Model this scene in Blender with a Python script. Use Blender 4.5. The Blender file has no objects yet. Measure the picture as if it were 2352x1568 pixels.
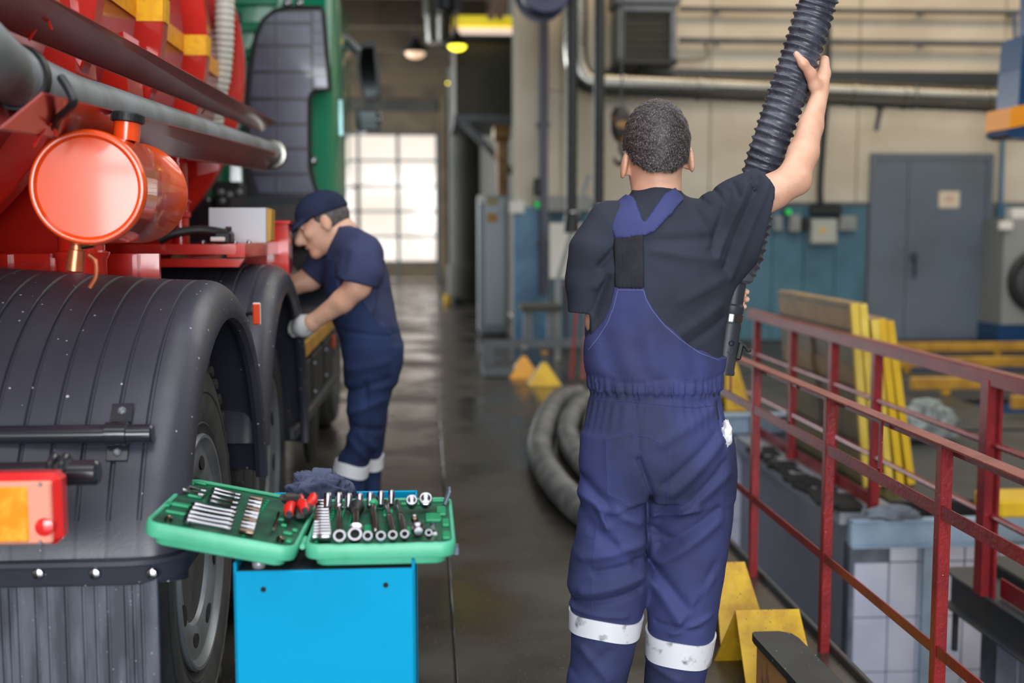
import bpy, math, random
import numpy as np
from mathutils import Vector, Matrix, noise

SC = bpy.context.scene
COL = SC.collection
R = math.radians
rnd = random.Random(7)

# ------------------------------------------------------------------ camera
F, CX, CY, H = 2700.0, 1176.0, 784.0, 1.38
PITCH = math.atan((784 - 525) / F)
YAW = math.atan((1176 - 980) / F * math.cos(PITCH))
cam = bpy.data.cameras.new('camera')
cam.sensor_width = 36.0
cam.lens = 36.0 * F / 2352.0
cam.clip_end = 200
cam.dof.use_dof = True
cam.dof.focus_distance = 2.95
cam.dof.aperture_fstop = 1.9
camo = bpy.data.objects.new('camera', cam)
COL.objects.link(camo)
camo.location = (0, 0, H)
camo.rotation_euler = (R(90) - PITCH, 0, -YAW)
SC.camera = camo

# ------------------------------------------------------------------ world, lights, exposure
w = bpy.data.worlds.new('sky')
SC.world = w
w.use_nodes = True
bg = w.node_tree.nodes['Background']
bg.inputs[0].default_value = (1.0, 0.88, 0.77, 1)
bg.inputs[1].default_value = 1.3


def area(name, loc, rot, sx, sy, power, col):
    l = bpy.data.lights.new(name, 'AREA')
    l.shape = 'RECTANGLE'
    l.size, l.size_y, l.energy, l.color = sx, sy, power, col
    o = bpy.data.objects.new(name, l)
    COL.objects.link(o)
    o.location, o.rotation_euler = loc, rot
    return o


area('daylight_rear_gate', (-0.2, -8.7, 2.55), (R(90), 0, 0), 7.0, 4.2, 1500, (0.92, 0.96, 1.0))
area('skylight_front', (0.3, 1.0, 5.3), (0, 0, 0), 5.0, 7.0, 330, (0.96, 0.98, 1.0))
area('skylight_bay', (4.8, 9.0, 5.3), (0, 0, 0), 8.0, 6.5, 400, (1.0, 0.97, 0.90))
area('bay_lamp_row', (5.0, 12.4, 5.25), (R(35), 0, 0), 7.0, 0.5, 60, (1.0, 0.66, 0.34))
area('added_fill_left', (-7.3, 24.5, 3.2), (0, R(-90), 0), 3.0, 13.0, 1700, (0.94, 0.97, 1.0))  # added fill light at the unseen left wall, brightens the far floor
SC.view_settings.view_transform = 'Standard'
SC.view_settings.look = 'None'
SC.view_settings.gamma = 1.0
SC.view_settings.use_curve_mapping = False
SC.view_settings.exposure = 0.0

# ------------------------------------------------------------------ pixel helper (measures positions off the photograph)
_cp, _sp, _cy, _sy = math.cos(PITCH), math.sin(PITCH), math.cos(YAW), math.sin(YAW)
_f = Vector((_sy * _cp, _cy * _cp, -_sp))
_r = Vector((_cy, -_sy, 0))
_u = _r.cross(_f)
EYE = Vector((0, 0, H))


def ray(px, py):
    return _f + _r * ((px - CX) / F) - _u * ((py - CY) / F)


def at(px, py, X=None, Y=None, Z=None):
    r = ray(px, py)
    t = X / r.x if X is not None else (Y / r.y if Y is not None else (Z - H) / r.z)
    return EYE + r * t


# ------------------------------------------------------------------ materials
def C(r, g, b):
    f = lambda c: ((c / 255 + 0.055) / 1.055) ** 2.4 if c > 10 else c / 255 / 12.92
    return (f(r), f(g), f(b), 1)


def mat(name, rgb, rough=0.5, metal=0.0, rgb2=None, scale=6.0, bump=0.0, bscale=80.0, coat=0.0,
        lo=0.42, hi=0.62, detail=6.0, spec=0.5, stretch=None, emit=0.0, rvar=0.0):
    m = bpy.data.materials.new(name)
    m.use_nodes = True
    nt = m.node_tree
    b = nt.nodes['Principled BSDF']
    b.inputs['Base Color'].default_value = C(*rgb)
    b.inputs['Roughness'].default_value = rough
    b.inputs['Metallic'].default_value = metal
    b.inputs['Coat Weight'].default_value = coat
    b.inputs['Coat Roughness'].default_value = 0.06
    b.inputs['Specular IOR Level'].default_value = spec
    tc = nt.nodes.new('ShaderNodeTexCoord')
    src = tc.outputs['Object']
    if stretch:
        mp = nt.nodes.new('ShaderNodeMapping')
        mp.inputs['Scale'].default_value = stretch
        nt.links.new(src, mp.inputs[0])
        src = mp.outputs[0]
    if rgb2 or rvar:
        n = nt.nodes.new('ShaderNodeTexNoise')
        n.inputs['Scale'].default_value = scale
        n.inputs['Detail'].default_value = detail
        nt.links.new(src, n.inputs['Vector'])
        mr = nt.nodes.new('ShaderNodeMapRange')
        mr.inputs[1].default_value, mr.inputs[2].default_value = lo, hi
        nt.links.new(n.outputs['Fac'], mr.inputs[0])
        if rgb2:
            mx = nt.nodes.new('ShaderNodeMix')
            mx.data_type = 'RGBA'
            mx.inputs[6].default_value = C(*rgb)
            mx.inputs[7].default_value = C(*rgb2)
            nt.links.new(mr.outputs[0], mx.inputs[0])
            nt.links.new(mx.outputs[2], b.inputs['Base Color'])
        if rvar:
            m2 = nt.nodes.new('ShaderNodeMapRange')
            m2.inputs[3].default_value, m2.inputs[4].default_value = rough, min(1, rough + rvar)
            nt.links.new(mr.outputs[0], m2.inputs[0])
            nt.links.new(m2.outputs[0], b.inputs['Roughness'])
    if bump:
        n2 = nt.nodes.new('ShaderNodeTexNoise')
        n2.inputs['Scale'].default_value = bscale
        n2.inputs['Detail'].default_value = 4
        nt.links.new(src, n2.inputs['Vector'])
        bp = nt.nodes.new('ShaderNodeBump')
        bp.inputs['Strength'].default_value = bump
        bp.inputs['Distance'].default_value = 0.01
        nt.links.new(n2.outputs['Fac'], bp.inputs['Height'])
        nt.links.new(bp.outputs[0], b.inputs['Normal'])
    if emit:
        b.inputs['Emission Color'].default_value = C(*rgb)
        b.inputs['Emission Strength'].default_value = emit
    return m


def speckle(m, rgb, scale=55.0, thr=0.10, rad=None):
    """scattered paint chips / dust flecks over an existing material"""
    nt = m.node_tree
    b = nt.nodes['Principled BSDF']
    inp = b.inputs['Base Color']
    tc = nt.nodes.new('ShaderNodeTexCoord')
    v = nt.nodes.new('ShaderNodeTexVoronoi')
    v.inputs['Scale'].default_value = scale
    nt.links.new(tc.outputs['Object'], v.inputs['Vector'])
    n = nt.nodes.new('ShaderNodeTexNoise')
    n.inputs['Scale'].default_value = scale * 0.23
    nt.links.new(tc.outputs['Object'], n.inputs['Vector'])
    ml = nt.nodes.new('ShaderNodeMath')
    ml.operation = 'MULTIPLY'
    nt.links.new(n.outputs['Fac'], ml.inputs[0])
    ml.inputs[1].default_value = thr * 2
    lt = nt.nodes.new('ShaderNodeMath')
    lt.operation = 'LESS_THAN'
    nt.links.new(v.outputs['Distance'], lt.inputs[0])
    nt.links.new(ml.outputs[0], lt.inputs[1])
    mx = nt.nodes.new('ShaderNodeMix')
    mx.data_type = 'RGBA'
    if inp.is_linked:
        nt.links.new(inp.links[0].from_socket, mx.inputs[6])
    else:
        mx.inputs[6].default_value = inp.default_value
    mx.inputs[7].default_value = C(*rgb)
    nt.links.new(lt.outputs[0], mx.inputs[0])
    nt.links.new(mx.outputs[2], inp)
    return m


M = {}
M['floor'] = mat('polished_dark_concrete', (47, 45, 42), 0.18, 0, (63, 59, 54), 1.3, 0.015, 30, rvar=0.22, spec=.8)
M['floorbay'] = mat('dark_bay_concrete', (40, 42, 40), 0.38, 0, (54, 54, 50), 1.6, 0.03, 30, rvar=0.2)  # darker than the aisle slabs
speckle(M['floor'], (112, 98, 76), 60, 0.12)
M['joint'] = mat('joint_dark', (26, 26, 26), 0.9)
M['wall'] = mat('cream_wall_paint', (202, 197, 182), 0.75, 0, (188, 181, 164), 1.2, 0.06, 25)
M['wallseam'] = mat('wall_seam', (140, 134, 118), 0.8)
M['teal'] = mat('teal_wall_paint', (72, 114, 132), 0.5, 0, (60, 98, 116), 2.0, 0.05, 30)
M['bluepaint'] = mat('blue_wall_paint', (58, 104, 140), 0.45, 0, (80, 128, 160), 2.5)
M['brownwall'] = mat('dim_brown_wall', (112, 100, 80), 0.85, 0, (96, 86, 70), 1.5)
M['darkwall'] = mat('dark_olive_wall', (72, 72, 64), 0.8, 0, (60, 62, 56), 1.0)
M['ceil'] = mat('dark_ceiling', (104, 90, 72), 0.9, 0, (82, 72, 60), 1.2)
M['steel'] = mat('dark_steel', (62, 66, 70), 0.45, 0.6)
M['greysteel'] = mat('grey_painted_steel', (96, 102, 108), 0.5, 0.2, (84, 90, 96), 5)
M['galv'] = mat('galvanised_duct', (138, 138, 132), 0.24, 0.95, (126, 126, 120), 3, rvar=0.06)
M['door'] = mat('grey_door_paint', (98, 110, 124), 0.45, 0, (90, 101, 112), 1.5)
M['white'] = mat('white_paint', (214, 214, 210), 0.5)
M['black'] = mat('black_rubber', (26, 28, 31), 0.5)
M['blackgloss'] = mat('black_gloss_plastic', (30, 34, 42), 0.22, coat=0.3)
M['yellow'] = mat('yellow_paint', (226, 186, 34), 0.45, 0, (214, 168, 30), 6)
M['yellowworn'] = speckle(mat('worn_yellow_paint', (222, 180, 40), 0.45, 0, (196, 152, 34), 14, 0.2, 60), (70, 60, 40), 60, 0.11)
M['ochre'] = mat('ochre_rail_paint', (186, 140, 44), 0.55, 0, (160, 116, 36), 5)
M['lamp_y'] = mat('yellow_lamp_glow', (255, 240, 60), 0.5, emit=3.0)
M['lamp_w'] = mat('warm_lamp_glow', (255, 214, 180), 0.5, emit=0.9)
M['green_led'] = mat('green_light', (40, 190, 90), 0.5, emit=0.6)
M['cream'] = mat('sign_paper', (220, 208, 186), 0.6)
M['red'] = mat('red_truck_paint', (206, 40, 26), 0.22, 0, (188, 32, 22), 3, coat=0.6)
M['orange'] = mat('orange_red_tank_paint', (236, 80, 24), 0.2, 0, coat=0.5)
M['barrelshade'] = mat('shaded_barrel_red', (172, 36, 26), 0.24, 0, (156, 30, 22), 3, coat=0.5)  # truck red darkened for the shade and dark reflections on the barrel
M['captone'] = mat('cap_cloth', (38, 46, 72), .85, 0, (32, 40, 62), 8, .1, 200, spec=.2)
M['redshade'] = mat('shaded_tray_red', (150, 38, 34), 0.30, 0, (134, 32, 30), 4, coat=0.3)  # truck red darkened for the shade on the hose tray plates
M['tape'] = mat('yellow_reflective_tape', (250, 190, 10), 0.4, 0, (236, 170, 8), 40)
M['fender'] = speckle(mat('black_fender_plastic', (58, 60, 72), 0.36, 0, (50, 52, 63), 5, 0.03, 120, rvar=0.12), (178, 178, 184), 30, 0.075)
M['flap'] = speckle(mat('dusty_rubber_flap', (60, 64, 76), 0.55, 0, (92, 97, 110), 9, 0.1, 90, stretch=(3, 3, .5)), (140, 142, 150), 55, 0.085)
M['tire'] = mat('tyre_rubber', (56, 57, 58), 0.72, 0, (70, 70, 70), 12, 0.12, 60)
M['rim'] = mat('grey_wheel_paint', (138, 144, 150), 0.36, 0.35, (120, 125, 130), 9)
M['rimdark'] = mat('dusty_hub', (92, 88, 80), 0.6, 0, (76, 72, 66), 9)
M['tube'] = mat('black_painted_tube', (36, 39, 46), 0.25, 0, coat=0.4)
M['chrome'] = mat('chrome', (158, 158, 164), 0.2, 1.0)
M['chromed'] = mat('tinted_chrome', (112, 96, 84), 0.22, 1.0)
M['amber'] = mat('amber_lens', (255, 150, 20), 0.18, 0, (255, 180, 60), 30, coat=0.6)
M['pinklens'] = mat('pale_lens', (244, 158, 134), 0.2, coat=0.6)
M['redlens'] = mat('red_lens', (226, 44, 44), 0.18, coat=0.6)
M['orangelens'] = mat('orange_reflector', (238, 78, 30), 0.2, coat=0.6)
M['cabgreen'] = mat('green_cab_paint', (10, 122, 88), 0.16, 0, coat=0.8)
M['deflect'] = mat('dark_fairing', (36, 40, 50), 0.3, 0, coat=0.3)
M['panereflect'] = mat('reflection_pane', (96, 102, 122), 0.22, 0, (80, 84, 100), 2.0, coat=0.5)  # lighter tone paints in the window reflections on the fairing
M['hosegrey'] = mat('grey_suction_hose', (132, 140, 146), 0.45, 0, (108, 112, 112), 5)
M['hosewhite'] = mat('white_corrugated_hose', (200, 200, 190), 0.45)
M['trolley'] = mat('cyan_blue_sheet_metal', (0, 156, 204), 0.6, 0, (0, 148, 196), 2.5, spec=.12)
M['mat'] = mat('black_rubber_mat', (34, 40, 48), 0.6)
M['casegreen'] = mat('green_case_plastic', (88, 190, 154), 0.42, 0, (74, 176, 138), 12)
M['insert'] = mat('dark_green_insert', (22, 92, 66), 0.42, 0, (18, 62, 50), 22, lo=.4, hi=.66)
M['insertlite'] = mat('bright_green_insert', (22, 150, 100), 0.35)
M['redgrip'] = mat('red_grip', (222, 36, 32), 0.35, coat=0.2)
M['rag'] = mat('blue_grey_cloth', (74, 82, 108), 0.9, 0, (58, 66, 90), 20, 0.2, 200)
M['railred'] = speckle(mat('red_railing_paint', (142, 34, 38), 0.34, 0, (118, 28, 34), 8, 0.15, 70), (210, 160, 156), 48, 0.055)
M['railrust'] = speckle(mat('worn_red_handrail', (140, 66, 52), 0.45, 0, (120, 50, 40), 12, 0.15, 60), (196, 160, 140), 40, 0.06)
M['tile'] = mat('white_glazed_tile', (206, 212, 232), 0.2, 0, (190, 198, 222), 3, coat=0.2)
M['grout'] = mat('grey_grout', (112, 122, 136), 0.8, 0, (90, 98, 108), 8)
M['bluebeam'] = mat('pale_blue_beam', (150, 174, 196), 0.45, 0, (128, 152, 174), 5, lo=.45, hi=.7)
M['pitwall'] = mat('grey_pit_wall', (150, 154, 164), 0.5, 0, (138, 142, 152), 1.6)
M['darkbeam'] = mat('dark_steel_beam', (48, 56, 60), 0.5, 0, (64, 58, 60), 6)
M['olive'] = mat('olive_board', (104, 93, 38), 0.55, 0, (82, 73, 32), 5)
M['tan'] = mat('tan_board', (150, 118, 66), 0.55, 0, (128, 100, 56), 6)
M['wood'] = mat('raw_wood', (190, 140, 84), 0.7, 0, (44, 48, 52), 7, lo=.53, hi=.6, stretch=(1, 1, .4))
M['blackpaint'] = speckle(mat('worn_black_paint', (50, 52, 50), 0.55, 0, (40, 42, 42), 9), (150, 150, 146), 30, 0.06)
M['skin'] = mat('skin', (224, 178, 152), 0.5, 0, (210, 158, 132), 14, 0.08, 160)
M['skin'].node_tree.nodes['Principled BSDF'].inputs['Subsurface Weight'].default_value = 0.12
M['skin'].node_tree.nodes['Principled BSDF'].inputs['Subsurface Radius'].default_value = (0.012, 0.005, 0.003)
M['hair'] = mat('greying_dark_hair', (52, 46, 46), 0.5, 0, (80, 74, 74), 60, lo=.5, hi=.8)
M['shirt'] = mat('charcoal_shirt', (52, 57, 70), 0.85, 0, (45, 50, 61), 6, 0.12, 260, spec=.2)
M['overall'] = mat('navy_work_cloth', (62, 68, 116), 0.75, 0, (48, 54, 84), 3.2, 0.14, 300, spec=.25)
M['navy'] = mat('dark_navy_cloth', (40, 54, 90), 0.85, 0, (34, 46, 78), 6, 0.12, 200, spec=.2)
M['navyshirt'] = mat('navy_shirt_cloth', (60, 67, 98), 0.85, 0, (52, 59, 90), 6, 0.1, 200, spec=.2)
M['elastic'] = mat('black_elastic', (44, 47, 52), 0.8, 0, (38, 40, 45), 20, 0.2, 240, spec=.2)
M['reflect'] = mat('silver_reflective_band', (222, 224, 230), 0.45, 0, (70, 74, 84), 22, lo=.56, hi=.7, spec=.5)
M['reflectclean'] = mat('clean_reflective_band', (228, 230, 236), 0.45)
M['glove'] = mat('white_glove', (230, 230, 230), 0.8, 0, (150, 152, 156), 30, lo=.52, hi=.7)
M['corrug'] = speckle(mat('black_hose_rubber', (54, 57, 68), 0.36, 0, (80, 84, 98), 18, 0.1, 120), (150, 152, 162), 150, 0.11)
M['dusthose'] = mat('dusty_grey_hose', (84, 86, 86), 0.55, 0, (112, 112, 110), 6)
M['boot'] = mat('black_boot_leather', (30, 30, 30), 0.5)
M['copper'] = mat('copper_valve', (206, 122, 84), 0.3, 0.7)
M['orangeband'] = mat('orange_band', (236, 150, 20), 0.45)
M['liftblue'] = mat('blue_lift_paint', (16, 62, 106), 0.35, coat=.3)
M['machine'] = mat('pale_machine_shell', (136, 140, 138), 0.5)
M['mirror'] = mat('mirror_glass', (24, 27, 27), 0.06, 1.0)

gp = bpy.data.materials.new('gate_pane_glass')          # clear panes: the bright sky outside shows through
gp.use_nodes = True
nt = gp.node_tree
nt.nodes.remove(nt.nodes['Principled BSDF'])
tr = nt.nodes.new('ShaderNodeBsdfTransparent')
tr.inputs[0].default_value = (0.96, 0.96, 0.96, 1)
gl = nt.nodes.new('ShaderNodeBsdfGlossy')
gl.inputs['Roughness'].default_value = 0.1
mx = nt.nodes.new('ShaderNodeMixShader')
mx.inputs[0].default_value = 0.06
nt.links.new(tr.outputs[0], mx.inputs[1])
nt.links.new(gl.outputs[0], mx.inputs[2])
nt.links.new(mx.outputs[0], nt.nodes['Material Output'].inputs[0])
M['pane'] = gp


# ------------------------------------------------------------------ object helpers
def tag(o, label=None, cat=None, group=None, kind=None):
    if label: o['label'] = label
    if cat: o['category'] = cat
    if group: o['group'] = group
    if kind: o['kind'] = kind
    return o


def empty(name, loc, label=None, cat=None, group=None, kind=None):
    o = bpy.data.objects.new(name, None)
    o.empty_display_size = 0.05
    COL.objects.link(o)
    o.location = loc
    tag(o, label, cat, group, kind)
    return o


def world_mat(o):
    m = Matrix.LocRotScale(o.location, o.rotation_euler, o.scale)
    return world_mat(o.parent) @ o.matrix_parent_inverse @ m if o.parent else m


def link(name, me, m, parent=None):
    if isinstance(m, (list, tuple)):
        for k in m: me.materials.append(k)
    elif m: me.materials.append(m)
    o = bpy.data.objects.new(name, me)
    COL.objects.link(o)
    if parent:
        o.parent = parent
        o.matrix_parent_inverse = world_mat(parent).inverted()
    else:
        vs = np.empty(len(me.vertices) * 3, np.float32)
        me.vertices.foreach_get('co', vs)
        vs = vs.reshape(-1, 3)
        c = Vector(((vs[:, 0].min() + vs[:, 0].max()) / 2, (vs[:, 1].min() + vs[:, 1].max()) / 2, vs[:, 2].min()))
        me.transform(Matrix.Translation(-c))
        o.location = c
    return o


def copy_tree(o, parent=None):
    c = o.copy()
    COL.objects.link(c)
    if parent: c.parent = parent
    for ch in list(o.children): copy_tree(ch, c)
    return c


def frame(d, ref=Vector((0, 0, 1))):
    d = d.normalized()
    a = ref - d * ref.dot(d)
    if a.length < 1e-3:
        ref = Vector((1, 0, 0))
        a = ref - d * ref.dot(d)
    a.normalize()
    return d, a, d.cross(a)


class MB:
    """collects shapes; build() links them as ONE mesh object"""
    def __init__(s, T=None):
        s.v, s.f, s.T = [], [], T
        s.dark = None

    def add(s, vs, fs):
        n = len(s.v)
        s.v += [Vector(p) for p in vs]
        s.f += [tuple(i + n for i in f) for f in fs]
        return s

    def box(s, c, d, rot=None, bev=0.0):
        hx, hy, hz = d[0] / 2, d[1] / 2, d[2] / 2
        m = rot if rot is not None else Matrix.Identity(3)
        c = Vector(c)
        b = min(bev, hx * .9, hy * .9, hz * .9)
        if b <= 0:
            vs = [c + m @ Vector((x * hx, y * hy, z * hz)) for x in (-1, 1) for y in (-1, 1) for z in (-1, 1)]
            return s.add(vs, [(0, 1, 3, 2), (4, 6, 7, 5), (0, 4, 5, 1), (2, 3, 7, 6), (0, 2, 6, 4), (1, 5, 7, 3)])
        vs, idx = [], {}
        for x in (-1, 1):
            for y in (-1, 1):
                for z in (-1, 1):
                    for k, p in enumerate(((hx, hy - b, hz - b), (hx - b, hy, hz - b), (hx - b, hy - b, hz))):
                        idx[x, y, z, k] = len(vs)
                        vs.append(c + m @ Vector((x * p[0], y * p[1], z * p[2])))
        fs = []
        S = (-1, 1)
        ring = ((-1, -1), (1, -1), (1, 1), (-1, 1))
        for q in S:
            fs.append([idx[q, a, e, 0] for a, e in ring][::q])
            fs.append([idx[e, q, a, 1] for a, e in ring][::q])
            fs.append([idx[a, e, q, 2] for a, e in ring][::q])
        for a in S:
            for e in S:
                fs.append((idx[-1, a, e, 1], idx[1, a, e, 1], idx[1, a, e, 2], idx[-1, a, e, 2]))
                fs.append((idx[a, -1, e, 0], idx[a, 1, e, 0], idx[a, 1, e, 2], idx[a, -1, e, 2]))
                fs.append((idx[a, e, -1, 0], idx[a, e, 1, 0], idx[a, e, 1, 1], idx[a, e, -1, 1]))
        for x in S:
            for y in S:
                for z in S:
                    fs.append(tuple(idx[x, y, z, k] for k in range(3)))
        return s.add(vs, fs)

    def bar(s, a, b, wd, ht, ref=(0, 0, 1), bev=0.0):
        a, b = Vector(a), Vector(b)
        d, u, r = frame(b - a, Vector(ref))
        m = Matrix((d, r, u)).transposed()
        return s.box((a + b) / 2, ((b - a).length, wd, ht), m, bev)

    def rings(s, rs, closed_ends=True, loop=True):
        n = len(rs[0])
        vs = [p for r in rs for p in r]
        fs = []
        m = n if loop else n - 1
        for i in range(len(rs) - 1):
            for j in range(m):
                k = (j + 1) % n
                fs.append((i * n + j, i * n + k, (i + 1) * n + k, (i + 1) * n + j))
        if closed_ends and loop:
            fs.append(tuple(range(n))[::-1])
            fs.append(tuple((len(rs) - 1) * n + j for j in range(n)))
        return s.add(vs, fs)

    def tube(s, pts, r, seg=12, caps=True, ref=(0, 0, 1)):
        pts = [Vector(p) for p in pts]
        rr = r if isinstance(r, (list, tuple)) else [r] * len(pts)
        rs = []
        u = None
        for i, p in enumerate(pts):
            d = (pts[min(i + 1, len(pts) - 1)] - pts[max(i - 1, 0)]).normalized()
            if u is None:
                _, u, _ = frame(d, Vector(ref))
            u = (u - d * u.dot(d)).normalized()
            v = d.cross(u)
            rs.append([p + (u * math.cos(2 * math.pi * j / seg) + v * math.sin(2 * math.pi * j / seg)) * rr[i] for j in range(seg)])
        return s.rings(rs, caps)

    def cyl(s, a, b, r, r2=None, seg=16, caps=True):
        return s.tube([a, b], [r, r if r2 is None else r2], seg, caps)

    def lathe(s, o, axis, prof, seg=32, caps=True):
        """prof = [(distance along axis, radius)]"""
        o = Vector(o)
        d, u, v = frame(Vector(axis))
        rs = [[o + d * t + (u * math.cos(2 * math.pi * j / seg) + v * math.sin(2 * math.pi * j / seg)) * max(r, 1e-4)
               for j in range(seg)] for t, r in prof]
        return s.rings(rs, caps)

    def prism(s, poly, ext):
        """poly = list of 3D points, ext = extrusion vector"""
        poly = [Vector(p) for p in poly]
        e = Vector(ext)
        return s.rings([poly, [p + e for p in poly]])

    def sphere(s, c, r, seg=14, sc=(1, 1, 1)):
        c = Vector(c)
        n = seg // 2
        rs = []
        for i in range(n + 1):
            t = math.pi * min(max(i / n, .02), .98)
            rs.append([c + Vector((math.sin(t) * math.cos(2 * math.pi * j / seg) * r * sc[0],
                                   math.sin(t) * math.sin(2 * math.pi * j / seg) * r * sc[1],
                                   -math.cos(t) * r * sc[2])) for j in range(seg)])
        return s.rings(rs)

    def torus(s, c, axis, R1, r, seg=32, sg=10):
        c = Vector(c)
        d, u, v = frame(Vector(axis))
        vs, fs = [], []
        for i in range(seg):
            a = 2 * math.pi * i / seg
            e = u * math.cos(a) + v * math.sin(a)
            for j in range(sg):
                b = 2 * math.pi * j / sg
                vs.append(c + e * (R1 + r * math.cos(b)) + d * (r * math.sin(b)))
        for i in range(seg):
            for j in range(sg):
                k, l = (i + 1) % seg, (j + 1) % sg
                fs.append((i * sg + j, k * sg + j, k * sg + l, i * sg + l))
        return s.add(vs, fs)

    def mesh(s, name, smooth=True, angle=35):
        me = bpy.data.meshes.new(name)
        vs = [s.T @ p for p in s.v] if s.T is not None else s.v
        me.from_pydata([tuple(p) for p in vs], [], s.f)
        import bmesh
        bm = bmesh.new()
        bm.from_mesh(me)
        bmesh.ops.recalc_face_normals(bm, faces=bm.faces)
        if smooth:
            ca = R(angle)
            for f in bm.faces: f.smooth = True
            for e in bm.edges:
                if len(e.link_faces) == 2 and e.calc_face_angle(0) > ca: e.smooth = False
        bm.to_mesh(me)
        bm.free()
        for i in (s.dark or ()): me.polygons[i].material_index = 1
        return me

    def build(s, name, m, parent=None, smooth=True, angle=35):
        return link(name, s.mesh(name, smooth, angle), m, parent)


def spline(pts, n=10):
    """Catmull-Rom through 3D points"""
    P = [Vector(p) for p in pts]
    P = [P[0] * 2 - P[1]] + P + [P[-1] * 2 - P[-2]]
    out = []
    for i in range(1, len(P) - 2):
        a, b, c, d = P[i - 1:i + 3]
        for k in range(n):
            t = k / n
            out.append(0.5 * ((2 * b) + (c - a) * t + (2 * a - 5 * b + 4 * c - d) * t * t + (3 * b - a - 3 * c + d) * t ** 3))
    out.append(P[-2])
    return out


def resample(pts, step):
    out, acc = [pts[0]], 0.0
    L = [0.0]
    for a, b in zip(pts, pts[1:]): L.append(L[-1] + (b - a).length)
    n = max(2, int(L[-1] / step))
    res, j = [], 0
    for i in range(n + 1):
        t = L[-1] * i / n
        while j < len(L) - 2 and L[j + 1] < t: j += 1
        k = (t - L[j]) / max(L[j + 1] - L[j], 1e-9)
        res.append(pts[j].lerp(pts[j + 1], k))
    return res

# ================================================================== ROOM
def struct(mb, name, m, parent=None, smooth=False):
    o = mb.build(name, m, parent, smooth)
    if parent is None: o['kind'] = 'structure'
    return o


def bx(x0, x1, y0, y1, z0, z1, mb=None):
    mb = mb or MB()
    return mb.box(((x0 + x1) / 2, (y0 + y1) / 2, (z0 + z1) / 2), (x1 - x0, y1 - y0, z1 - z0))


PX0, PX1, PY1 = 1.335, 2.11, 7.70           # inspection pit: left edge, right edge, far end
regions = [(-7.5, .08, -9, 33), (.08, PX0, -9, 33), (PX0, 10.2, PY1 + .10, 8.42), (PX0, 4.3, 8.42, 9.25), (PX0, 10.2, 9.25, 11.1),
           (PX0, 4.0, 11.1, 12.1), (PX0, 10.2, 12.1, 14.4), (2.34, 10.2, 5.73, PY1), (2.34, 10.2, -9, 4.72), (3.7, 10.2, 4.72, 5.62)]
mb = MB()
for x0, x1, y0, y1 in regions: bx(x0, x1, y0, y1, -.30, -.012, mb)
floor = struct(mb, 'floor', M['joint'])
for ri, (x0, x1, y0, y1) in enumerate(regions):
    n = max(1, round((y1 - y0) / 5.5))
    for k in range(n):
        a, b = y0 + (y1 - y0) * k / n, y0 + (y1 - y0) * (k + 1) / n
        g = .006
        mb = MB().box(((x0 + x1) / 2, (a + b) / 2, -.02), (x1 - x0 - g, b - a - .004, .04), None, .004)
        mb.build('slab', M['floor'] if ri < 2 else M['floorbay'], floor, False)
# dark bottoms of the two cross pits and of the long pit
mb = MB()
bx(4.3, 10.2, 8.42, 9.25, -1.5, -1.4, mb)
bx(4.0, 10.2, 11.1, 12.1, -1.5, -1.4, mb)
bx(PX0 - .2, 3.7, -3, PY1 + .1, -1.65, -1.55, mb)
mb.build('pit_floor', M['joint'], floor, False)
mb = MB()
bx(4.3, 10.2, 9.235, 9.25, -1.4, -.05, mb)
bx(4.0, 10.2, 12.085, 12.1, -1.4, -.05, mb)
mb.build('pit_lining', M['liftblue'], floor, False)

# long pit walls ------------------------------------------------------
mb = bx(2.11, 2.325, 5.70, PY1, -1.6, -.10)
bx(2.06, 2.325, 5.66, PY1, -.10, -.004, mb)
pit_side = struct(mb, 'wall_pit_side', M['pitwall'])
struct(bx(PX0 - .12, PX0 - .002, -3, PY1, -1.6, -.012), 'wall_pit_near', M['grout'])
# broken dark concrete edge pieces lying along the far lip
mb = MB()
for i in range(30):
    y = 5.70 + rnd.uniform(0, 1.6)
    mb.box((2.10 + rnd.uniform(-.05, .05), y, -.018 + rnd.uniform(-.012, .012)), (rnd.uniform(.06, .16), rnd.uniform(.08, .3), .03),
           Matrix.Rotation(rnd.uniform(-.3, .3), 3, 'Z') @ Matrix.Rotation(rnd.uniform(-.12, .12), 3, 'X'), .008)
mb.build('crumbled_edge', M['joint'], pit_side, False)


def tile_wall(name, x0, x1, y, z1, z0, xs, zs, facing='front', skip=()):
    """grout base + one tile object per tile"""
    if facing == 'front':
        base = bx(x0, x1, y, y + .08, z0, z1)
    else:
        base = bx(y, y + .08, x0, x1, z0, z1)
    b = struct(base, name, M['grout'])
    cache = {}
    for i in range(len(xs) - 1):
        for j in range(len(zs) - 1):
            if (i, j) in skip: continue
            a, c = xs[i], xs[i + 1]
            d, e = zs[j + 1], zs[j]
            g = .005
            jit = rnd.uniform(-.0015, .0015)
            if facing == 'front':
                mb = MB().box(((a + c) / 2, y - .004 + jit, (d + e) / 2), (c - a - g, .016, e - d - g), None, .003)
            else:
                mb = MB().box((y - .004 + jit, (a + c) / 2, (d + e) / 2), (.016, c - a - g, e - d - g), None, .003)
            mb.build('tile', M['tile'], b, False)
    return b


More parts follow.
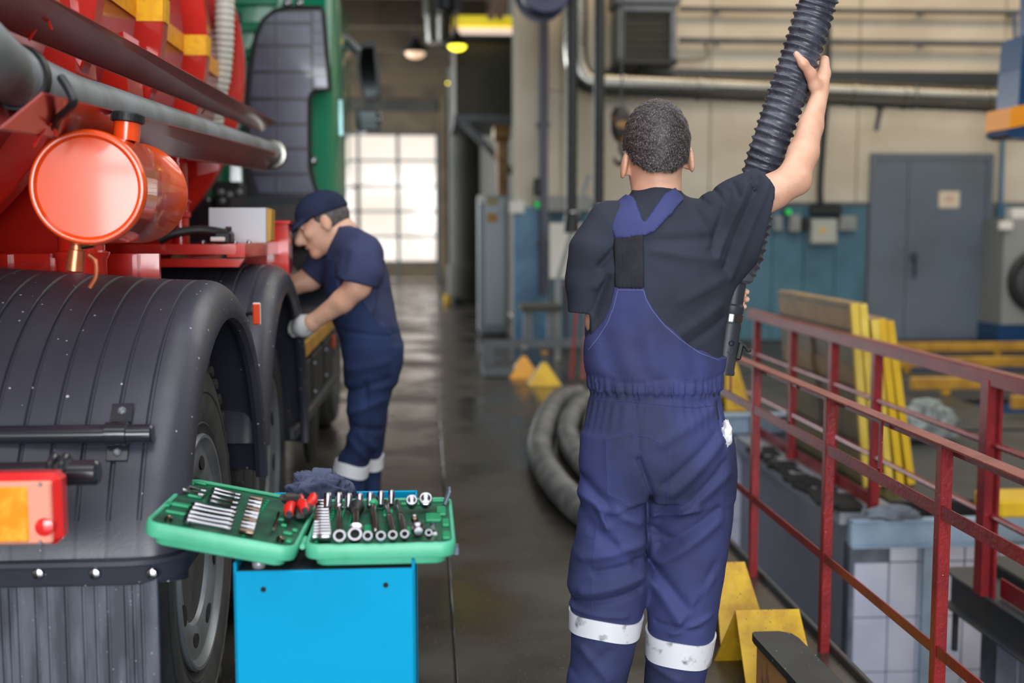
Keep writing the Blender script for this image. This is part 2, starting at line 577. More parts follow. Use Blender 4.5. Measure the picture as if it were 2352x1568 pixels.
zr = [-.205, -.29, -.575, -.86, -1.145, -1.5]
tile_wall('wall_pit_corner', 2.11, 3.7, 5.64, -.2, -1.55, [2.13, 2.31, 2.46, 2.545, 2.60, 2.70, 2.88, 3.06, 3.24, 3.42, 3.6], zr, 'front', skip={(0, 0)})
tile_wall('wall_pit_end', 1.3, 2.5, PY1 + .012, -.02, -1.55, [1.33 + .2 * k for k in range(7)], [-.02, -.3, -.59, -.88, -1.17, -1.5], 'front')
tile_wall('wall_pit_right', 1.2, 4.70, 2.34, -.215, -1.55, [1.2 + .18 * k + .1 for k in range(19)], zr, 'side')
# vertical cable duct on the tiled corner
struct(bx(2.475, 2.535, 5.60, 5.63, -1.55, -.2), 'trim_1', M['bluebeam'])

# ---------------------------------------------------------------- back wall (beige over teal) and side walls
WY = 14.2
wall = struct(bx(1.05, 10.4, WY + .03, WY + .3, -.3, 5.6), 'wall_back', M['wallseam'])
xe = [1.07, 1.62, 3.43, 5.26, 7.08, 8.9, 10.2]
for a, b in zip(xe, xe[1:]):
    for z0, z1 in ((1.70, 3.02), (3.02, 4.3), (4.3, 5.45)):
        bx(a + .008, b - .008, WY, WY + .03, z0 + .006, z1 - .006).build('wall_panel', M['wall'], wall, False)
bx(1.06, 1.46, WY - .12, WY, .0, 5.4).build('wall_pilaster', M['wall'], wall, False)
for k in range(10):
    x0 = 1.47 + k * .393
    if x0 > 5.3: break
    bx(x0 + .006, min(x0 + .388, 5.40), WY - .02, WY + .03, .02, 1.66).build('wall_panel', M['teal'], wall, False)
for x0, x1 in ((7.04, 7.6), (7.61, 8.4), (8.41, 9.3)):
    bx(x0, x1, WY - .02, WY + .03, .02, 1.66).build('wall_panel', M['teal'], wall, False)
bx(1.47, 5.40, WY - .05, WY + .02, 1.66, 1.70).build('wall_ledge', M['greysteel'], wall, False)
aisle = struct(bx(1.34, 1.6, WY + .3, 32.6, 0, 5.6), 'wall_aisle', M['darkwall'])
struct(bx(-7.8, 10.4, 32.6, 32.9, 0, 5.6), 'wall_far', M['brownwall'])
struct(bx(-7.8, -7.5, -9, 32.6, 0, 5.6), 'wall_left', M['wall'])
struct(bx(10.2, 10.4, -9, WY, -.3, 5.6), 'wall_right', M['wall'])
mb = bx(-7.8, -3.8, -9.3, -9, 0, 5.6)
bx(3.4, 10.4, -9.3, -9, 0, 5.6, mb)
bx(-3.8, 3.4, -9.3, -9, 4.75, 5.6, mb)
struct(mb, 'wall_rear', M['wall'])
rg = empty('door_3', (-.2, -8.55, 0), kind='structure')
for k in range(8):
    x = -3.7 + k * 1.0
    bx(x - .05, x + .05, -8.6, -8.52, 0, 4.75).build('mullion', M['greysteel'], rg, False)
for k in range(6):
    z = .35 + k * .85
    bx(-3.8, 3.4, -8.59, -8.53, z - .05, z + .05).build('rail', M['greysteel'], rg, False)

# ceiling and its beams
ceil = struct(bx(-7.8, 10.4, -9.3, 33, 5.45, 5.6), 'ceiling', M['ceil'])
for k in range(14):
    y = 15.4 + k * 1.35
    bx(-7.5, 1.05, y, y + .18, 5.10 if k % 2 else 4.85, 5.45).build('beam', M['ceil'], ceil, False)
for y in (4.2, 10.2):
    bx(-7.5, 10.2, y, y + .3, 5.0, 5.45).build('beam', M['ceil'], ceil, False)

# far gate of glazed sections, with its wicket
GY, GX1 = 32.45, .30
gate = empty('door_1', (-2.4, GY, 0), kind='structure')
gx = [GX1 - 1.07 * k for k in range(6)]
gz = [3.93, 3.22, 2.53, 1.85, 1.17, .47]
for i in range(5):
    for j in range(5):
        bx(gx[i + 1] + .045, gx[i] - .045, GY - .015, GY + .015, gz[j + 1] + .03, gz[j] - .03).build('pane', M['pane'], gate, False)
for i in range(6):
    bx(gx[i] - .045, gx[i] + .045, GY - .03, GY + .03, 0, 3.95).build('mullion', M['greysteel'], gate, False)
for z in gz:
    bx(gx[5], gx[0], GY - .028, GY + .028, z - .03, z + .03).build('rail', M['greysteel'], gate, False)
bx(gx[5], gx[0], GY - .02, GY + .02, .02, .44).build('kick_panel', M['brownwall'], gate, False)
mb = bx(-1.90, -1.80, GY - .08, GY - .04, .05, 2.55)
bx(-2.75, -1.80, GY - .08, GY - .04, 2.47, 2.55, mb)
bx(-2.75, -2.67, GY - .08, GY - .04, .05, 2.55, mb)
mb.build('wicket_frame', M['steel'], gate, False)
bpy.data.objects['wall_far'].scale = (1, 1, 1)
# opening: the far wall is built around the gate
o = bpy.data.objects['wall_far']
bpy.data.objects.remove(o)
mb = bx(-7.8, -5.05, 32.6, 32.9, 0, 5.6)
bx(GX1, 10.4, 32.6, 32.9, 0, 5.6, mb)
bx(-5.05, GX1, 32.6, 32.9, 3.95, 5.6, mb)
struct(mb, 'wall_far', M['brownwall'])
struct(bx(.36, .55, 32.1, 32.58, 0, 5.4), 'trim_2', M['brownwall'])
struct(bx(-5.1, .3, 32.5, 32.59, 4.55, 4.85), 'trim_3', M['darkwall'])

# grey double door in the back wall
d2 = empty('door_2', (6.19, WY, 0), kind='structure')
mb = bx(5.42, 5.50, WY - .06, WY, 0, 2.30)
bx(6.89, 6.97, WY - .06, WY, 0, 2.30, mb)
bx(5.50, 6.89, WY - .06, WY, 2.22, 2.30, mb)
mb.build('door_frame', M['door'], d2, False)
bx(5.505, 5.895, WY - .045, WY - .005, .01, 2.21).build('door_leaf', M['door'], d2, False)
bx(5.905, 6.885, WY - .045, WY - .005, .01, 2.21).build('door_leaf', M['door'], d2, False)
mb = MB().cyl((5.99, WY - .045, .99), (5.99, WY - .12, .99), .018, seg=10)
mb.bar((5.99, WY - .11, .99), (5.99, WY - .11, .78), .03, .025, (0, 1, 0), .006)
mb.torus((5.99, WY - .06, 1.04), (0, 1, 0), .04, .012, 14, 6)
mb.build('door_handle', M['steel'], d2)
# overhead wall rail, thin pipes and conduits on the back wall

# ================================================================== BACKGROUND THINGS
def A(px, py, Y): return at(px, py, Y=Y)


def thing(mb, name, m, label, cat, group=None, smooth=True):
    return tag(mb.build(name, m, None, smooth), label, cat, group)


# silver ventilation duct along the back wall -----------------------------------
a, b = A(1385, 193, 13.4), A(2420, 236, 13.4)
duct = empty('ventilation_duct', (a.x, 13.4, a.z), 'silver galvanised round duct running along the beige back wall', 'duct')
prof = []
L = (b - a).length
k = 0
pts = [a.lerp(b, t / 40) for t in range(41)]
MB().tube(pts, .142, 24).build('pipe', M['galv'], duct)
for t in (.04, .205, .40, .545, .66, .85):
    p = a.lerp(b, t)
    d = (b - a).normalized()
    MB().lathe(p - d * .03, d, [(0, .142), (.004, .154), (.056, .154), (.06, .142)], 24, False).build('joint_band', M['galv'], duct)
e1, e2 = A(1322, 150, 13.4), A(1322, -60, 13.4)
MB().tube(spline([a + Vector((.0, 0, 0)), A(1352, 188, 13.4), A(1330, 165, 13.4), A(1322, 120, 13.4), A(1322, 60, 13.4), e2], 8), .135, 24).build('elbow', M['galv'], duct)
for t in (.42, .68):
    p = a.lerp(b, t)
    mb = MB().torus(p, (1, 0, 0), .14, .012, 24, 6)
    mb.bar(p + Vector((0, .1, .1)), (p.x, WY, p.z + .12), .04, .02)
    mb.build('wall_bracket', M['greysteel'], duct)
mb = MB().bar(A(2022, 250, 13.6), A(2012, 300, 13.6), .05, .03, (0, 1, 0))
mb.bar(A(2022, 252, 13.6), A(2022, 235, 13.6), .09, .05, (0, 1, 0))
mb.build('bracket_arm', M['greysteel'], duct)

# dark ledge beam above the duct
p, q = A(1390, 168, 14.0), A(2450, 184, 14.0)
mb = bx(p.x, q.x, 13.96, WY, p.z - .09, p.z + .05)
struct(mb, 'trim_4', M['steel'])
for n, (y0, y1, r) in enumerate(((92, 102, .035), (20, 30, .03))):
    p, q = A(1560, y0, 14.05), A(2460, y1, 14.05)
    mb = MB().tube([p.lerp(q, t / 6) for t in range(7)], r, 10)
    o = thing(mb, 'wall_pipe', M['greysteel'], ('lower' if n == 0 else 'upper') + ' of the two thin grey pipes running across the top of the back wall', 'pipe', None)
    for t in (.1, .35, .62, .85):
        c = p.lerp(q, t)
        MB().bar(c, (c.x, WY, c.z), .04, .05).build('clip', M['greysteel'], o)
mb = MB().tube(spline([A(1620, 100, 14.08), A(1626, 118, 14.08), A(1622, 132, 14.08), A(1600, 136, 14.08), A(1550, 138, 14.08)], 5), .02, 8)
mb.tube([A(1550, 138, 14.08), A(1550, 138, 14.18)], .02, 8)
thing(mb, 'bent_conduit', M['wallseam'], 'short bent beige conduit on the wall beside the unit heater', 'pipe')
mb = MB().tube(spline([A(1902, 60, 14.05), A(1900, 200, 14.05), A(1890, 330, 14.05), A(1884, 420, 14.05), A(1884, 452, 14.05), A(1886, 470, 14.05)], 6), .04, 10)
thing(mb, 'cable_conduit', M['steel'], 'dark cable conduit dropping down the wall to the black switch box', 'pipe')
mb = MB().tube([A(2308, 245, 14.0), A(2303, 330, 14.0), A(2298, 470, 14.0)], .028, 10)
mb.cyl(A(2297, 560, 14.0), A(2297, 575, 14.0), .07, seg=10)
mb.tube([A(2298, 470, 14.0), A(2297, 572, 14.0)], .028, 10)
thing(mb, 'wall_pipe', M['bluepaint'], 'vertical blue pipe on the wall to the right of the grey door', 'pipe')
mb = MB().tube([A(2330, 28, 13.9), A(2332, 95, 13.9), A(2320, 115, 13.9), A(2315, 180, 13.9)], .025, 8)
thing(mb, 'cable', M['liftblue'], 'thin blue cable hanging at the top right of the back wall', 'cable')

# switch box with four round sockets + pale panel under it
sw = empty('switch_box', tuple(A(1895, 505, 14.1)), 'black socket box with four round outlets at the end of the wall conduit', 'switch box')
p, q = A(1862, 468, 14.1), A(1930, 497, 14.1)
MB().box(((p.x + q.x) / 2, 14.1, (p.z + q.z) / 2), (q.x - p.x, .16, p.z - q.z), None, .03).build('housing', M['black'], sw)
for k in range(4):
    c = A(1870 + k * 17.5, 483, 14.01)
    MB().lathe(c, (0, -1, 0), [(0, .04), (.02, .04), (.02, .028), (.008, .026)], 14).build('outlet', M['steel'], sw)
pp = empty('electrical_panel', tuple(A(1892, 530, 14.12)), 'pale square electrical panel with a yellow warning sticker below the black socket box', 'panel')
p, q = A(1862, 502, 14.1), A(1920, 560, 14.1)
MB().box(((p.x + q.x) / 2, 14.12, (p.z + q.z) / 2), (q.x - p.x, .12, p.z - q.z), None, .012).build('box', mat('panel_beige', (176, 178, 168), .5), pp)
MB().box(((p.x + q.x) / 2, 14.055, (p.z + q.z) / 2), (q.x - p.x - .04, .012, p.z - q.z - .04), None, .004).build('lid', mat('panel_lid', (170, 172, 162), .5), pp)
c = A(1889, 527, 14.046)
MB().prism([c + Vector((-.04, 0, -.035)), c + Vector((.04, 0, -.035)), c + Vector((0, 0, .045))], (0, -.004, 0)).build('warning_sticker', M['yellow'], pp, False)
for i, (x0, x1, y0, y1) in enumerate(((1776, 1796, 495, 530), (1812, 1838, 493, 532), (1842, 1858, 500, 528), (1928, 1966, 495, 530))):
    p, q = A(x0, y0, 14.1), A(x1, y1, 14.1)
    mb = MB().box(((p.x + q.x) / 2, 14.12, (p.z + q.z) / 2), (q.x - p.x, .1, p.z - q.z), None, .012)
    mb.box(((p.x + q.x) / 2, 14.065, (p.z + q.z) / 2), ((q.x - p.x) * .5, .02, (p.z - q.z) * .4), None, .004)
    thing(mb, 'wall_switch', M['machine'] if i != 2 else M['black'], ['first white switch from the left on the teal wall', 'second white switch from the left, under the green light', 'small black switch left of the pale electrical panel', 'grey-white switch right of the pale electrical panel'][i], 'switch')
for (x, y, lb) in ((1811, 487, 'small round green light glowing on the teal wall'), (1234, 470, 'small round green light near the pilaster pipe')):
    c = A(x, y, 14.0)
    o = empty('indicator_light', tuple(c), lb, 'light')
    MB().lathe(c + Vector((0, .10, 0)), (0, -1, 0), [(0, .05), (.07, .05), (.07, .036)], 14).build('base', M['steel'], o)
    MB().sphere(c, .036, 12).build('lens', M['green_led'], o)
# paper sign on the grey door
c = A(2180, 458, WY - .05)
o = empty('door_sign', tuple(c), 'cream paper sign with faded red print on the grey double door', 'sign')
MB().box(c, (.26, .008, .20), None, .002).build('sheet', M['cream'], o)
MB().box(c + Vector((0, -.006, .005)), (.11, .002, .09)).build('faded_print', mat('faded_print', (206, 176, 160), .6), o)

# unit heater up on the wall -------------------------------------------------
p, q = A(1420, 20, 13.3), A(1550, 137, 13.3)
uh = empty('unit_heater', ((p.x + q.x) / 2, 13.5, q.z), 'dark louvred unit heater hanging high on the back wall', 'heater')
xm, zm = (p.x + q.x) / 2, (p.z + q.z) / 2
mb = MB()
wd, hh = q.x - p.x, p.z - q.z
for sx in (-1, 1): mb.box((p.x + .03 if sx < 0 else q.x - .03, 13.5, zm), (.07, .5, hh), None, .01)
mb.box((xm, 13.5, p.z), (wd, .5, .07), None, .01)
mb.build('casing', M['greysteel'], uh)
MB().box((xm, 13.5, q.z - .03), (wd + .04, .52, .06), None, .01).build('drip_tray', M['black'], uh)
MB().box((xm, 13.6, zm), (wd - .1, .1, hh - .05)).build('coil', M['black'], uh)
for k in range(6):
    z = q.z + hh * (k + .6) / 6.3
    MB().box((xm, 13.33, z), (wd - .12, .014, hh / 7.2), Matrix.Rotation(R(28), 3, 'X')).build('louvre', mat('louvre_%d' % k, (74, 72, 62), .6) if k == 0 else bpy.data.materials['louvre_0'], uh, False)
MB().lathe((xm, 13.5, q.z - .06), (0, 0, -1), [(0, .08), (.04, .06), (.06, .02)], 12).build('drain', M['black'], uh)
mb = MB().box((xm, 13.5, p.z + .22), (wd * 1.15, .55, .36), None, .02)
mb.build('fan_box', M['greysteel'], uh)
mb = MB()
for sx in (-1, 1): mb.bar((xm + sx * wd * .4, 13.6, p.z + .4), (xm + sx * wd * .4, 13.6, 5.45), .03, .03)
mb.build('hanger', M['steel'], uh)

# two black extraction hoses hanging from the ceiling -------------------------
HY = 11.5
for n, (x, y1, r) in enumerate(((1312, 535, .056), (1374, 520, .056))):
    t = A(x, -90, HY)
    bt = A(x, y1, HY)
    o = empty('extraction_hose', tuple(bt), ('left' if n == 0 else 'right') + ' of the two black extraction hoses hanging from the ceiling', 'hose')
    pt = [Vector((bt.x, HY, bt.z + (5.46 - bt.z) * k / 60)) for k in range(61)]
    MB().tube(pt, [r * (1.0 if i % 2 else .95) for i in range(61)], 14).build('tube', M['black'], o)
    MB().lathe(Vector((bt.x, HY, bt.z + .20)), (0, 0, -1), [(0, r * 1.05), (.06, r * 1.25), (.2, r * 1.5), (.2, r * 1.2)], 16).build('nozzle', M['black'], o)
    MB().torus((bt.x, HY, bt.z + .2), (0, 0, 1), r * 1.1, .014, 18, 6).build('clamp_ring', M['chrome'], o)
# hose reel drum above them (only its underside in view)
c = A(1248, -22, 11.2)
o = empty('hose_reel', tuple(c), 'dark blue hose reel drum high beside the black hanging hoses', 'reel')
MB().lathe(c + Vector((0, .3, 0)), (0, -1, 0), [(0, .24), (.04, .25), (.05, .2), (.5, .2), (.52, .25), (.56, .24), (.56, .05)], 30).build('drum', mat('reel_blue', (36, 42, 82), .4), o)
MB().lathe(c + Vector((0, -.27, 0)), (0, -1, 0), [(0, .12), (.05, .11), (.06, .03)], 20).build('hub', M['steel'], o)
MB().bar(c + Vector((0, 0, .22)), (c.x, c.y, 5.46), .1, .1).build('hanger', M['steel'], o)

# chain hoist hook ------------------------------------------------------------
c = A(1425, 285, 10.6)
o = empty('hoist_hook', tuple(A(1425, 360, 10.6)), 'hanging crane hook block with worn yellow and black sheave housing', 'hook')
hb = mat('hook_block', (34, 32, 30), .5, 0, (148, 106, 50), 6, lo=.48, hi=.56, stretch=(1, 1, 1.6))
prof = [(-.155, .03), (-.15, .055), (-.08, .095), (0, .10), (.08, .085), (.15, .05), (.16, .02)]
mb = MB()
rs = []
for t, r in prof: rs.append([c + Vector((math.cos(2 * math.pi * j / 18) * r, math.sin(2 * math.pi * j / 18) * r * .7, -t * 1.0 - .0)) for j in range(18)])
mb.rings(rs)
mb.build('sheave_block', hb, o)
hk = spline([c + Vector((0, 0, -.15)), c + Vector((0, 0, -.22)), c + Vector((.02, 0, -.26)), c + Vector((.04, 0, -.31)), c + Vector((.0, 0, -.355)), c + Vector((-.045, 0, -.33)), c + Vector((-.055, 0, -.29))], 6)
MB().tube(hk, [.022] * (len(hk) - 8) + [.02, .018, .016, .014, .012, .01, .008, .006], 10).build('hook', M['black'], o)
MB().tube([c + Vector((.01, 0, .14)), (c.x + .01, c.y, 5.46)], .008, 8).build('chain', M['steel'], o)

# vertical pipe on the pilaster, cable cord
p = A(1250, 560, 13.85)
mb = MB().tube([(p.x, 13.93, .6), (p.x, 13.93, 3), (p.x, 13.93, 5.44)], .05, 12)
for z in (1.2, 2.6, 4.0): mb.box((p.x, 14.00, z), (.15, .12, .05), None, .008)
thing(mb, 'riser_pipe', mat('lilac_grey_pipe', (92, 92, 108), .5), 'grey riser pipe standing against the beige wall pilaster', 'pipe')
c = A(1238, 428, 13.9)
thing(MB().box(c + Vector((0, .1, 0)), (.1, .18, .2), None, .02), 'cable_gland', M['black'], 'small black cable box beside the grey riser pipe', 'box')

# aisle side: round column, cabinet, bracket, duct box, motor -------------------
c = at(1062, 698, Z=0)
o = empty('column', (c.x + .05, c.y + .25, 0), 'dark round concrete column on a wider base at the far end of the aisle', 'column', kind='structure')
MB().lathe((c.x + .06, c.y + .28, 0), (0, 0, 1), [(0, .34), (.7, .34), (.74, .29), (4.3, .29)], 24).build('shaft', M['darkwall'], o)
o = tag(MB().box((c.x - .28, c.y - .1, .09), (.12, .25, .18), None, .02).build('wheel_stop', M['yellow']), 'small yellow and dark stop block by the far column', 'stop')
p, q = A(1045, 92, 18.4), A(1172, 268, 18.4)
bb = bx(p.x, 1.335, 18.2, 20.6, q.z, p.z)
o = thing(bb, 'plant_box', mat('olive_panel', (78, 76, 58), .6, 0, (66, 66, 54), 1), 'large olive-grey equipment casing mounted high on the aisle wall', 'casing', None, False)
for z in (q.z - .06, p.z + .06):
    bx(p.x - .03, 1.335, 18.15, 20.6, z - .06, z + .05).build('edge_beam', M['steel'], o, False)
br = empty('wall_bracket', (p.x, 18.3, q.z), 'grey steel bracket with a diagonal brace under the olive casing', 'bracket')
MB().bar(A(1042, 272, 18.1), A(1178, 272, 18.1), .16, .10).build('arm', M['greysteel'], br, False)
MB().bar(A(1062, 280, 18.1), A(1178, 398, 18.1), .10, .09, (0, 1, 0)).build('brace', M['greysteel'], br, False)
c = A(1150, 320, 17.2)
o = empty('hoist_motor', tuple(c), 'tan hoist motor on a post beside the beige pilaster', 'motor')
tan = mat('tan_machine', (176, 134, 78), .5, 0, (140, 104, 60), 6)
MB().lathe(c + Vector((-.12, 0, .08)), (1, 0, 0), [(0, .07), (.02, .12), (.24, .12), (.26, .07)], 18).build('motor', tan, o)
MB().box(c + Vector((.02, 0, -.16)), (.18, .2, .3), None, .03).build('gearbox', tan, o)
MB().box((c.x + .03, 17.2, (c.z - .3) / 2), (.16, .16, c.z - .3), None, .01).build('post', tan, o)

cab_ = empty('metal_locker', tuple(at(1130, 770, Z=0)), 'tall grey-blue metal cabinet with a yellow label at the aisle corner', 'cabinet')
p, q = A(1100, 448, 15.0), A(1166, 764, 15.0)
x0, x1, zt = p.x, q.x, p.z
mb = bx(x0, x1, 15.02, 15.5, .06, zt)
mb.build('body', mat('locker_side', (120, 132, 142), .45), cab_, False)
MB().box(((x0 + x1) / 2 + .02, 15.0, (zt + .1) / 2), (x1 - x0 - .08, .03, zt - .2), None, .006).build('front_panel', mat('locker_front', (150, 164, 176), .4), cab_)
bx(x0 + .02, x1 - .02, 15.05, 15.47, 0, .06).build('plinth', M['black'], cab_, False)
c = A(1131, 500, 14.975)
MB().box(c, (.13, .008, .11)).build('yellow_label', M['ochre'], cab_)
c = A(1107, 457, 14.97)
MB().box(c, (.1, .03, .1), None, .02).build('white_tag', M['white'], cab_)
c = A(1131, 462, 14.98)
MB().box(c, (.14, .01, .1), None, .004).build('olive_plate', mat('olive_label', (150, 140, 92), .5), cab_)
# blue board beside it
p, q = A(1168, 478, 14.9), A(1242, 770, 14.9)
o = tag(bx(p.x, q.x, 14.02, 14.075, .02, p.z).build('blue_board', M['bluepaint'], None, False), 'tall blue painted board standing beside the grey-blue cabinet', 'board')
p, q = A(1170, 462, 13.95), A(1204, 490, 13.95)
thing(MB().box(((p.x + q.x) / 2, 13.96, (p.z + q.z) / 2), (q.x - p.x, .06, p.z - q.z), None, .01), 'wall_box', M['white'], 'small white box on the wall above the tall blue board', 'box')
# white board and cream cloth area left of the front man
p, q = A(1262, 512, 13.7), A(1336, 640, 13.7)
o = empty('white_board', ((p.x + q.x) / 2, 13.7, q.z), 'white board standing behind the left black hose', 'board')
MB().box(((p.x + q.x) / 2, 13.7, (p.z + q.z) / 2), (q.x - p.x, .03, p.z - q.z), None, .008).build('sheet', M['white'], o)
mb = MB()
for x in (p.x + .05, q.x - .05): mb.bar((x, 13.74, 0), (x, 13.74, p.z), .04, .03)
mb.build('leg', M['greysteel'], o)
mb = MB().bar(A(1352, 400, 12.2), A(1282, 640, 12.2), .05, .02, (0, 1, 0))
mb.bar(A(1282, 640, 12.2), (A(1282, 640, 12.2).x, 12.2, .0), .05, .05, (0, 1, 0))
thing(mb, 'leaning_pole', M['machine'], 'pale pole leaning up behind the two black hoses', 'pole')
p = A(1300, 470, 14.0)
thing(MB().box(p, (.62, .12, .2), None, .03), 'wall_cabinet', M['machine'], 'pale wall cabinet behind the black hoses above the white board', 'cabinet')

# work bench with grey frame, red rods, yellow stands ----------------------------
tb = empty('floor_jack_bench', tuple(at(1230, 850, Z=0)), 'grey steel bench with a dark top beyond the yellow pyramid stands', 'bench')
Yb = 11.4
p, q = A(1198, 700, Yb), A(1290, 716, Yb)
MB().box(((p.x + q.x) / 2, Yb + .2, (p.z + q.z) / 2), (q.x - p.x, .5, .06), None, .008).build('bench_top', M['darkwall'], tb)
for px in (1214, 1268):
    p2 = A(px, 715, Yb)
    MB().bar((p2.x, Yb + .05, p2.z), (p2.x, Yb + .05, .27), .09, .09, (0, 1, 0)).build('leg', M['greysteel'], tb)
p, q = A(1112, 812, Yb), A(1336, 812, Yb)
MB().bar((p.x, Yb, .26), (q.x, Yb, .26), .12, .07).build('long_beam', M['greysteel'], tb)
p, q = A(1112, 856, Yb - .6), A(1200, 856, Yb - .6)
MB().bar((p.x, Yb - .5, .05), (q.x + .2, Yb - .5, .05), .12, .07).build('base_beam', M['greysteel'], tb)
MB().bar((p.x + .05, Yb - .3, .0), (p.x + .05, Yb - .3, .29), .10, .10, (0, 1, 0)).build('end_post', M['greysteel'], tb)
mb = MB().bar((p.x + .05, Yb - .5, .05), (p.x + .05, Yb, .05), .1, .07)
mb.build('foot', M['greysteel'], tb)
for i, (px, py, sc) in enumerate(((1205, 867, 1.0), (1252, 884, 1.0))):
    c = at(px, py, Z=0)
    o = empty('pyramid_stand', (c.x, c.y, 0), ['orange-yellow pyramid stand, left of the pair on the far floor', 'bright yellow pyramid stand, right of the pair on the far floor'][i], 'stand')
    hw, hz = .145 * sc, .19 * sc
    m_ = M['yellow'] if i else mat('orange_yellow', (226, 160, 44), .45)
    MB().rings([[(c.x - hw, c.y - hw + .1, 0), (c.x + hw, c.y - hw + .1, 0), (c.x + hw, c.y + hw + .1, 0), (c.x - hw, c.y + hw + .1, 0)],
                [(c.x - .02, c.y + .08, hz), (c.x + .02, c.y + .08, hz), (c.x + .02, c.y + .12, hz), (c.x - .02, c.y + .12, hz)]]).build('cone', m_, o, False)
    MB().cyl((c.x, c.y + .1, hz - .01), (c.x, c.y + .1, hz + .07), .02, seg=10).build('screw_post', M['greysteel'], o)
    MB().lathe((c.x, c.y + .1, hz + .07), (0, 0, 1), [(0, .03), (.02, .035), (.03, .02)], 12).build('saddle', M['ochre'] if i else M['machine'], o)
for i, (x0, x1, y1) in enumerate(((1298, 1300, 800), (1326, 1312, 872), (1352, 1338, 872))):
    mb = MB().tube([A(x0, 650, 10.6 + .3 * i), at(x1, y1, Z=.01)], .015, 8)
    thing(mb, 'red_rod', M['railred'], ['thin red rod standing farthest left behind the front man', 'thin red rod in the middle of the three behind the front man', 'thin red rod nearest the left elbow of the front man'][i], 'rod')

# corrugated exhaust hoses lying on the floor -----------------------------------
def floor_hose(pxs, r, name, label, z=None):
    pts = [at(x, y, Z=r) for x, y in pxs]
    pts = resample(spline(pts, 12), r * .30)
    rr = [r * (1.0 if i % 2 == 0 else .90) for i in range(len(pts))]
    return thing(MB().tube(pts, rr, 16), name, M['dusthose'], label, 'hose')


floor_hose([(1330, 905), (1290, 912), (1268, 935), (1246, 985), (1240, 1040), (1270, 1100), (1325, 1160), (1400, 1215)], .075, 'floor_hose', 'thick grey corrugated hose on the floor, leftmost and nearest of the bundle')
floor_hose([(1410, 905), (1350, 918), (1318, 945), (1303, 990), (1322, 1040), (1370, 1090), (1450, 1140)], .07, 'floor_hose', 'dark corrugated floor hose just inside the leftmost thick one')
floor_hose([(1450, 925), (1395, 930), (1362, 958), (1362, 995), (1400, 1035), (1470, 1065)], .06, 'floor_hose', 'innermost corrugated hose of the floor bundle, behind the front man')

# ceiling lamps, silver drop duct, lamp housings ----------------------------------
def pendant(px, py, Y, r, m, label):
    c = A(px, py, Y)
    o = empty('pendant_lamp', tuple(c), label, 'lamp')
    MB().lathe(c + Vector((0, 0, r * 1.3)), (0, 0, -1), [(0, r * .25), (r * .3, r * .35), (r * 1.1, r * 1.05), (r * 1.25, r * 1.1), (r * 1.25, r * 1.0)], 20).build('shade', M['steel'], o)
    MB().sphere(c, r * .85, 14, (1, 1, .55)).build('bulb', m, o)
    MB().tube([c + Vector((0, 0, r * 1.2)), (c.x, c.y, 5.46)], .012, 6).build('rod', M['steel'], o)


pendant(1050, 106, 16.3, .145, M['lamp_y'], 'bright yellow glowing pendant lamp under the yellow lamp housing')
pendant(954, 122, 20.5, .20, M['lamp_w'], 'pale pink-white pendant lamp left of the silver drop duct')
pendant(1034, 190, 24.0, .085, M['lamp_y'], 'small round yellow lamp farthest down the aisle')
p, q = A(1046, 40, 17.6), A(1180, 82, 17.6)
o = empty('lamp_housing', ((p.x + q.x) / 2, 17.6, q.z), 'long lamp housing with yellow upper band and white lower tube', 'lamp')
MB().box(((p.x + q.x) / 2, 17.6, p.z - .06), (q.x - p.x, .25, .15), None, .03).build('yellow_cover', mat('lamp_cover', (250, 226, 50), .4, emit=.55), o)
MB().tube([(p.x + .02, 17.55, q.z + .05), (q.x - .02, 17.55, q.z + .05)], .055, 12).build('tube_lamp', mat('tube_white', (255, 226, 206), .4, emit=.8), o)
MB().box(((p.x + q.x) / 2, 17.68, q.z - .03), (q.x - p.x, .3, .06), None, .01).build('tray', M['steel'], o)
mb = MB()
for x in (p.x + .1, q.x - .1): mb.bar((x, 17.6, p.z), (x, 17.6, 5.46), .03, .03)
mb.build('hanger', M['steel'], o)
c = A(1008, 100, 17)
o = empty('drop_duct', tuple(c), 'silver round drop duct with a dark upper sleeve coming from the ceiling', 'duct')
MB().lathe((c.x, 17, c.z), (0, 0, 1), [(0, .17), (.01, .18), (.36, .2), (.38, .22), (5.46 - c.z, .22)], 24).build('pipe', M['galv'], o)
MB().lathe((c.x + .1, 16.9, c.z + .42), (0, 0, 1), [(0, .16), (.02, .19), (5.46 - c.z - .42, .19)], 24).build('sleeve', M['steel'], o)
for i, (x0, x1) in enumerate(((1126, 1152), (1146, 1172))):
    mb = MB().bar(A(x0, 44, 16.2), A(x1, -40, 16.2), .09, .09, (0, 1, 0))
    p_ = A(x1, -40, 16.2)
    mb.bar(p_ - Vector((0, 0, .02)), (p_.x, 16.2, 5.46), .09, .09, (0, 1, 0))
    thing(mb, 'roof_strut', mat('tan_strut_%d' % i, (176, 140, 114), .6), ('left' if i == 0 else 'right') + ' of the two tan slanted struts above the lamp housing', 'strut', None, False)

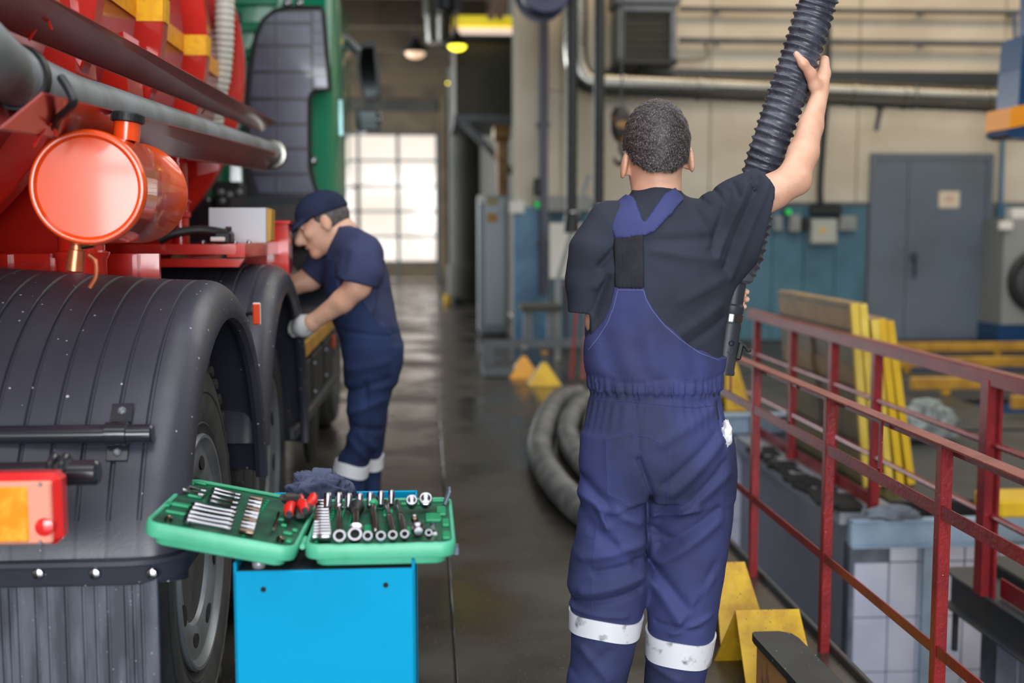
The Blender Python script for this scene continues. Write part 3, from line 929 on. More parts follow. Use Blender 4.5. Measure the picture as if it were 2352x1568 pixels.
# pale machine with round black hatch, blue base (right edge) ----------------------
mc = empty('wash_machine', tuple(A(2330, 800, 12.4)), 'pale grey machine with a big round black-rimmed hatch at the right edge', 'machine')
Ym = 13.6
p, q = A(2308, 500, Ym), A(2308, 745, Ym)
bx(p.x, p.x + 1.2, Ym, Ym + .55, q.z, p.z).build('body', M['machine'], mc, False)
bx(p.x - .02, p.x + 1.2, Ym + .02, Ym + .55, .0, q.z).build('base', M['liftblue'], mc, False)
c = A(2385, 645, Ym - .03)
MB().torus(c, (0, 1, 0), .33, .055, 36, 10).build('hatch_ring', M['black'], mc)
MB().lathe(c + Vector((0, .03, 0)), (0, -1, 0), [(0, .28), (.02, .27), (.05, .2), (.055, .03)], 30).build('hatch', M['darkbeam'], mc)
p, q = A(2296, 508, Ym - .05), A(2326, 528, Ym - .05)
MB().box(((p.x + q.x) / 2, Ym - .03, (p.z + q.z) / 2), (q.x - p.x, .06, p.z - q.z), None, .01).build('control_box', M['white'], mc)
p, q = A(2328, 478, Ym - .02), A(2370, 505, Ym - .02)
MB().box(((p.x + q.x) / 2, Ym + .1, (p.z + q.z) / 2), (q.x - p.x, .2, p.z - q.z), None, .02).build('top_box', M['white'], mc)

# blue lift arm with orange band, top right
lf = empty('lift_arm', tuple(A(2360, 320, 7.6)), 'dark blue lift arm with an orange band at the upper right edge', 'lift')
YL = 7.6
def quad(pxs, Y, t): return MB().prism([A(x, y, Y) for x, y in pxs], (0, t, 0))
quad([(2352, 80), (2420, 80), (2420, 232), (2338, 246), (2344, 160)], YL, .3).build('arm', M['liftblue'], lf, False)
quad([(2323, 246), (2430, 226), (2430, 272), (2317, 295)], YL - .02, .34).build('orange_band', M['orangeband'], lf, False)
quad([(2317, 295), (2430, 272), (2430, 318), (2330, 316), (2312, 308)], YL, .3).build('foot', M['liftblue'], lf, False)
p_ = A(2400, 85, YL + .15)
bx(p_.x - .12, p_.x + .12, YL + .03, YL + .27, p_.z - .1, 5.46).build('column', M['liftblue'], lf, False)

# low yellow guard rails round the cross pits ---------------------------------------
def low_rail(x0, x1, Y, z, legs, label):
    o = empty('guard_rail', ((x0 + x1) / 2, Y, 0), label, 'rail')
    MB().box(((x0 + x1) / 2, Y, z), (x1 - x0, .06, .10), None, .008).build('beam', M['ochre'], o)
    for x in legs:
        MB().box((x, Y, (z - .05) / 2), (.07, .05, z - .05), None, .006).build('leg', M['ochre'], o)


low_rail(4.35, 9.6, 12.35, .10, (4.6, 6.2, 7.8, 9.4), 'low ochre guard rail farthest back, before the grey door')
low_rail(4.30, 6.4, 11.0, .09, (4.62, 6.2), 'short low ochre guard rail, second from the grey door')
low_rail(4.0, 9.0, 9.42, .10, (4.3, 6.0, 7.6), 'long low ochre guard rail in the middle of the right bay')
low_rail(4.28, 8.2, 8.28, .11, (4.6, 6.0), 'low ochre guard rail nearest the pit, with short legs')
c = at(2325, 1192, Z=0)
thing(MB().box((c.x + .1, c.y + .12, .05), (.34, .28, .08), None, .012), 'yellow_block', M['yellow'], 'flat yellow block on the floor at the right edge past the railing', 'block')
# crumpled plastic film on the floor
def crumple(name, c, rad, sc, m, label, cat, seed=0, sub=4, freq=9.0, amp=.35, flat=0.0):
    import bmesh
    bm = bmesh.new()
    bmesh.ops.create_icosphere(bm, subdivisions=sub, radius=1)
    off = Vector((seed * 3.1, seed * 1.7, 0))
    for v in bm.verts:
        p = v.co.copy()
        q = p + .35 * Vector((noise.noise(p * 1.3 + off), noise.noise(p * 1.3 - off), noise.noise(p * 1.3 + off * 2)))
        n1 = .9 * (noise.noise(q * 1.2 + off) * .5 + .5) + .34 * (1 - abs(noise.noise(q * 2.0 + off)) * 2.2) + .16 * (1 - abs(noise.noise(q * 4.2 + off)) * 2.2) + .03 * noise.noise(p * freq + off)
        v.co = p * (1 - amp * 1.2 + amp * 2.2 * (n1))
        v.co = Vector((v.co.x * rad * sc[0], v.co.y * rad * sc[1], max(v.co.z, -flat if flat else -9) * rad * sc[2]))
    me = bpy.data.meshes.new(name)
    for f in bm.faces: f.smooth = True
    bm.to_mesh(me)
    bm.free()
    me.transform(Matrix.Translation(Vector(c)))
    return tag(link(name, me, m), label, cat)


M['galvfilm'] = mat('grey_plastic_film', (108, 118, 116), .35, 0, (150, 156, 156), 7)
c = at(2130, 1012, Z=0)
crumple('plastic_film', (c.x, c.y, .09), .17, (1, .6, .9), M['galvfilm'], 'crumpled pale plastic film lying on the floor behind the yellow-edged boards', 'film', 3, flat=.45)
c = at(2075, 1190, Z=0)
crumple('rubble', (c.x - .05, c.y, .022), .09, (1.2, .6, .4), M['grout'], 'flat grey lump of rubble on the pit edge by the boards', 'rubble', 5, flat=.6)

# ================================================================== TANK TRUCK
truck = empty('tank_truck', (-1.7, 5.0, 0), 'red tank truck with green cab, black mudguards and hose trays on the left', 'truck')


def T_(mb, name, m, parent=None, smooth=True, angle=35, label=None):
    o = mb.build(name, m, parent or truck, smooth, angle)
    if label: o['label'] = label
    return o


ZC = .548
W1, W2 = 3.04, 4.32


def wheel(Yc, n_holes=8):
    c = Vector((-.585, Yc, ZC))
    tp = [(-.30, .30), (-.30, .40), (-.285, .46), (-.26, .515), (-.235, .538), (-.21, .541), (-.20, .53), (-.19, .53), (-.185, .541), (-.155, .542),
          (-.15, .53), (-.14, .53), (-.135, .542), (-.105, .541), (-.10, .53), (-.09, .53), (-.085, .541), (-.06, .536), (-.035, .515), (-.018, .485), (-.012, .484), (-.01, .478), (-.002, .45),
          (.002, .42), (.006, .418), (.006, .412), (.003, .408), (.004, .38), (0, .345), (-.004, .335), (-.002, .33), (-.008, .322), (-.012, .305), (-.03, .29)]
    ty = T_(MB().lathe(c, (1, 0, 0), tp, 72, True), 'tyre', M['tire'], None, True, 30)
    mb = MB()
    for k in range(44):                                     # shoulder lugs
        a = 2 * math.pi * k / 44
        p = c + Vector((-.035, math.cos(a) * .517, math.sin(a) * .517))
        mb.box(p, (.045, .034, .022), Matrix.Rotation(a - math.pi / 2, 3, 'X'), .004)
    T_(mb, 'tread_lugs', M['tire'], ty)
    rp = [(-.03, .30), (-.004, .304), (.004, .30), (.003, .292), (-.006, .286), (-.013, .276), (-.014, .262), (-.010, .252), (-.014, .205), (-.020, .190), (-.034, .180), (-.075, .172), (-.085, .165), (-.088, .15), (-.088, .05)]
    rim = T_(MB().lathe(c, (1, 0, 0), rp, 64, False), 'rim', M['rim'], ty, True, 30)
    T_(MB().lathe(c, (1, 0, 0), [(-.086, .16), (-.083, .115), (-.045, .108), (-.035, .095), (-.03, .0)], 32, False), 'hub', M['rimdark'], ty)
    for k in range(n_holes):
        a = 2 * math.pi * (k + .62) / n_holes
        e = Vector((0, math.cos(a), math.sin(a)))
        t = Vector((0, -math.sin(a), math.cos(a)))
        p = c + Vector((-.0125, 0, 0)) + e * .228
        nrm = Vector((1, 0, 0)) + e * .07
        nrm.normalize()
        s_ = nrm.cross(t).normalized()
        ring0 = [p + t * (math.cos(q) * .032) + s_ * (math.sin(q) * .019) + nrm * .0035 for q in [2 * math.pi * j / 16 for j in range(16)]]
        ring1 = [v + nrm * -.012 for v in ring0]
        T_(MB().rings([ring0, ring1]), 'hand_hole', M['joint'], ty, False)
    for k in range(10):
        a = 2 * math.pi * k / 10
        p = c + Vector((-.087, math.cos(a) * .138, math.sin(a) * .138))
        T_(MB().lathe(p, (1, 0, 0), [(0, .017), (.026, .016), (.04, .010)], 6), 'wheel_nut', M['rim'], ty, True)
    return ty


wheel(W1)
wheel(W2)


def fender(Yc, a0, a1, ribs=True):
    xin, xo = -1.22, -.50
    prof = []
    x = xin
    crown = lambda x: .035 * max(0, (-.62 - x)) / .5
    g = .0055
    xs = [-.585 - .061 * k for k in range(10, -1, -1)]
    prof.append((xin, crown(xin)))
    for xg in xs:
        if xg > -.575: break
        c = crown(xg)
        if ribs:
            prof += [(xg - g, c), (xg - g * .4, c, 1), (xg + g * .4, c, 1), (xg + g, c)]
    for k in range(9):
        t = math.pi / 2 * k / 8
        prof.append((-.57 + .07 * math.sin(t), -.075 * (1 - math.cos(t))))
    prof += [(xo, -.085), (xo - .004, -.098), (xo - .02, -.102), (xo - .034, -.096)]
    for k in range(7):
        t = math.pi / 2 * (1 - k / 6)
        prof.append((-.585 + .058 * math.sin(t), -.016 - .072 * (1 - math.cos(t))))
    prof += [(-.9, crown(-.9) - .016), (xin, crown(xin) - .016)]
    rs = []
    N = 48
    for i in range(N + 1):
        a = R(a0 + (a1 - a0) * i / N)
        gd = .006 if i > 3 else 0.0
        rs.append([Vector((q[0], Yc - math.cos(a) * (.70 + q[1] - (gd if len(q) > 2 else 0)), .55 + math.sin(a) * (.70 + q[1] - (gd if len(q) > 2 else 0)))) for q in prof])
    return T_(MB().rings(rs), 'fender', M['fender'], None, True, 28)


f1 = fender(W1, 10, 174)
f2 = fender(W2, 14, 186)
# front stay edge of each mudguard
zb, zt = at(300, 1340, Y=2.34).z, at(300, 1288, Y=2.34).z
path = [(-1.22, 2.335), (-.60, 2.335), (-.55, 2.345), (-.518, 2.37), (-.502, 2.41), (-.498, 2.47), (-.498, 2.52)]
rs = []
for i, (x, y) in enumerate(path):
    d = Vector(path[min(i + 1, 6)]) - Vector(path[max(i - 1, 0)])
    n = Vector((d.y, -d.x, 0)).normalized()
    tip = 0.018 * max(0, i - 3) / 3
    p = Vector((x, y, 0))
    rs.append([p + n * .006 + Vector((0, 0, zb + tip)), p + n * .012 + Vector((0, 0, zb + .008 + tip)), p + n * .012 + Vector((0, 0, zt - .012)), p + n * .018 + Vector((0, 0, zt - .004)), p + n * .014 + Vector((0, 0, zt + .004)),
               p - n * .010 + Vector((0, 0, zt + .004)), p - n * .010 + Vector((0, 0, zb + tip))])
T_(MB().rings(rs), 'edge_lip', M['fender'], f1, True, 40)
for px in (-44, 88, 218, 349):
    p = at(px, 1317, Y=2.322)
    T_(MB().lathe(p, (0, -1, 0), [(0, .010), (.002, .012), (.005, .010), (.007, .004)], 14), 'bolt', M['chrome'], f1)
# mud flap with moulded vertical ribs
fx1 = at(363, 1400, Y=2.335).x
prof = []
x = -1.24
rr = random.Random(3)
front = []
while x < fx1 - .012:
    wd = rr.choice((.012, .02, .03))
    front += [(x, 0), (x + .002, -.004), (x + wd - .002, -.004), (x + wd, 0)]
    x += wd + .004
front.append((fx1, 0))
ringp = [(a, 2.338 + b) for a, b in front] + [(fx1, 2.350), (-1.24, 2.350)]
T_(MB().rings([[Vector((a, b, z)) for a, b in ringp] for z in (.14, .4, zb + .02)]), 'mud_flap', M['flap'], None, False)

# tube with clamp across the back of the mudguard
p = at(352, 996, Y=2.44)
tb_ = T_(MB().lathe((p.x, 2.44, p.z), (-1, 0, 0), [(0, .016), (.004, .0205), (.9, .0205)], 18), 'support_tube', M['tube'])
q0 = at(268, 996, Y=2.44)
mb = MB().lathe((q0.x + .022, 2.44, q0.z), (-1, 0, 0), [(0, .022), (.001, .0245), (.043, .0245), (.044, .022)], 18)
T_(mb, 'clamp', M['tube'], tb_)
for s_ in (1, -1):
    rot = Matrix.Rotation(R(-36 if s_ > 0 else -30), 3, 'X')
    cc = Vector((q0.x, 2.465 + .022 * s_, q0.z + s_ * .036))
    T_(MB().box(cc, (.044, .004, .044), rot, .001), 'clamp_plate', M['tube'], tb_)
    T_(MB().lathe(cc + rot @ Vector((0, -.002, .004 * s_)), rot @ Vector((0, -1, 0)), [(0, .010), (.004, .009), (.007, .005)], 6), 'clamp_bolt', M['rim'], tb_)
# lower tube end with two flanges
p = at(228, 1085, Y=2.24)
t2 = T_(MB().lathe((p.x, 2.24, p.z), (-1, 0, 0), [(0, .020), (.005, .0245), (.062, .0245), (.064, .022), (.9, .022)], 18), 'bumper_tube', M['tube'])
for px in (126, 152):
    q = at(px, 1082, Y=2.24)
    T_(MB().lathe((q.x + .006, 2.24, q.z + .002), (-1, 0, 0), [(0, .030), (.003, .033), (.010, .033), (.013, .030)], 18), 'flange', M['tube'], t2)
# tail lamp
Yl = 2.10
a, b = at(-190, 1096, Y=Yl), at(132, 1250, Y=Yl)
xm, zm, wd, hh = (a.x + b.x) / 2, (a.z + b.z) / 2, b.x - a.x, a.z - b.z
tl = T_(MB().box((xm + .003, Yl + .028, zm), (wd + .008, .052, hh + .004), None, .012), 'tail_lamp', M['redlens'])
T_(MB().box((xm - .002, Yl - .002, zm - .003), (wd - .008, .014, hh - .012), None, .004), 'pale_lens', M['pinklens'], tl)
a2, b2 = at(-150, 1118, Y=Yl), at(72, 1240, Y=Yl)
T_(MB().box(((a2.x + b2.x) / 2, Yl - .009, (a2.z + b2.z) / 2), (b2.x - a2.x, .010, a2.z - b2.z), None, .003), 'amber_lens', M['amber'], tl)
q = at(106, 1207, Y=Yl)
T_(MB().lathe(q + Vector((0, -.008, 0)), (0, -1, 0), [(0, .017), (.004, .016), (.007, .008)], 22), 'round_reflector', M['redlens'], tl)
for py in (1110, 1242):
    q = at(96, py, Y=Yl)
    T_(MB().lathe(q + Vector((0, -.009, 0)), (0, -1, 0), [(0, .0042), (.003, .003)], 10), 'lens_screw', M['chrome'], tl)
mb = MB().bar((xm, Yl + .07, zm), (xm, 2.24, p.z), .05, .02)
T_(mb, 'lamp_bracket', M['tube'], t2)

# small red water tank with filler neck, pedestal and drain valve
YT = 2.50
c0 = at(198, 430, Y=YT)
RT = .1195
c0.y = YT
prof = [(.010, .02), (.010, RT * .80), (.010, RT * .855), (.008, RT * .868), (.001, RT * .90), (.0, RT * .93), (.001, RT * .96), (.006, RT * .988), (.014, RT * 1.003), (.020, RT * 1.005), (.026, RT * .985), (.415, RT * .985), (.42, RT * 1.005), (.438, RT), (.438, .02)]
wt = T_(MB().lathe(c0, (0, 1, 0), prof, 64), 'water_tank', M['orange'], None, True, 40)
q = Vector((c0.x + .041, YT + .172, c0.z + RT * .90))
up = Vector((.10, .05, 1)).normalized()
T_(MB().lathe(q, up, [(0, .0287), (.045, .0287), (.046, .024)], 24), 'filler_neck', M['orange'], wt)
prof = [(.039, .0315), (.0415, .034), (.057, .034), (.061, .0315), (.062, .0)]
T_(MB().lathe(q, up, prof, 24), 'filler_cap', M['black'], wt)
mb = MB()
d, u_, v_ = frame(up)
for k in range(20):
    a = 2 * math.pi * k / 20
    e = u_ * math.cos(a) + v_ * math.sin(a)
    mb.bar(q + up * .041 + e * .0342, q + up * .057 + e * .0342, .005, .004, tuple(e))
T_(mb, 'cap_grip', M['black'], wt)
q = at(187, 560, Y=3.12)
T_(MB().lathe((q.x, 3.12, 1.20), (0, 0, 1), [(0, .062), (.10, .062), (.115, .070), (.12, .070), (.125, .058), (.26, .058)], 32), 'pedestal', M['red'], wt)
q = at(180, 552, Y=YT + .05)
vv = T_(MB().lathe(q + Vector((0, 0, .01)), (-.12, -.05, -1), [(0, .012), (.01, .016), (.018, .016), (.02, .013), (.03, .014), (.032, .017), (.075, .019), (.078, .012)], 18), 'drain_valve', M['copper'], wt)
mb = MB().cyl(q + Vector((.01, -.01, -.012)), q + Vector((.036, -.014, -.008)), .007, seg=10)
T_(mb, 'valve_lever', M['chromed'], wt)
T_(MB().tube(spline([q + Vector((.02, 0, -.03)), q + Vector((.034, 0, -.045)), q + Vector((.034, 0, -.075)), q + Vector((.02, 0, -.10))], 5), .005, 8), 'drain_hook', M['copper'], wt)

# big red barrel, hoops, reflective tape
bc = Vector((-1.90, 0, 2.16))
RB = .93
pr = [(1.55, .05), (1.57, .5), (1.66, .8), (1.80, RB), (6.15, RB), (6.3, .82), (6.4, .5), (6.42, .05)]
brl = T_(MB().lathe(Vector((bc.x, 0, bc.z)), (0, 1, 0), pr, 96), 'barrel', M['barrelshade'], None, True, 40)
for y in (2.62, 3.38, 4.16, 4.94, 5.9):
    pr = [(y - .04, RB - .01), (y - .04, RB + .088), (y - .035, RB + .093), (y + .035, RB + .093), (y + .04, RB + .088), (y + .04, RB - .01)]
    T_(MB().lathe(Vector((bc.x, 0, bc.z)), (0, 1, 0), pr, 96, False), 'hoop', M['red'], brl, True, 30)
def arc_patch(y0, y1, r, z0, z1, mb):
    rs = []
    for k in range(7):
        z = z0 + (z1 - z0) * k / 6
        s_ = (z - bc.z) / r
        x = bc.x + r * math.sqrt(1 - s_ * s_)
        rs.append([Vector((x, y0, z)), Vector((x + .003, y0, z)), Vector((x + .003, y1, z)), Vector((x, y1, z))])
    return mb.rings(rs)
mb = MB()
arc_patch(1.85, 6.1, RB + .001, 2.085, 2.155, mb)
T_(mb, 'reflective_stripe', mat('stripe_tape', (242, 164, 8), .4, 0, (228, 148, 6), 30), brl, False)
for y in (3.38, 4.16, 4.94):
    hp_ = arc_patch(y - .036, y + .036, RB + .0935, 2.075, 2.155, MB())
    rs = []
    for k in range(5):
        z = 2.075 + .08 * k / 4
        x0, x1 = [bc.x + math.sqrt(r * r - (z - bc.z) ** 2) for r in (RB + .004, RB + .092)]
        rs.append([Vector((x0, y - .0405, z)), Vector((x1, y - .0405, z)), Vector((x1, y - .0425, z)), Vector((x0, y - .0425, z))])
    hp_.rings(rs)
    T_(hp_, 'hoop_tape', M['tape'], brl, False)

# saddle plates and subframe under the barrel
mb = bx(-2.5, -1.2, 1.7, 8.6, .86, 1.12)
T_(mb, 'chassis_rail', M['joint'], None, False)
sub = T_(bx(-2.6, -1.10, 1.7, 6.4, 1.12, 1.24), 'subframe', M['red'], None, False)
for y in (2.45, 3.62, 4.7):
    poly = [(-2.7, 1.24), (-1.02, 1.24), (-.98, 1.30), (-1.0, 1.55), (-1.12, 1.62), (-1.35, 1.46), (-1.9, 1.33), (-2.5, 1.46)]
    T_(MB().prism([Vector((x, y, z)) for x, z in poly], (0, .02, 0)), 'saddle_plate', M['red'], sub, False)
for y in (3.30, 3.86):
    mb = MB().prism([Vector((-1.0, y, 1.62)), Vector((-.93, y, 1.62)), Vector((-.95, y, 2.0)), Vector((-1.05, y, 1.95))], (0, .20, 0))
    T_(mb, 'tray_bracket', M['red'], sub, False)
mb = bx(-1.32, -.98, 3.30, 3.40, 1.235, 1.30)
T_(mb, 'fender_bracket', M['red'], sub, False)
for (x0, x1) in ((-1.24, -1.02), (-.90, -.73)):
    p0 = bx(x0, x1, 3.28, 3.30, 1.19, 1.312)
    p0.bar((x0 + .11, 3.27, 1.20), (x0 + .11, 3.27, 1.31), .012, .03, (0, 1, 0))
    T_(p0, 'fender_bracket', M['red'], sub, False)

# hose trays (V shaped channels)
def tray(b0, b1, o0, o1, name, m, left=True):
    b0, b1, o0, o1 = map(Vector, (b0, b1, o0, o1))
    mb = MB()
    t = Vector((.003, 0, -.003))
    mb.rings([[b0, b0 + o0, b0 + o0 + t, b0 + t], [b1, b1 + o1, b1 + o1 + t, b1 + t]])
    if left:
        l0, l1 = Vector((-o0.x, 0, o0.z)), Vector((-o1.x, 0, o1.z))
        mb.rings([[b0, b0 + l0, b0 + l0 + Vector((-.003, 0, -.003)), b0 + Vector((0, 0, -.006))],
                  [b1, b1 + l1, b1 + l1 + Vector((-.003, 0, -.003)), b1 + Vector((0, 0, -.006))]])
    return T_(mb, name, m, None, False)


nb, nt_ = at(0, 291, Y=2.18), at(96, 211, Y=2.20)
fb, ft = at(608, 389, Y=5.62), at(641, 350, Y=5.62)
t1 = tray(nb, fb, nt_ - nb, ft - fb, 'hose_tray', M['redshade'])
nb2, nt2 = at(-120, 8, Y=2.12), at(20, -60, Y=2.16)
fb2, ft2 = at(601, 300, Y=5.55), at(632, 278, Y=5.60)
t2_ = tray(nb2, fb2, nt2 - nb2, ft2 - fb2, 'hose_tray', M['redshade'])
for (x, y, Y, tr_) in ((100, 58, 2.5, t2_), (66, 8, 2.42, t2_), (482, 242, 4.4, t2_), (432, 352, 3.95, t1), (470, 320, 4.1, t1), (112, 300, 2.40, t1)):
    p = at(x, y, Y=Y)
    pts = spline([p + Vector((-.03, 0, -.03)), p + Vector((-.006, -.012, .0)), p + Vector((.0, -.016, .012)), p + Vector((.012, -.014, .010)), p + Vector((.018, -.008, -.01))], 4)
    T_(MB().tube(pts, .0035, 6), 'hook', M['red'], tr_)
for y in (3.3, 4.4):
    k = (y - nb.y) / (fb.y - nb.y)
    pb = nb.lerp(fb, k)
    T_(MB().prism([pb + Vector((-.26, 0, .02)), pb + Vector((.0, 0, -.008)), pb + Vector((.0, 0, -.03)), pb + Vector((-.26, 0, -.10))], (0, .012, 0)), 'tray_arm', M['red'], sub, False)

# red deck with profile beams, posts, white control box
Yd = 3.98
dk = T_(MB().prism([at(x, y, Y=Yd) for x, y in ((245, 561), (538, 561), (546, 572), (538, 584), (245, 584))], (0, .06, 0)), 'deck_beam', M['red'], None, False)
T_(MB().prism([at(x, y, Y=Yd + .01) for x, y in ((335, 594), (562, 594), (548, 613), (335, 613))], (0, .05, 0)), 'deck_beam', M['red'], None, False)
T_(MB().bar(at(542, 575, Y=Yd), at(636, 568, Y=4.75), .06, .045), 'deck_beam', M['red'], None, False)
a, b = at(250, 562, Y=Yd), at(640, 556, Y=4.75)
T_(bx(a.x, b.x - .05, Yd + .02, 4.72, a.z - .012, a.z - .004), 'deck_plate', M['red'], None, False)
q = at(630, 575, Y=4.62)
a, b = at(612, 514, Y=4.6), at(664, 640, Y=4.6)
po = T_(bx(a.x, b.x, 4.6, 4.72, b.z, a.z), 'corner_post', M['red'], None, False)
T_(MB().box(((a.x + b.x) / 2, 4.66, a.z + .006), (b.x - a.x + .02, .15, .012), None, .003), 'post_cap', M['red'], po)
a, b = at(560, 585, Y=4.5), at(615, 650, Y=4.5)
T_(bx(a.x, b.x, 4.5, 4.6, b.z, a.z), 'gusset', M['red'], None, False)
q = at(416, 560, Y=4.25)
T_(MB().lathe((q.x, 4.25, q.z - .01), (0, 0, 1), [(0, .03), (.10, .03), (.105, .037), (.12, .037), (.125, .03), (.15, .03), (.155, .04), (.16, .04), (.165, .028), (.45, .028)], 20), 'pipe_post', M['red'])
Yb_ = 4.30
poly = [(480, 477), (611, 477), (611, 557), (532, 557), (532, 520), (517, 520), (517, 527), (480, 528)]
cb_ = T_(MB().prism([at(x, y, Y=Yb_) for x, y in poly], (0, .10, 0)), 'control_box', mat('pale_grey_box', (196, 200, 206), .5), None, False)
T_(MB().prism([at(x, y, Y=Yb_ - .002) for x, y in ((612, 478), (624, 482), (622, 552), (612, 556))], (0, .10, 0)), 'side_plate', M['ochre'], cb_, False)
T_(MB().tube(spline([at(365, 552, Y=4.2), at(400, 536, Y=4.2), at(460, 528, Y=4.22), at(520, 536, Y=4.22)], 6), .016, 10), 'black_hose', M['black'], cb_)
a = at(515, 546, Y=4.2)
T_(MB().box(a, (.06, .08, .045), None, .008), 'connector', M['black'], cb_)
a = at(500, 549, Y=4.15)
T_(MB().box(a, (.05, .01, .015), None, .003), 'white_label', M['white'], cb_)
for px in (466, 540, 572):
    a = at(px, 557, Y=4.22)
    T_(MB().sphere(a, .010, 10), 'chrome_bolt', M['chrome'], cb_)

# amber side marker on its bracket
a = at(589, 721, Y=3.70)
mk = T_(MB().box(a, (.022, .012, .066), None, .003), 'side_marker', M['orangelens'])
T_(MB().box(a + Vector((0, .008, 0)), (.025, .008, .070), None, .003), 'marker_back', M['white'], mk)
T_(MB().tube(spline([a + Vector((-.0, .012, -.0)), a + Vector((-.03, .02, .0)), a + Vector((-.045, .03, -.02)), a + Vector((-.08, .05, -.02))], 4), .006, 8), 'marker_stalk', M['black'], mk)
T_(MB().sphere(a + Vector((-.035, .02, -.028)), .011, 10), 'stalk_screw', M['tube'], mk)

# side boxes with yellow strip ahead of the rear wheels
xs_ = -.555
sk = T_(bx(-1.1, xs_ - .02, 5.05, 7.0, .53, .78), 'side_box', M['tube'], None, False)
for k in range(3):
    y0 = 5.08 + k * .65
    mb = MB().box((xs_ - .012, y0 + .30, .655), (.02, .56, .22), None, .006)
    T_(mb, 'box_door', M['black'], sk)
    T_(MB().lathe((xs_, y0 + .06, .72), (1, 0, 0), [(0, .012), (.008, .01), (.01, .003)], 10), 'door_latch', M['rim'], sk)
    T_(MB().lathe((xs_, y0 + .06, .58), (1, 0, 0), [(0, .012), (.008, .01), (.01, .003)], 10), 'door_latch', M['rim'], sk)
T_(MB().box((xs_, 6.0, .835), (.02, 1.95, .07), None, .004), 'yellow_strip', M['ochre'], sk)
T_(MB().box((xs_ - .25, 6.0, .80), (.5, 1.95, .02)), 'top_shelf', M['black'], sk)
T_(MB().bar((xs_ + .01, 4.72, .555), (xs_ + .01, 7.02, .505), .03, .05, (0, 0, 1), .006), 'side_guard', M['darkbeam'], sk)
a = at(757, 768, Y=6.9)
T_(MB().box((xs_ + .012, 6.85, .73), (.012, .05, .075), None, .003), 'side_reflector', M['orangelens'], sk)
T_(MB().box((-.66, 5.0, .33), (.10, .12, .36), None, .02), 'under_bracket', M['tube'], sk)
T_(MB().lathe((-.66, 6.65, .36), (1, 0, 0), [(-.02, .02), (-.02, .3), (.0, .3), (.02, .26), (.02, .02)], 30), 'spare_drum', M['black'], sk)

# clutter the second man works at: battery, red caps
mb = MB().box((-.78, 5.25, .90), (.26, .30, .16), None, .01)
bt_ = T_(mb, 'battery', M['black'])
T_(MB().box((-.66, 5.12, .945), (.06, .05, .05), None, .008), 'red_cap', M['redgrip'], bt_)
T_(MB().tube(spline([(-.72, 5.2, .98), (-.66, 5.2, 1.06), (-.60, 5.3, 1.05), (-.58, 5.4, .95)], 5), .012, 8), 'cable', M['black'], bt_)
T_(MB().box((-.80, 5.75, 1.02), (.30, .5, .36), None, .03), 'air_tank_box', M['tube'])

# ---------------------------------------------------------------- cab
YC = 7.9
def pz(pxs, Y): return [at(x, y, Y=Y) for x, y in pxs]
xl, xr = -2.75, at(768, 400, Y=YC).x
zc0, zc1 = at(700, 470, Y=YC).z - .55, 3.25
mb = MB()
rs = []
for y, ins in ((YC, .06), (YC + .06, 0), (YC + 1.9, 0), (YC + 2.0, .08)):
    rs.append([Vector((xl + ins, y, zc0)), Vector((xr - ins, y, zc0)), Vector((xr - ins, y, zc1 - .25)), Vector((xr - ins - .06, y, zc1 - .08)), Vector((xr - ins - .22, y, zc1)),
               Vector((xl + ins + .22, y, zc1)), Vector((xl + ins, y, zc1 - .2))])
cabb = T_(MB().rings(rs), 'cab', M['cabgreen'], None, True, 50)
for k in range(6):
    z = 2.0 + k * .17
    T_(MB().box((-1.75, YC - .012, z), (1.6, .03, .07), None, .012), 'back_rib', M['cabgreen'], cabb)
for px in (432, 520):
    a = at(px, 420, Y=YC - .03)
    T_(MB().box((a.x, YC - .015, 1.55), (.05, .035, .9), None, .012), 'back_rib', M['cabgreen'], cabb)
# dark fairing behind the cab corner
Yf = YC - .22
outl = [(570, 470), (563, 300), (566, 220), (575, 150), (588, 80), (604, 46), (630, 24), (660, 18), (738, 17), (744, 30), (750, 110), (758, 204), (724, 208), (714, 216), (711, 232), (711, 300), (712, 380), (722, 425), (738, 462), (745, 480), (600, 500)]
fr_ = T_(MB().prism(pz(outl, Yf), (0, .16, 0)), 'wind_fairing', M['deflect'], None, False)
rim_ = pz(outl + outl[:1], Yf - .006)
T_(MB().tube(rim_, .013, 8), 'fairing_edge', M['black'], fr_)
# raised lighter panels standing in for window reflections on the fairing
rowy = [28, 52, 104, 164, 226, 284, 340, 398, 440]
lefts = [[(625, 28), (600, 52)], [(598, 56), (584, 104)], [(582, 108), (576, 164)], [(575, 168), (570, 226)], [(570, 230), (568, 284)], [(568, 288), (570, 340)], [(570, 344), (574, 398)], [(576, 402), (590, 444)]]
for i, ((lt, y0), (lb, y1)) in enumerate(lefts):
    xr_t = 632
    T_(MB().prism(pz([(lt + 6, y0 + 2), (xr_t - 2, y0 + 2), (xr_t - 2, y1 - 2), (lb + 6, y1 - 2)], Yf - .010), (0, .014, 0)), 'reflection_pane', M['panereflect'], fr_, False)
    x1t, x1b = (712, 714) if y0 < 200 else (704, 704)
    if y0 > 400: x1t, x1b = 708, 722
    T_(MB().prism(pz([(xr_t + 3, y0 + 2), (x1t, y0 + 2), (x1b, y1 - 2), (xr_t + 3, y1 - 2)], Yf - .010), (0, .014, 0)), 'reflection_pane', M['panereflect'], fr_, False)
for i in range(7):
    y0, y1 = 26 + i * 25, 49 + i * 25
    T_(MB().prism(pz([(719, y0), (736 + i * 2.2, y0), (738 + i * 2.2, y1), (721, y1)], Yf - .010), (0, .014, 0)), 'reflection_pane', M['panereflect'], fr_, False)
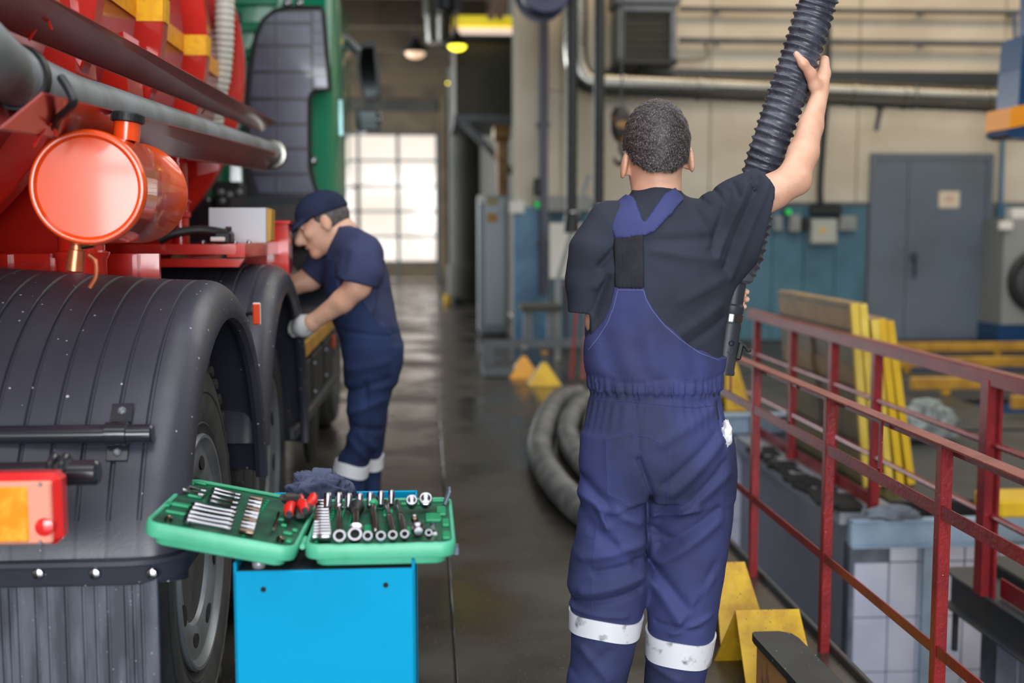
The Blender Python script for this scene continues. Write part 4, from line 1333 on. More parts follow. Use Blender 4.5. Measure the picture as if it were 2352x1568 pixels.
# bright door edge + handrail strip
a, b = at(764, 215, Y=YC + .1), at(768, 300, Y=YC + .1)
T_(MB().bar((xr + .01, YC + .5, a.z), (xr + .01, YC + .5, b.z), .03, .03, (0, 1, 0)), 'grab_rail', mat('pale_teal_rail', (120, 160, 160), .3, .4), cabb)
q = at(720, 370, Y=YC - .03)
T_(MB().lathe(q, (0, -1, 0), [(0, .03), (.02, .028), (.03, .012)], 16), 'round_lamp', M['chrome'], cabb)
for px in (660, 687):
    q = at(px, 8, Y=YC - .02)
    T_(MB().sphere(q, .03, 12), 'glint_ball', M['chrome'], cabb)  # chrome balls added for blurred bright reflections, not lamps
q = at(546, 100, Y=YC - .02)
T_(MB().sphere(q, .018, 10), 'glint_ball', M['chrome'], cabb)
q = at(547, 52, Y=YC - .02)
T_(MB().box(q, (.04, .04, .14), None, .01), 'vent_box', M['black'], cabb)
# black side fairing / mudguard below the cab
a, b = at(570, 452, Y=7.55), at(756, 470, Y=7.55)
lb_ = T_(MB().box(((a.x + xr) / 2, 8.0, 1.28), (xr - a.x, .9, .50), None, .06), 'cab_step', M['tube'])
T_(MB().box(((a.x + xr) / 2 + .03, 7.52, 1.555), (.42, .03, .025), None, .008), 'step_rail', M['chrome'], lb_)
poly = [(.2, .0), (.22, .3), (.12, .62), (-.12, .86), (-.45, .92), (-.8, .86), (-1.0, .6), (-1.05, .2), (-.9, .1), (-.75, .55), (-.45, .72), (-.15, .62), (.02, .2)]
T_(MB().prism([Vector((-1.15, 7.85 - a_, .55 + b_ * .72)) for a_, b_ in poly], (.55, 0, 0)), 'front_mudguard', M['tube'], None, True, 40)
T_(MB().lathe((-.64, 8.3, .53), (1, 0, 0), [(-.3, .3), (-.3, .5), (-.25, .53), (-.05, .53), (0, .48), (0, .32), (-.05, .26), (-.1, .02)], 48), 'tyre', M['tire'])
# black valve block on the cab back
q = at(527, 455, Y=7.4)
vb_ = T_(MB().box(q, (.20, .14, .20), None, .03), 'valve_block', M['black'])
for px, py in ((508, 442), (528, 448), (550, 442), (512, 462)):
    q = at(px, py, Y=7.30)
    T_(MB().lathe(q, (0, -1, 0), [(0, .022), (.025, .02), (.03, .008)], 12), 'valve_knob', M['rim'], vb_)
q = at(462, 522, Y=7.35)
T_(MB().box(q, (.16, .2, .36), None, .02), 'valve_box', M['tube'], vb_)
q1, q2 = at(575, 520, Y=7.4), at(655, 520, Y=7.4)
T_(MB().box(((q1.x + q2.x) / 2 + .04, 7.3, 1.42), (.55, .3, .30), None, .05), 'air_filter', M['darkbeam'])

# mirrors on the right of the cab
Ym_ = 9.4
ar = T_(MB().tube(spline([at(752, 70, Y=Ym_), at(775, 74, Y=Ym_), at(800, 92, Y=Ym_), at(826, 118, Y=Ym_)], 5), .035, 10), 'mirror_arm', M['tube'], None)
T_(MB().tube([at(785, 96, Y=Ym_), at(822, 124, Y=Ym_)], .018, 8), 'arm_stay', M['rim'], ar)
mo = [(822, 100), (834, 94), (862, 95), (868, 140), (876, 215), (866, 230), (838, 232), (828, 205), (818, 150)]
mm = T_(MB().prism(pz(mo, Ym_), (0, .10, 0)), 'mirror_housing', M['black'], ar, False)
T_(MB().prism(pz([(830, 108), (858, 108), (866, 215), (842, 222), (833, 200), (826, 150)], Ym_ - .008), (0, .01, 0)), 'mirror_face', M['mirror'], ar, False)
m2 = T_(MB().prism(pz([(814, 254), (820, 250), (864, 252), (874, 262), (873, 298), (822, 300), (815, 290)], Ym_), (0, .10, 0)), 'mirror_housing', M['black'], ar, False)
T_(MB().prism(pz([(820, 256), (862, 257), (866, 294), (824, 296)], Ym_ - .008), (0, .01, 0)), 'mirror_face', M['mirror'], ar, False)
T_(MB().bar(at(848, 230, Y=Ym_ + .05), at(846, 254, Y=Ym_ + .05), .06, .04, (0, 1, 0)), 'mirror_neck', M['black'], ar)
T_(MB().bar(at(774, 309, Y=Ym_), at(842, 304, Y=Ym_), .02, .02), 'mirror_stay', M['tube'], ar)
T_(MB().box(at(780, 335, Y=Ym_), (.07, .06, .1), None, .015), 'side_lamp', M['black'], ar)
q = at(780, 312, Y=Ym_ - .02)
T_(MB().sphere(q, .026, 10), 'lamp_lens', M['white'], ar)
for px, py in ((872, 262), (874, 274), (867, 276)):
    T_(MB().sphere(at(px, py, Y=Ym_ - .03), .014, 8), 'mirror_screw', M['chrome'], ar)

# ---------------------------------------------------------------- hoses on the truck
RH = .0575
pts = [at(-210, -30, Y=2.02), at(-110, 50, Y=2.08), at(-40, 118, Y=2.18), at(28, 172, Y=2.34)]
for k in (.115, .20, .35, .55, .75, .95):
    b_ = nb.lerp(fb, k)
    pts.append(b_ + Vector((.0, 0, RH * 1.38)))
pts.append(fb + Vector((0.005, .05, RH * 1.38)))
pts.append(fb + Vector((0.012, .16, RH * 1.36)))
pp_ = resample(spline(pts, 14), .0075)
hg = empty('suction_hose', tuple(nb), 'thick grey suction hose lying in the lower red tray of the truck', 'hose')
MB().tube(pp_, [RH * (1.0 if i % 2 == 0 else .962) for i in range(len(pp_))], 24).build('tube', M['hosegrey'], hg)
e_ = pp_[-1]
MB().lathe(e_ - Vector((0, .07, 0)), (0.05, 1, 0), [(.03, .058), (.032, .070), (.04, .074), (.058, .074), (.066, .070), (.068, .058)], 26).build('coupling', M['galv'], hg)

q = pp_[min(range(len(pp_)), key=lambda i: abs(pp_[i].y - 2.36))]
st = empty('rubber_strap', tuple(q - Vector((0, 0, .12))), 'black rubber strap hooked round the grey suction hose on the lower tray', 'strap')
MB().lathe(q + Vector((0, -.012, 0)), (0.1, 1, .03), [(0, RH + .001), (.0, RH + .006), (.022, RH + .006), (.022, RH + .001)], 26, False).build('band', M['black'], st)
sp = spline([at(140, 178, Y=2.30), at(158, 206, Y=2.28), at(168, 234, Y=2.27), at(152, 256, Y=2.31), at(134, 272, Y=2.36), at(126, 294, Y=2.40)], 6)
MB().tube(sp, .0085, 8).build('tail', M['black'], st)
MB().tube(spline([at(118, 280, Y=2.39), at(126, 272, Y=2.37), at(134, 268, Y=2.35)], 4), .004, 8).build('hook', M['chrome'], st)

pts = [at(518, -70, Y=5.7), at(516, 40, Y=5.7), at(514, 110, Y=5.72), at(508, 175, Y=5.74), at(499, 220, Y=5.76), at(492, 270, Y=5.80), at(492, 300, Y=5.82)]
pp2 = resample(spline(pts, 12), .007)
vh = T_(MB().tube(pp2, [.047 * (1.0 if (i // 2) % 2 == 0 else .90) for i in range(len(pp2))], 18), 'corrugated_hose', M['hosewhite'])
T_(MB().lathe(pp2[-1] + Vector((0, 0, -.02)), (0, 0, 1), [(0, .045), (.01, .052), (.04, .052), (.05, .045)], 18), 'hose_clamp', M['chrome'], vh)

# ================================================================== TOOL TROLLEY, CASE, TOOLS
TX0, TX1, TY0, TY1, TZ = -.3685, -.027, 2.20, 2.80, .738
tr = empty('tool_trolley', ((TX0 + TX1) / 2, 2.5, 0), 'bright blue sheet-metal tool trolley with a black mat on top', 'trolley')
MB().box(((TX0 + TX1) / 2, TY0 + .004, .42), (TX1 - TX0, .008, .63), None, .003).build('front_panel', M['trolley'], tr)
MB().box((TX0 + .003, 2.5, .43), (.006, .6, .645), None, .002).build('side_panel', M['trolley'], tr)
MB().box((TX1 - .003, 2.5, .43), (.006, .6, .645), None, .002).build('side_panel', M['trolley'], tr)
MB().box(((TX0 + TX1) / 2, TY1 - .004, .43), (TX1 - TX0, .008, .645), None, .003).build('back_panel', M['trolley'], tr)
bx(TX0 + .008, TX1 - .008, TY0 + .010, TY1 - .010, TZ - .02, TZ - .003).build('top_mat', M['mat'], tr, False)
bx(TX0 + .008, TX1 - .008, TY0 + .010, TY1 - .010, .105, .12).build('bottom_plate', M['trolley'], tr, False)
for px, py in ((605, 1353), (886, 1343)):
    c = at(px, py, Y=TY0)
    MB().lathe(c + Vector((0, -.0012, 0)), (0, 1, 0), [(0, .0052), (.0022, .0052)], 16).build('screw_hole', M['joint'], tr)
for x in (TX0 + .05, TX1 - .05):
    for y in (2.26, 2.74):
        MB().lathe((x - .015, y, .05), (1, 0, 0), [(0, .02), (0, .048), (.005, .05), (.025, .05), (.03, .048), (.03, .02)], 18).build('castor', M['black'], tr)
        MB().box((x, y, .095), (.045, .05, .02), None, .004).build('castor_fork', M['greysteel'], tr)
c = at(595, 1294, Y=2.226)
o = empty('ball_knob', (c.x, 2.226, TZ - .003), 'small grey ball knob standing on the trolley top under the tilted case half', 'knob')
MB().sphere(c, .0135, 16).build('ball', mat('grey_knob', (150, 152, 160), .35, .3), o)
MB().cyl((c.x, c.y, TZ - .003), (c.x, c.y, c.z - .010), .006, seg=10).build('stem', M['steel'], o)

# tool case: two hinged halves ---------------------------------------------------
CW, CD, CH = .287, .385, .046
case = empty('tool_case', (-.24, 2.38, TZ), 'open green plastic tool case lying across the blue trolley', 'tool case')
ZR = TZ + CH + .001
TR = Matrix.Translation((-.2355, 2.195, ZR))                              # local: u to the right, v away, w up; top rim at w = 0
tilt = R(11.3)
eu, ew = Vector((-math.cos(tilt), 0, math.sin(tilt))), Vector((math.sin(tilt), 0, math.cos(tilt)))
ev = Vector((0, 1, 0))
rotz = Matrix.Rotation(R(-1.5), 3, 'Z')
eu, ev, ew = rotz @ eu, rotz @ ev, rotz @ ew
o0 = Vector((-.249, 2.187, ZR - .004))
TL = Matrix(((eu.x, ev.x, ew.x, o0.x), (eu.y, ev.y, ew.y, o0.y), (eu.z, ev.z, ew.z, o0.z), (0, 0, 0, 1)))


def rrect(x0, x1, y0, y1, z, r, n=5):
    pts = []
    for cx, cy, a0 in ((x1 - r, y1 - r, 0), (x0 + r, y1 - r, 90), (x0 + r, y0 + r, 180), (x1 - r, y0 + r, 270)):
        for k in range(n + 1):
            a = R(a0 + 90 * k / n)
            pts.append(Vector((cx + r * math.cos(a), cy + r * math.sin(a), z)))
    return pts


def half(T, nm):
    rs = [rrect(.024, CW - .024, .020, CD - .02, -CH, .02), rrect(.020, CW - .02, .016, CD - .016, -CH + .003, .022), rrect(.018, CW - .018, .014, CD - .014, -CH + .014, .024),
          rrect(.002, CW - .002, .001, CD - .001, -CH + .018, .028), rrect(0, CW, 0, CD, -CH + .021, .028), rrect(0, CW, 0, CD, -.003, .028), rrect(.002, CW - .002, .002, CD - .002, 0, .027),
          rrect(.007, CW - .007, .007, CD - .007, 0, .024), rrect(.009, CW - .009, .009, CD - .009, -.004, .023)]
    sh = MB(T).rings(rs, False)
    sh.f.append(tuple(range(len(rs[0]))))
    s_ = sh.build(nm, M['casegreen'], case, True, 40)
    ins = MB(T).rings([rrect(.009, CW - .009, .009, CD - .009, -.010, .023), rrect(.009, CW - .009, .009, CD - .009, -.005, .023), rrect(.013, CW - .013, .013, CD - .013, -.0045, .02)])
    ins.build('insert', M['insert'], s_, True, 40)
    return s_


hr = half(TR, 'case_half')
hl = half(TL, 'case_half')
# raised moulding on the inserts
mb = MB(TR)
for u, v, du, dv in ((.27, .06, .016, .05), (.27, .16, .014, .05), (.262, .26, .02, .07), (.245, .205, .032, .06), (.20, .33, .05, .012), (.245, .355, .05, .010), (.055, .20, .006, .28), (.075, .20, .004, .24), (.115, .12, .02, .05), (.15, .25, .02, .05), (.13, .31, .016, .03), (.195, .10, .012, .05), (.165, .10, .01, .06), (.09, .31, .01, .04), (.02, .19, .008, .32)):
    MB(TR).box((u, v, -.002), (du, dv, .007), None, .002).build('molded_rib', M['insertlite'], hr)
mb = MB(TL)
for u, v, du, dv in ((.26, .36, .03, .010), (.245, .27, .03, .06), (.25, .16, .045, .018), (.24, .10, .06, .012), (.275, .335, .012, .03), (.278, .15, .012, .03), (.02, .05, .012, .02), (.03, .10, .018, .014), (.045, .15, .012, .01), (.06, .19, .02, .012), (.02, .13, .012, .014), (.20, .24, .03, .010), (.14, .37, .26, .006)):
    MB(TL).box((u, v, -.002), (du, dv, .006), None, .002).build('molded_rib', M['insertlite'], hl)
mb = MB(TL)
for k in range(14): mb.lathe((.105, .035 + .022 * k, -.005), (0, 0, 1), [(0, .004), (.004, .004)], 8)
mb.build('peg_row', M['insertlite'], hl)
mb = MB(TR)
for k in range(12): mb.lathe((.034, .05 + .022 * k, -.005), (0, 0, 1), [(0, .004), (.004, .004)], 8)
mb.build('peg_row', M['insertlite'], hr)
# latches and hinges
c = at(1028, 1148, Y=2.5)
MB().box((c.x, 2.52, ZR + .016), (.006, .045, .034), Matrix.Rotation(R(20), 3, 'Y'), .002).build('latch', mat('blue_grey_latch', (108, 116, 138), .4), hr)
MB().box((TR.translation.x + CW + .002, 2.27, ZR - .034), (.010, .04, .014), None, .002).build('latch', bpy.data.materials['blue_grey_latch'], hr)
for y in (2.26, 2.50):
    MB().cyl((-.242, y - .03, ZR - .012), (-.242, y + .03, ZR - .012), .0055, seg=10).build('hinge', M['casegreen'], case)


def plane_uv(T, px, py, wz=0.004):
    r = ray(px, py)
    n = Vector((T[0][2], T[1][2], T[2][2]))
    p0 = T.translation + n * wz
    t = (p0 - EYE).dot(n) / r.dot(n)
    return T.inverted() @ (EYE + r * t)


ORD = ['first', 'second', 'third', 'fourth', 'fifth', 'sixth', 'seventh', 'eighth', 'ninth', 'tenth', 'eleventh', 'twelfth']


def tool(mbs, name, label, cat, group, base):
    """mbs = [(part name, MB, material)]"""
    if len(mbs) == 1:
        return tag(mbs[0][1].build(name, mbs[0][2]), label, cat, group)
    o = empty(name, tuple(base), label, cat, group)
    for n, mb, m in mbs: mb.build(n, m, o)
    return o


def socket_mb(T, p, axis, r, L):
    m = MB(T)
    m.lathe(p, axis, [(0, r * .82), (.001, r * .9), (L * .35, r * .9), (L * .42, r), (L - .0008, r), (L, r * .95), (L, r * .68), (L - .007, r * .64), (L - .007, .0005)], 16, True)
    n = len(m.f)
    m.dark = list(range(6 * 16, 8 * 16)) + [n - 1]
    return m


M['socket'] = [M['chrome'], M['joint']]
# right half: back row of seven long chrome sockets
for i, (px, py) in enumerate(((753, 1165), (778, 1164), (801, 1166), (826, 1166), (850, 1163), (875, 1160), (899, 1158))):
    p = plane_uv(TR, px, py)
    r = .0088 - .0003 * i
    tool([('socket', socket_mb(TR, Vector((p.x, p.y - .016, .006)), (0, .75, .65), r, .036), M['socket'])], 'socket', ORD[i] + ' chrome socket from the left in the back row of the green case', 'socket', 'chrome sockets in the back row', TR.translation)
# left column of small sockets, growing toward the front
for i in range(12):
    py = 1152 + 7.6 * i
    p = plane_uv(TR, 741 - i * .45, py)
    r = .0062 + .00042 * i
    tool([('socket', socket_mb(TR, Vector((p.x - .014, p.y, r * .75)), (1, 0, 0), r, .026 + .0008 * i), M['socket'])], 'socket', ORD[i] + ' lying chrome socket from the back in the column beside the hinge', 'socket', 'lying sockets in a column', TR.translation)
# front row of stubby sockets
for i, (px, py, r) in enumerate(((782, 1238, .0125), (817, 1234, .014), (846, 1238, .0095), (876, 1238, .0095), (903, 1236, .009), (930, 1234, .0085), (985, 1231, .007))):
    p = plane_uv(TR, px, py)
    tool([('socket', socket_mb(TR, Vector((p.x, p.y - .005, .004)), (0, -.8, .6), r, .022), M['socket'])], 'socket', ORD[i] + ' short chrome socket from the left in the front row of the case', 'socket', 'short sockets in the front row', TR.translation)
# extension bar
def uv(px, py, T=None, wz=.004): return plane_uv(T or TR, px, py, wz)
a, b = uv(779, 1168), uv(780, 1226)
tool([('shaft', MB(TR).tube([(a.x, a.y, .008), (b.x, b.y, .008)], .0055, 14), M['chromed']),
      ('socket_end', MB(TR).lathe((a.x, a.y + .008, .008), (0, -1, 0), [(0, .006), (.002, .0095), (.016, .0095), (.019, .006)], 16), M['chrome'])],
     'extension_bar', 'tinted chrome extension bar lying near the left of the green case', 'extension bar', None, TR @ a)
a, b = uv(819, 1172), uv(817, 1228)
tool([('handle', MB(TR).lathe((a.x, a.y + .016, .012), (0, -1, -.03), [(0, .006), (.003, .014), (.020, .017), (.034, .012), (.05, .009)], 16), M['black']),
      ('shaft', MB(TR).tube([(a.x, a.y - .02, .010), (b.x, b.y + .012, .010)], .007, 14), M['chromed']),
      ('head', MB(TR).lathe((b.x, b.y + .018, .010), (0, -1, 0), [(0, .008), (.006, .0165), (.012, .0165), (.014, .010), (.022, .009)], 16), M['chrome'])],
     'ratchet', 'ratchet with a black head and chrome neck in the middle of the case', 'ratchet', None, TR @ a)
a, b = uv(858, 1160), uv(862, 1226)
tool([('handle', MB(TR).lathe((a.x, a.y + .014, .013), (0, -1, -.05), [(0, .006), (.003, .011), (.018, .011), (.022, .008)], 14), M['black']),
      ('collar', MB(TR).lathe((a.x, a.y - .010, .012), (0, -1, -.05), [(0, .008), (.004, .011), (.016, .010), (.020, .006)], 14), M['insertlite']),
      ('shaft', MB(TR).tube([(a.x, a.y - .03, .010), (b.x, b.y + .01, .008)], [.007, .0075], 14), M['chromed']),
      ('tip', MB(TR).sphere((b.x, b.y + .004, .009), .0055, 10), M['chrome'])],
     'screwdriver', 'short screwdriver with a black and green handle beside the ratchet', 'screwdriver', None, TR @ a)
for i, (x0, y0, x1, y1) in enumerate(((886, 1155, 904, 1230), (912, 1155, 930, 1228))):
    a, b = uv(x0, y0), uv(x1, y1)
    pts = [a.lerp(b, k / 10) for k in range(11)]
    for q_ in pts: q_.z = .009
    tool([('shaft', MB(TR).tube(pts, [.004, .005, .0045, .005, .0045, .0055, .007, .007, .0065, .006, .005], 12), M['chrome']),
          ('joint', MB(TR).box(pts[5], (.012, .02, .012), None, .003), M['chromed'])],
         'slim_ratchet', ['left', 'right'][i] + ' of the two slim chrome ratchet handles lying side by side', 'ratchet', None, TR @ a)
for i, (px, py, r) in enumerate(((946, 1163, .0122), (978, 1160, .0145))):
    p = uv(px, py + 6)
    mb = MB(TR).lathe((p.x, p.y + .012, .010), (0, -.72, .5), [(0, r * .8), (.012, r * .85), (.014, r), (.030, r), (.031, r * .9), (.031, r * .74), (.014, r * .70), (.014, .001)], 22)
    tool([('s', mb, M['chrome'])], 'large_socket', ['smaller', 'larger'][i] + ' of the two wide ring-mouthed sockets at the right back of the case', 'socket', None, TR @ p)
a, b = uv(952, 1197), uv(958, 1226)
tool([('fork', MB(TR).lathe((a.x, a.y + .012, .010), (0, -1, 0), [(0, .003), (.004, .007), (.012, .008), (.016, .005)], 12), M['chrome']),
      ('yoke', MB(TR).box((a.x + .001, a.y - .010, .010), (.014, .016, .013), None, .004), M['chromed']),
      ('drive', MB(TR).lathe((b.x, b.y + .024, .011), (.1, -1, 0), [(0, .010), (.005, .0145), (.018, .0145), (.022, .009), (.03, .008)], 16), M['chrome'])],
     'universal_joint', 'chrome universal joint with two forks near the right front of the case', 'joint', None, TR @ a)
for i, (px, py) in enumerate(((994, 1212), (999, 1228))):
    p = uv(px, py)
    tool([('b', MB(TR).lathe((p.x, p.y + .012, .008), (0, -1, 0), [(0, .003), (.004, .0055), (.010, .003), (.016, .0055), (.022, .0045)], 10), M['chrome'])], 'adapter', ['rear', 'front'][i] + ' of the two tiny chrome adapters at the right front corner', 'adapter', None, TR @ p)

# left half: combination wrenches and small sockets
def wrench(x0, y0, x1, y1, label, t=.0062):
    a, b = uv(x0, y0, TL), uv(x1, y1, TL)
    a.z = b.z = .004
    d = (b - a).normalized()
    L_ = (b - a).length
    mb = MB(TL).tube([a + d * (L_ * k / 8) for k in range(9)], [t * f for f in (1.25, 1.15, .9, .85, .82, .82, .85, 1.0, 1.1)], 10)
    o = empty('wrench', tuple(TL @ a), label, 'wrench', 'wrenches in the tilted case half')
    mb.build('shank', M['chrome'], o)
    MB(TL).lathe(a + Vector((0, 0, -.004)), (0, 0, 1), [(0, t * 1.0), (0, t * 1.7), (.006, t * 1.7), (.006, t * 1.0)], 14, False).build('ring_end', M['chrome'], o)
    MB(TL).box(b, (.014, t * 2.1, .007), None, .002).build('open_end', M['chrome'], o)


for i, (x0, y0, x1, y1) in enumerate(((495, 1124, 547, 1136), (493, 1132, 545, 1144), (489, 1141, 541, 1155), (486, 1151, 537, 1166))):
    wrench(x0, y0, x1, y1, ORD[i] + ' short chrome wrench from the back in the upper group of the tilted half', .0052)
for i, (x0, y0, x1, y1) in enumerate(((449, 1159, 536, 1176), (444, 1167, 532, 1184), (438, 1177, 530, 1194), (434, 1186, 527, 1203), (432, 1195, 524, 1213))):
    wrench(x0, y0, x1, y1, ORD[i] + ' long chrome wrench from the back in the lower group of the tilted half', .0058)
for i, (x0, y0, x1, y1) in enumerate(((417, 1113, 468, 1127), (415, 1123, 462, 1136))):
    wrench(x0, y0, x1, y1, ['back', 'front'][i] + ' of the two chrome wrenches in the far left corner of the case', .0055)
for i in range(10):
    k = i / 9
    p = uv(588 - 22 * k, 1146 + 76 * k, TL)
    tool([('s', socket_mb(TL, Vector((p.x + .014, p.y, .005)), (-1, 0, 0), .0052 + .0002 * i, .028), [M['chrome'] if i % 3 else M['chromed'], M['joint']])], 'bit_socket', ORD[i] + ' bit socket from the back in the slanting row of the tilted half', 'socket', 'bit sockets in the tilted half', TL @ p)
for i, (px, py) in enumerate(((388, 1186), (645, 1234))):
    p = uv(px, py, TL)
    tool([('s', MB(TL).lathe((p.x, p.y, -.004), (0, 0, 1), [(0, .008), (.008, .008), (.009, .005), (.005, .004)], 14), M['chromed'])], 'bit_holder', ['round metal bit holder at the outer front corner of the tilted half', 'round metal bit holder by the hinge end of the tilted half'][i], 'bit holder', None, TL @ p)
p0, p1 = uv(640, 1180, TL), uv(628, 1216, TL)
tool([('s', MB(TL).tube([Vector((p0.x, p0.y, .006)), Vector((p1.x, p1.y, .006))], .003, 8), M['chromed'])], 'hex_key', 'thin tinted hex key lying beside the pliers', 'key', None, TL @ p0)

# two pliers with red grips across the hinge -----------------------------------------
def pliers(piv, h1, h2, jaw, label, m_):
    o = empty('pliers', tuple(piv), label, 'pliers', None)
    piv, h1, h2, jaw = map(Vector, (piv, h1, h2, jaw))
    MB().lathe(piv - Vector((0, 0, .006)), (0, 0, 1), [(0, .011), (.002, .013), (.012, .013), (.014, .009)], 16).build('pivot', M['steel'], o)
    d = (jaw - piv)
    s_ = Vector((-d.y, d.x, 0)).normalized() * .006
    for k, sg in (('jaw', 1), ('jaw', -1)):
        MB().tube([piv + s_ * sg * .6, piv + d * .4 + s_ * sg * 1.2, jaw + s_ * sg * .5], [.013, .013, .006], 10).build(k, M['blackpaint'], o)
    for h in (h1, h2):
        mid = piv.lerp(h, .5) + (h - (h1 + h2) / 2) * .35
        pts = spline([piv, mid, h], 8)
        MB().tube(pts[2:], [.008 + .0035 * math.sin(3.1 * k / (len(pts) - 3)) for k in range(len(pts) - 2)], 12).build('handle', m_, o)
        e = (pts[-1] - pts[-2]).normalized()
        MB().tube([h - e * .004, h + e * .008], [.0075, .006], 10).build('handle_end', M['steel'], o)


pl = at(677, 1148, Z=ZR + .03)
pliers(pl, at(664, 1180, Z=ZR + .022), at(700, 1172, Z=ZR + .022), at(650, 1142, Z=ZR + .045), 'red-handled pliers with black jaws lying across the case hinge', M['redgrip'])
pl2 = at(688, 1132, Z=ZR + .03)
pliers(at(700, 1168, Z=ZR + .012), at(720, 1138, Z=ZR + .026), at(690, 1142, Z=ZR + .03), at(690, 1184, Z=ZR + .01), 'second red-handled pliers behind, handles pointing back to the rag', M['redgrip'])

# rag on the trolley behind the case -----------------------------------------------
c = at(733, 1122, Y=2.70)
crumple('rag', (c.x, 2.695, TZ + .034), .055, (1.15, .75, .85), M['rag'], 'crumpled blue-grey rag lying on the trolley behind the case', 'rag', 11, 5, 8.0, .38, .55)

# ================================================================== RAILINGS, BOARDS, CHOCKS
XR = 1.285
rl = empty('pit_railing', (XR, 4.5, 0), 'worn red steel railing along the near edge of the inspection pit', 'railing')
Y0r, Y1r = 1.05, 7.60
MB().box((XR, (Y0r + Y1r) / 2, .848), (.046, Y1r - Y0r, .006), None, .001).build('top_rail', M['railrust'], rl, False)
MB().box((XR + .021, (Y0r + Y1r) / 2, .832), (.005, Y1r - Y0r, .030), None, .001).build('rail_flange', M['railred'], rl, False)
MB().box((XR - .006, (Y0r + Y1r) / 2, .675), (.006, Y1r - Y0r, .036), None, .001).build('rail_bar', M['railred'], rl, False)
MB().box((XR - .006, (Y0r + Y1r) / 2, .318), (.006, Y1r - Y0r, .030), None, .001).build('rail_bar', M['railred'], rl, False)
for i, y in enumerate((1.95, 2.80, 3.645, 4.49, 5.33, 6.18, 7.03)):
    mb = MB().box((XR + .004, y, .42), (.030, .004, .845), None, .001)
    mb.box((XR - .010, y + .014, .42), (.004, .030, .845), None, .001)
    mb.build('post', M['railred'], rl, False)
for y in (2.37, 3.23, 4.07, 4.9):
    MB().box((XR + .004, y, .76), (.007, .020, .165), None, .001).build('stub_post', M['railred'], rl, False)
mb = MB().bar((XR + .034, Y0r, .012), (XR + .034, 7.65, .012), .02, .03, (0, 0, 1), .004)
mb.build('edge_angle', M['darkbeam'], rl, False)

XF = 2.178
rf = empty('pit_railing', (XF, 6.0, 0), 'dark red steel railing on the far side of the pit, behind the near railing', 'railing')
MB().box((XF, 4.6, .832), (.05, 6.4, .012), None, .002).build('top_rail', M['railrust'], rf, False)
MB().box((XF - .024, 4.6, .806), (.006, 6.4, .055), None, .001).build('rail_flange', M['railred'], rf, False)
MB().tube([(XF, 1.4, .55), (XF, 7.8, .55)], .013, 8).build('rail_bar', M['railred'], rf)
MB().tube([(XF, 1.4, .27), (XF, 7.8, .27)], .013, 8).build('rail_bar', M['railred'], rf)
for y, wd, z0 in ((4.335, .062, -.05), (5.51, .044, .0), (6.12, .044, .0), (6.83, .044, .0), (7.60, .044, .0)):
    mb = MB().box((XF, y, (.80 + z0) / 2), (wd, .006, .80 - z0), None, .001)
    mb.box((XF - wd / 2 + .003, y + wd / 2, (.80 + z0) / 2), (.006, wd, .80 - z0), None, .001)
    if wd > .05: mb.box((XF + .008, y - .018, (.80 + z0) / 2), (.012, .036, .80 - z0), None, .001)
    mb.build('post', M['railred'], rf, False)
MB().box((XF + .02, 6.6, .035), (.008, 2.1, .065), None, .001).build('toe_board', M['railred'], rf, False)
MB().box((XF + .035, 3.0, -.005), (.008, 2.6, .075), None, .001).build('toe_board', M['railred'], rf, False)

# dark I beam carrying the far railing over the tiled corner
bm_ = MB()
bm_.box((2.25, 2.85, -.055), (.17, 3.76, .012), None, .003)
bm_.box((2.25, 2.85, -.20), (.17, 3.76, .012), None, .003)
bm_.box((2.22, 2.85, -.128), (.012, 3.76, .14))
ib = tag(bm_.build('steel_beam', M['darkbeam'], None, False), 'dark steel I-beam carrying the far railing above the white tiles', 'beam')
MB().box((2.22, 4.69, -.30), (.02, .02, .2)).build('hanger_strip', M['darkbeam'], ib, False)
# pale blue channels at both pit ends
bb_ = MB().box((2.92, 5.61, -.128), (1.66, .06, .135), None, .008)
bb_.box((2.92, 5.585, -.063), (1.66, .05, .012), None, .003)
bb_.box((2.92, 5.585, -.194), (1.66, .05, .012), None, .003)
tag(bb_.build('channel_beam', M['bluebeam'], None, False), 'pale blue steel channel over the white tiled pit corner', 'beam')
bb_ = MB().box((1.95, PY1 + .06, .065), (1.25, .08, .135), None, .008)
bb_.box((1.95, PY1 + .05, .125), (1.25, .12, .012), None, .003)
tag(bb_.build('channel_beam', M['bluebeam'], None, False), 'pale blue steel channel across the far end of the pit', 'beam')

